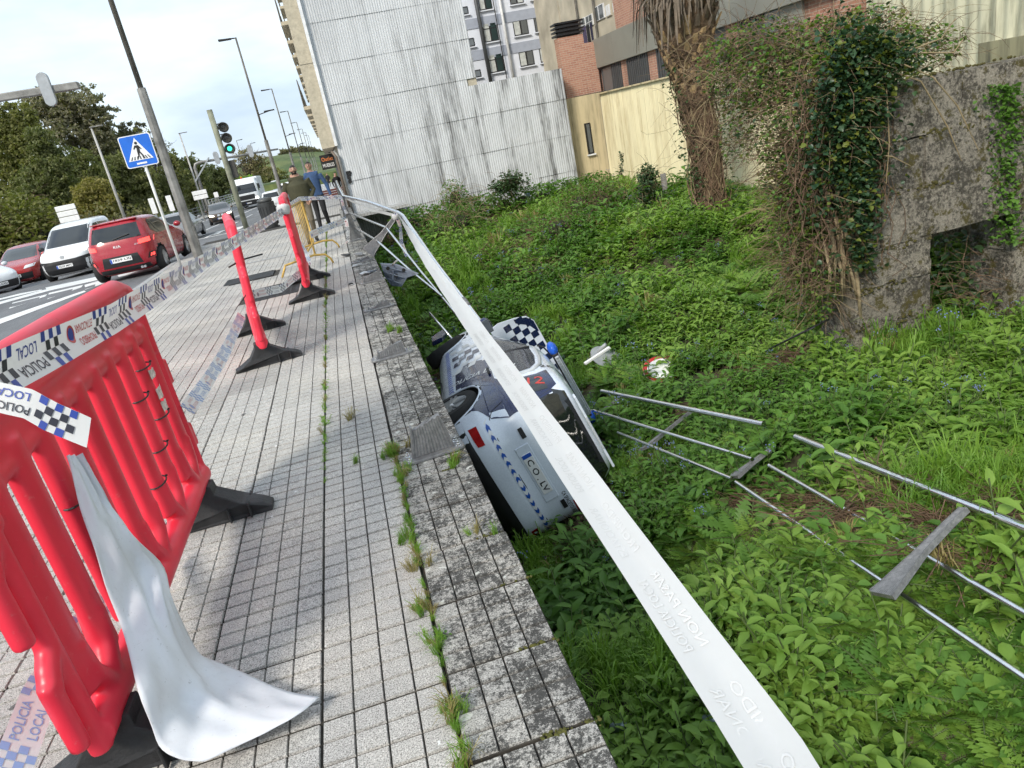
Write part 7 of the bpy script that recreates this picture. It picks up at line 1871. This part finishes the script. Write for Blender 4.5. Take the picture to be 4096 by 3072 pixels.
# ---------------------------------------------------------------- palm trunk
PB = zr_(1540, 470, 0)
def palm():
    t = thing('palm_tree', 'shaggy palm trunk wrapped in dry vines before the yellow wall', 'palm', PB); r = random.Random(9)
    lean = Vector((-.055, 0, 1)); H = 7.0
    def ax(z): return PB + lean * z + Vector((.03 * math.sin(z * 1.3), 0, 0))
    def rad(z): return float(np.interp(z, [0, .6, 2, 2.8, 3.3, 4.0, 5.0, 7], [.34, .30, .30, .33, .42, .60, .70, .6]))
    mb = MB(); zs_ = np.linspace(-.3, H, 60); V = []; n = 22
    for i, z in enumerate(zs_):
        for j in range(n):
            a = 2 * PI * j / n; rr_ = rad(z) * (1 + .05 * math.sin(j * 3 + i * 2.3) + r.uniform(-.04, .04) + (.05 if i % 3 == 0 else 0)); V.append(ax(z) + Vector((math.cos(a) * rr_, math.sin(a) * rr_, 0)))
    mb.add(V, [(i * n + j, i * n + (j + 1) % n, (i + 1) * n + (j + 1) % n, (i + 1) * n + j) for i in range(59) for j in range(n)])
    mb.build('trunk', mat('palm_bark', (.15, .10, .06), .95, var=.6, vs_=12, bump=.8, bs=30), t, True)
    # leaf bases (boots)
    bm_ = mat('palm_boot', (.38, .26, .13), .9, var=.5, vs_=14, bump=.5, bs=40); bd = mat('palm_boot_dark', (.13, .10, .07), .9, var=.5, vs_=14, bump=.5, bs=40)
    mb = MB(); mb2 = MB()
    for k in range(240):
        z = 2.7 + 3.6 * k / 240; a = k * 2.399; rr_ = rad(z); o_ = Vector((math.cos(a), math.sin(a), 0)); s = Vector((-o_.y, o_.x, 0)); b0 = ax(z) + o_ * rr_ * .92; w = .085 if z < 5 else .10; l = r.uniform(.12, .2) if z < 3.9 else r.uniform(.2, .42)
        q = mb if z < 3.95 else mb2; u_ = Vector((0, 0, 1)); tip = b0 + o_ * l * .5 + u_ * l * .7
        q.add([b0 - s * w, b0 + s * w, tip + s * w * .55, tip - s * w * .55, b0 - s * w * .6 + o_ * .05 - u_ * .06, b0 + s * w * .6 + o_ * .05 - u_ * .06, tip + s * w * .4 + o_ * .035, tip - s * w * .4 + o_ * .035], [(0, 1, 2, 3), (4, 7, 6, 5), (0, 3, 7, 4), (1, 5, 6, 2), (3, 2, 6, 7), (0, 4, 5, 1)])
    mb.build('leaf_bases', bm_, t)['kind'] = 'stuff'; mb2.build('old_leaf_bases', bd, t)['kind'] = 'stuff'
    # skirt of dead fronds
    mb = MB()
    for k in range(300):
        a = r.uniform(0, 6.28); z = r.uniform(4.5, 6.0); o_ = Vector((math.cos(a), math.sin(a), 0)); b0 = ax(z) + o_ * rad(z); l = r.uniform(.35, .75) * (1.5 if o_.x < -.3 else .8); s = Vector((-o_.y, o_.x, 0)) * r.uniform(.008, .035)
        p1 = b0 + o_ * .28 * l + Vector((0, 0, -.25 * l)); p2 = b0 + o_ * .38 * l + Vector((r.uniform(-.1, .1), 0, -.95 * l))
        mb.add([b0 - s, b0 + s, p1 - s, p1 + s, p2 - s * .3, p2 + s * .3, p1 + o_ * .02], [(0, 1, 3, 2), (2, 3, 5, 4)])
    mb.build('dead_fronds', mat('dead_frond', (.17, .135, .10), .9, var=.5, vs_=6), t)['kind'] = 'stuff'
    # vines round the trunk
    mb = MB(); mb2 = MB()
    for k in range(330):
        z = r.uniform(-.1, 4.0); a = r.uniform(0, 6.28); P = []; da = r.gauss(0, .35); dz = r.choice((-1, 1)) * r.uniform(.1, .32); off = r.uniform(.0, .22) ** 1.2 * (1.0 if z < 4 else .5)
        for s_ in range(7):
            rr_ = rad(max(z, 0)) + .02 + off * (.5 + .5 * math.sin(s_)); P.append(ax(z) + Vector((math.cos(a) * rr_, math.sin(a) * rr_, 0))); a += da + r.gauss(0, .15); z += dz
        (mb if k % 3 else mb2).tube(P, r.uniform(.005, .014), 4, False)
    twigs(mb, 120, lambda q: ax(q.uniform(.3, 4.2)) + Vector((q.uniform(-.4, .4), q.uniform(-.4, .1), 0)), r, (.4, 1.0), .006, .2)
    mb.build('vines', M_TWIG, t)['kind'] = 'stuff'; mb2.build('pale_vines', M_TWIGP, t)['kind'] = 'stuff'
    mb = MB(); leaves(mb, 420, lambda q: ax(q.uniform(.2, 3.6)) + Vector((q.choice((-1, 1)) * q.uniform(.28, .55), q.uniform(-.4, .3), 0)), r, (.06, .11), .8); mb.build('ivy_leaves', M_IVY, t, True)['kind'] = 'stuff'
    mb = MB(); twigs(mb, 26, lambda q: ax(q.uniform(1.0, 3.8)) + Vector((-.35, -.1, 0)), r, (.9, 1.8), .005, .1); mb.build('bare_runners', M_TWIGP, t)['kind'] = 'stuff'
palm()

# ---------------------------------------------------------------- wooded bank on the left
def tleaf(name, c1, c2): return leafmat(name, tuple(1.35 * q for q in c1), tuple(1.35 * q for q in c2), .35, .6)
M_TD = tleaf('conifer_foliage', (.070, .085, .032), (.18, .18, .075)); M_TE = tleaf('eucalyptus_foliage', (.085, .083, .058), (.19, .175, .11)); M_TO = tleaf('olive_foliage', (.085, .095, .030), (.18, .175, .06)); M_TG = tleaf('spring_foliage', (.13, .12, .035), (.25, .21, .07))
M_BARK = mat('bark', (.085, .07, .055), .9, var=.4, vs_=2)
def tree(label, u, vb, vt, y, blobs, n, ls, m, bare=0, trunk=True, name='tree', wood=M_BARK):
    """u, vb, vt: photo column, base and top rows; blobs: (du, dv, ru, rv) in photo pixels"""
    r = random.Random(hash(label) % 7777); k = y * 1.03 * PXS / 2852
    b = ony(u, vb, y); b.z = min(b.z, zs(y) + .2); t = thing(name, label, 'tree', b)
    B = []
    for uu, vv, ru, rv_ in blobs:
        c = ony(uu, vv, y); B.append((c, (ru * k, ru * k * .9, rv_ * k)))
    mb = MB(); W = [q[1][0] * q[1][2] for q in B]
    # leaf clumps: pick clump centres on the blob shells, then spread leaves round each
    ncl = max(10, n // 26)
    for _ in range(ncl):
        c, rd = r.choices(B, W)[0]; p = Vector(inball(c, rd, .35)(r)); cr = r.uniform(.5, 1.0) * min(rd[0], rd[2]) * .26
        for _ in range(26):
            d = rv(r, -1, 1) * cr * r.random() ** .5; q = p + Vector((d.x, d.y, d.z * .7)); a = rv(r, -1, 1); b_ = a.cross(rv(r, -1, 1)).normalized(); l = ls * r.uniform(.6, 1.3)
            mb.add([q, q + a * l * .5 + b_ * l * .28, q + a * l, q + a * l * .5 - b_ * l * .28], [(0, 1, 2, 3)])
    if n: mb.build('crown', m, t)['kind'] = 'stuff'
    mb = MB(); top = ony(u, vt, y)
    if trunk:
        H = top.z - b.z; mid = b.lerp(Vector((top.x, y, top.z)), .55); R0 = H * .016 + .08
        mb.tube([b - Vector((0, 0, 1.5)), b.lerp(mid, .5) + Vector((r.gauss(0, .15), 0, 0)), mid, Vector((top.x, y, top.z - H * .12))], [R0, R0 * .8, R0 * .55, R0 * .15], 7)
        for q in range(14 + bare):
            f = r.uniform(.35, .95); s0 = b.lerp(mid, min(1, f * 1.2)) if f < .8 else mid.lerp(top, (f - .8) * 3); c, rd = r.choices(B, W)[0]; e = Vector(inball(c, rd, .5)(r))
            md = s0.lerp(e, .5) + Vector((0, 0, abs(e.x - s0.x) * .12)); mb.tube([s0, md, e], [R0 * .35, R0 * .2, R0 * .06], 5)
            if bare:
                for _ in range(6):
                    e2 = md.lerp(e, r.random()); d = rv(r, -.1, 1); mb.tube([e2, e2 + d * H * .08, e2 + d * H * .15 + Vector((0, 0, H * .03))], [R0 * .10, R0 * .06, R0 * .02], 4, False)
        mb.build('trunk', wood, t)
    return t
U = lambda x: x * .3743
tree('tall spreading eucalyptus with a dark see-through crown', U(470), U(1250), U(520), 95, [(U(330), U(620), 52, 34), (U(470), U(600), 50, 30), (U(580), U(680), 36, 24), (U(420), U(760), 60, 42), (U(560), U(830), 40, 35), (U(250), U(600), 34, 26)], 16800, 0.384, M_TE)
tree('smaller eucalyptus crown right of the tall one', U(760), U(1200), U(700), 100, [(U(760), U(740), 22, 15), (U(720), U(830), 34, 28), (U(640), U(900), 40, 40)], 8820, 0.372, M_TE)
tree('dense olive-green tree at the far left edge', U(90), U(1350), U(600), 78, [(U(60), U(720), 34, 40), (U(130), U(700), 30, 32), (U(40), U(900), 46, 60), (U(160), U(880), 40, 55), (U(90), U(1100), 60, 60)], 23100, 0.31, M_TO)
tree('dark conifer between the olive tree and the eucalyptus', U(270), U(1380), U(720), 74, [(U(250), U(850), 26, 45), (U(300), U(980), 38, 55), (U(260), U(1150), 55, 60)], 17850, 0.279, M_TD)
tree('dark leafy tree behind the direction boards', U(470), U(1300), U(880), 80, [(U(440), U(980), 40, 40), (U(520), U(1050), 46, 50), (U(380), U(1120), 46, 60)], 16800, 0.31, M_TD)
tree('rounded pale-leaved tree above the white van', U(560), U(1330), U(1020), 66, [(U(545), U(1130), 40, 34), (U(590), U(1190), 38, 30), (U(500), U(1200), 34, 28)], 13650, 0.211, M_TG)
tree('dark tree behind the pale street lamp', U(700), U(1280), U(900), 84, [(U(700), U(1010), 40, 40), (U(780), U(1000), 36, 44), (U(660), U(1120), 46, 40), (U(780), U(1130), 46, 40)], 18900, 0.31, M_TD)
tree('pointed dark conifer behind the crossing sign', U(1000), U(1230), U(850), 88, [(U(1000), U(930), 14, 26), (U(1010), U(1010), 26, 30), (U(960), U(1090), 40, 40)], 10920, 0.279, M_TD)
tree('bare-branched tree behind the crossing sign', U(880), U(1200), U(720), 92, [(U(870), U(860), 34, 44), (U(920), U(920), 34, 36)], 1890, 0.248, M_TO, bare=26)
tree('dark evergreen beside the overhead signal mast', U(1110), U(1210), U(880), 94, [(U(1110), U(960), 22, 26), (U(1130), U(1060), 34, 34), (U(1060), U(1120), 36, 30)], 10920, 0.279, M_TD)
tree('wide dark tree beyond the overhead signal arm', U(1220), U(1180), U(930), 105, [(U(1200), U(1010), 30, 22), (U(1270), U(1030), 30, 24), (U(1220), U(1090), 44, 26)], 10920, 0.31, M_TD)
tree('round bare-twigged tree beyond the refuse lorry', U(1440), U(1120), U(840), 125, [(U(1440), U(930), 30, 30), (U(1420), U(980), 30, 26), (U(1480), U(970), 28, 26)], 2600, .35, tleaf('sparse_buds', (.12, .10, .06), (.2, .17, .09)), bare=46)
tree('low bright shrub beyond the refuse lorry', U(1420), U(1090), U(1010), 112, [(U(1420), U(1050), 26, 12), (U(1370), U(1060), 20, 10)], 2600, .4, tleaf('bright_shrub', (.08, .15, .02), (.16, .26, .04)), trunk=False, name='shrub')
tree('dark trees at the foot of the hill beyond the bridge', U(1560), U(1080), U(980), 150, [(U(1530), U(1010), 22, 20), (U(1590), U(1020), 24, 16)], 5460, 0.372, M_TD)
for k, (x_, y_, lb) in enumerate(((1640, 880, 'first'), (1690, 868, 'second'), (1740, 862, 'third'), (1790, 868, 'fourth'), (1830, 880, 'fifth'))):
    tree('%s of the small trees on the crest of the far hill' % lb, U(x_), U(y_ + 50), U(y_ - 25), 370, [(U(x_), U(y_), 9, 5), (U(x_ + 14), U(y_ + 4), 7, 4)], 700, 1.3, M_TE)
# undergrowth along the bank
def undergrowth():
    r = random.Random(21); mb = MB()
    for _ in range(650):
        y = r.uniform(56, 100); x0 = -16.5 - (y - 56) * .02; x = x0 - r.random() ** 1.5 * 26; h = r.uniform(1.0, 3.4) + min(3.0, (x0 - x) * .16); c = Vector((x, y, zs(y) + h * .5 - .5)); cr = h * .55
        for _ in range(34):
            d = rv(r, -1, 1) * cr; q = c + d; a = rv(r, -1, 1); b_ = a.cross(rv(r, -1, 1)).normalized(); l = r.uniform(.18, .42); mb.add([q, q + a * l * .5 + b_ * l * .28, q + a * l, q + a * l * .5 - b_ * l * .28], [(0, 1, 2, 3)])
    o = mb.build('undergrowth', tleaf('bank_foliage', (.06, .066, .028), (.16, .145, .066))); tag(o, 'dense dark undergrowth filling the wooded bank', 'undergrowth', kind='stuff')
undergrowth()
bush('shrub', 'large grey-green shrub at the lower left of the wooded bank', [(ony(U(90), U(1340), 56), (3.6, 2.5, 2.6)), (ony(U(210), U(1380), 55), (2.6, 2, 1.8)), (ony(U(-20), U(1380), 56), (3, 2, 2))], 200, 5000, M_TO, M_TWIG, 'shrub', L=(.2, .42), tl=(1, 2.5), shell=.6, rad=.02)
mb = MB(); mb.add([(-17, 50, -1.2), (-60, 50, 1.5), (-90, 130, 5), (-60, 200, 6), (-18, 200, -2.2), (-17, 100, -2.0)], [(0, 1, 2, 3, 4, 5)]); struct(mb.build('bank', M_SOIL))
# ================================================================ PEOPLE
M_SKIN = mat('skin', (.42, .24, .17), .55, var=.12, vs_=9, world=False); M_HAIR = mat('dark_hair', (.018, .013, .01), .6, var=.3, vs_=40, world=False)
def person(label, loc, rz, jacket, trousers, shoes, h=1.76, pose='walk', beard=True, voxel=.014, hood=True, arms=None, heavy=1.0):
    """one continuous body: limbs laid out as tubes, fused by voxel remesh; materials by height and reach"""
    mb = MB(); k = h / 1.76
    def T(pts, rads, n=10, flat=1.0, up=None): mb.tube([Vector(p) * k for p in pts], [r * k for r in rads], n, True, flat, up)
    st = .16 if pose == 'walk' else .02
    # torso (x = right-left, y = forward is -y)
    T([(0, 0, z) for z in (.84, .92, 1.02, 1.12, 1.22, 1.32, 1.40, 1.45)], [r_ * (heavy if .95 < z < 1.35 else 1) for r_, z in zip((.10, .118, .122, .125, .126, .124, .11, .07), (.84, .92, 1.02, 1.12, 1.22, 1.32, 1.40, 1.45))], 20, 1.42)
    T([(-.17, 0, 1.42), (0, 0, 1.46), (.17, 0, 1.42)], [.07, .075, .07])
    T([(0, .0, 1.44), (0, -.015, 1.56)], [.062, .056])
    # head
    mb.ball(Vector((0, -.02, 1.655)) * k, (.077 * k, .095 * k, .105 * k), 16, 12); mb.ball(Vector((0, -.045, 1.595)) * k, (.055 * k, .06 * k, .05 * k), 12, 8)
    T([(0, -.11, 1.665), (0, -.128, 1.635)], [.012, .017], 8)           # nose
    for s_ in (-1, 1): mb.ball(Vector((s_ * .077, 0, 1.65)) * k, (.013 * k, .022 * k, .032 * k), 8, 6)
    if hood: T([(-.10, .03, 1.47), (-.07, .09, 1.52), (.07, .09, 1.52), (.10, .03, 1.47)], [.045, .05, .05, .045])
    hands = []
    arms = arms or [((-.21, .0, 1.41), (-.29, .02, 1.14), (-.27, -.10, .90)), ((.21, .0, 1.41), (.30, .03, 1.14), (.27, -.05, .89))]
    for A, B, C_ in arms:
        T([A, B, C_], [.062 * heavy, .052, .036], 10); A, B, C_ = map(Vector, (A, B, C_)); d = (C_ - B).normalized(); hp = C_ + d * .05
        mb.ball(hp * k, (.034 * k, .03 * k, .052 * k), 10, 8); hands.append(hp * k)
        sx = math.copysign(1, C_.x)
        for q in range(4):
            o_ = Vector((0, -.028 + .019 * q, 0)); T([hp + o_ * .8 + d * .03, hp + o_ + d * (.085 - .01 * abs(q - 1.4)), hp + o_ * .9 + d * (.105 - .012 * abs(q - 1.4)) + Vector((-sx * .012, 0, 0))], [.0105, .0095, .008], 6)
        T([hp + Vector((0, -.03, .01)), hp + Vector((-sx * .008, -.052, .0)) + d * .035, hp + Vector((-sx * .015, -.056, 0)) + d * .06], [.012, .011, .009], 6)
    legs = [(-.095, -st), (.095, st)]
    for x, s_ in legs:
        T([(x, 0, .93), (x * 1.05, -.02 - s_ * .2, .52), (x * 1.0, s_ * .9 + .02, .09)], [.095, .068, .047], 12)
        T([(x, s_ * .9 + .05, .045), (x * 1.1, s_ * .9 - .10, .045), (x * 1.15, s_ * .9 - .17, .035)], [.045, .045, .033], 10, .8)
    mats = [jacket, trousers, M_SKIN, shoes, M_HAIR]
    o = mb.build('person', mats, None, True); rm = o.modifiers.new('r', 'REMESH'); rm.mode = 'VOXEL'; rm.voxel_size = voxel; rm.use_smooth_shade = True
    sm = o.modifiers.new('s', 'SMOOTH'); sm.iterations = 3; sm.factor = .5; bake(o)
    me = o.data; me.materials.clear()
    for m in mats: me.materials.append(m)
    for p in me.polygons:
        c = p.center / k; i = 0
        if c.z < .075: i = 3
        elif c.z < .90 and abs(c.x) < .24: i = 1
        if any((p.center - hp).length < .115 * k and p.center.z < hp.z + .045 * k for hp in hands): i = 2
        if c.z > 1.50 and abs(c.x) < .1 and c.y < .075:
            i = 2
            if c.z > 1.702 or (c.y > .005 and c.z > 1.60 and abs(c.x) < .09) or (abs(c.x) > .066 and c.z > 1.68): i = 4
            if beard and c.z < 1.618 and c.y < -.015 and not (1.597 < c.z < 1.607 and abs(c.x) < .02 and c.y < -.08): i = 4
            if c.z < 1.545: i = 2
            if abs(abs(c.x) - .031) < .014 and abs(c.z - 1.667) < .007 and c.y < -.08: i = 4
            if abs(abs(c.x) - .032) < .02 and abs(c.z - 1.692) < .005 and c.y < -.08: i = 4
        p.material_index = i; p.use_smooth = True
    o.location = loc; o.rotation_euler = (0, 0, rz); return tag(o, label, 'person')
M_OLIVE = mat('olive_jacket', (.050, .048, .022), .8, var=.35, vs_=7, bump=.5, bs=14, world=False); M_BLUEJ = mat('blue_sweater', (.035, .075, .17), .85, var=.3, vs_=8, bump=.4, bs=25, world=False)
M_TRK = mat('black_trousers', (.010, .010, .012), .8, var=.3, world=False); M_TRB = mat('beige_trousers', (.16, .13, .09), .85, var=.3, vs_=8, world=False); M_SHOE = mat('dark_shoes', (.015, .013, .012), .6, world=False)
gy = 17.6; gx = ony(642, 400, gy).x
person('bearded man in an olive jacket walking toward us', (gx, gy, 0), R(4), M_OLIVE, M_TRB, M_SHOE, 1.77, heavy=1.38, arms=[((-.22, 0, 1.40), (-.34, .03, 1.14), (-.33, -.06, .88)), ((.22, 0, 1.40), (.33, .02, 1.15), (.20, -.14, .95))])
by = 19.9; bx = ony(676, 400, by).x
person('man in a blue sweater and black trousers walking behind the olive jacket', (bx + .02, by, 0), R(-10), M_BLUEJ, M_TRK, M_SHOE, 1.78, beard=False, hood=False, arms=[((-.21, 0, 1.41), (-.27, .05, 1.14), (-.2, -.1, .95)), ((.21, 0, 1.41), (.31, .04, 1.14), (.36, -.02, .86))])
mb = MB()
for s_ in (-1, 1): mb.tube([(bx + .1 + s_ * .09 - .02, by - .12, .50)] + [(bx + .1 + s_ * .09 + .02, by - .12, .50)], .008, 4)
sit = ony(*((1100 + 965 * .2713) / 1.8517, (550 + 640 * .2713) / 1.8517), 40); person('person in black standing against the street front beyond the bench', (.18, 45, zs(45) + .13), R(20), M_TRK, M_TRK, M_SHOE, 1.7, 'stand', False, .03)
person('tiny figure in dark clothes far along the pavement', (-.6, 95, zs(95) + .13), 0, M_TRK, M_TRK, M_SHOE, 1.72, 'walk', False, .05)

# ================================================================ SMALL THINGS
# bench far along the pavement
by_ = 41.0; bxx = ony(*((1100 + 810 * .2713) / 1.8517, (550 + 720 * .2713) / 1.8517), by_).x; bz = zs(by_) + .13
t = thing('bench', 'red-brown slatted bench far along the pavement', 'bench', (bxx, by_, bz)); M_WOODR = mat('red_brown_wood', (.12, .035, .028), .6, var=.3, vs_=6)
for k in range(4): mb = MB(); mb.box((bxx, by_ + .1 - k * .11, bz + .45), (1.7, .09, .035)); mb.build('seat_slat', M_WOODR, t)
for k in range(3): mb = MB(); mb.box((bxx, by_ + .22 + k * .04, bz + .58 + k * .12), (1.7, .03, .10)); mb.build('back_slat', M_WOODR, t)
for s_ in (-.6, .6): mb = MB(); mb.tube([(bxx + s_, by_ - .28, bz), (bxx + s_, by_ - .25, bz + .43), (bxx + s_, by_ + .15, bz + .43), (bxx + s_, by_ + .32, bz + .9)], .022, 6); mb.tube([(bxx + s_, by_ + .15, bz + .43), (bxx + s_, by_ + .28, bz)], .022, 6); mb.build('leg', M_GALV, t)
# torn grey inner-wing panel hanging over the wall edge
gp_px = [(822, 570), (858, 572), (905, 592), (880, 600), (868, 620), (845, 618), (832, 600)]
t = thing('broken_car_panel', 'torn grey plastic car panel hanging over the wall edge below the railing', 'debris', ony(850, 590, 11.6)); M_GREYP = mat('grey_blue_plastic', (.15, .18, .23), .5, var=.4, vs_=14)
PPx = [ony(u, v, 11.5 - (u - 860) * .004) for u, v in gp_px]
mb = MB(); n = len(PPx); mb.add([p for p in PPx] + [p + Vector((0, .03, .015)) for p in PPx], [tuple(range(n)), tuple(range(2 * n - 1, n - 1, -1))] + [(i, (i + 1) % n, n + (i + 1) % n, n + i) for i in range(n)]); pn = mb.build('panel', M_GREYP, t, bevel=.008)
for a, b in (((826, 575), (895, 592)), ((832, 588), (872, 600)), ((838, 602), (862, 612)), ((850, 574), (848, 615))): mb = MB(); mb.tube([ony(*a, 11.47), ony(*b, 11.42)], .012, 5); mb.build('rib', M_GREYP, pn)
for u, v in ((838, 580), (872, 584), (856, 596)): c_ = ony(u, v, 11.45); mb = MB(); mb.lathe([(.03, 0), (.03, .02)], 12, c_, Matrix.Rotation(R(70), 3, 'X')); mb.build('hole', M_UNDER, pn)
mb = MB(); mb.tube([ony(848, 572, 11.5), ony(858, 562, 11.9)], .014, 6); mb.build('bracket', M_STEEL, t)
# shards on the coping and pavement
def shard(label, u, v, s_, m, seed, name='plastic_shard'):
    r = random.Random(seed); c_ = onz(u, v, .012); mb = MB(); n = r.randint(5, 7); P = [(c_.x + math.cos(2 * PI * i / n) * s_ * r.uniform(.4, 1.1), c_.y + math.sin(2 * PI * i / n) * s_ * r.uniform(.4, 1.2)) for i in range(n)]
    z0 = [r.uniform(0, s_ * .35) for _ in P]; i_ = iter(range(99)); V = [(p[0], p[1], .008 + z) for p, z in zip(P, z0)]
    mb.add(V + [(a, b, c + .008 + s_ * .06) for a, b, c in V], [tuple(range(n)), tuple(range(2 * n - 1, n - 1, -1))] + [(i, (i + 1) % n, n + (i + 1) % n, n + i) for i in range(n)]); return tag(mb.build(name, m), label, 'debris', 'bits of broken car')
shard('black broken car clip lying on the pavement beyond the barriers', 748, 553, .12, M_DARK, 1); shard('dark broken bracket lying before the bent post', 778, 552, .13, M_CAST, 2); shard('pale shard on the coping below the bent post', 772, 575, .10, M_SILV, 3)
shard('small black clip on the pavement beside the third stub', 758, 615, .06, M_DARK, 4); shard('light shard beside the fourth stub', 790, 592, .10, M_SILV, 5); shard('grey shard at the wall edge near the grey panel', 805, 588, .09, M_GREYP, 6)
# signs lying in the weeds
dc = zr_(1432, 797, .13)
t = thing('fallen_sign', 'round red and white traffic sign lying in the weeds', 'sign', dc); ro = Euler((R(18), R(-12), R(20))).to_matrix()
mb = MB(); mb.lathe([(.30, -.006), (.30, .006)], 28, dc, ro); mb.build('disc', M_SIGNW, t)
mb = MB(); P = []
for k in range(29):
    a = 2 * PI * k / 28
    for r_ in (.30, .235): P.append(dc + ro @ Vector((r_ * math.cos(a), r_ * math.sin(a), .009)))
mb.add(P, [(2 * k, 2 * k + 1, 2 * k + 3, 2 * k + 2) for k in range(28)]); mb.build('red_ring', mat('sign_red', (.50, .03, .03), .4), t)
lc = zr_(1295, 775, .2)
t = thing('broken_sign', 'broken white disc on a bent pole lying beyond the crashed car roof', 'sign', lc)
mb = MB(); mb.tube([zr_(1262, 785, .15), zr_(1308, 745, .5)], .035, 8); mb.build('pole', M_SIGNBACK, t, True)
mb = MB(); mb.lathe([(.26, -.01), (.27, .01)], 24, zr_(1308, 772, .25), Euler((R(28), R(20), 0)).to_matrix()); mb.build('disc', M_SIGNBACK, t)
mb = MB(); mb.box(zr_(1290, 768, .45), (.5, .06, .03), Euler((0, R(-15), R(10))).to_matrix()); mb.build('strut', M_SIGNW, t)
# crushed cans at the foot of the wall
for k, (u, v, lb) in enumerate(((1533, 1555, 'crushed blue and silver can in the weeds near the lower edge'), (1337, 1570, 'crumpled foil at the foot of the wall'))):
    c_ = zr_(u, v, .16); mb = MB(); mb.lathe([(.028, -.05), (.032, -.03), (.026, .0), (.033, .03), (.027, .05)], 12, c_, Euler((R(60), R(30 * k), R(40))).to_matrix()); tag(mb.build('crushed_can', mat('can_%d' % k, (.35, .42, .55), .3, .7, var=.5, vs_=30), None, True), lb, 'can')
# dark cable leaning on the ruin
mb = MB(); mb.tube([zr_(1650, 760, .2), ony(1740, 715, YR - .6), ony(1790, 690, YR - .3)], .012, 6); tag(mb.build('cable', M_DARK, None, True), 'dark cable stretched from the weeds to the ruined wall', 'cable')
# wires sticking out of the middle barrier's tape
mb = MB(); a = Vector((-1.12, 7.0, 1.0)); mb.tube([a, a + Vector((.12, .1, .03)), a + Vector((.3, .2, .03))], .008, 5); mb.build('cable_tie', M_TIE, b2)
mb = MB(); a = Vector((-1.09, 6.96, .68)); mb.tube([a, a + Vector((.05, -.02, .05)), a + Vector((.1, -.03, .0))], .006, 5); mb.build('cable_tie', M_TIE, b2)
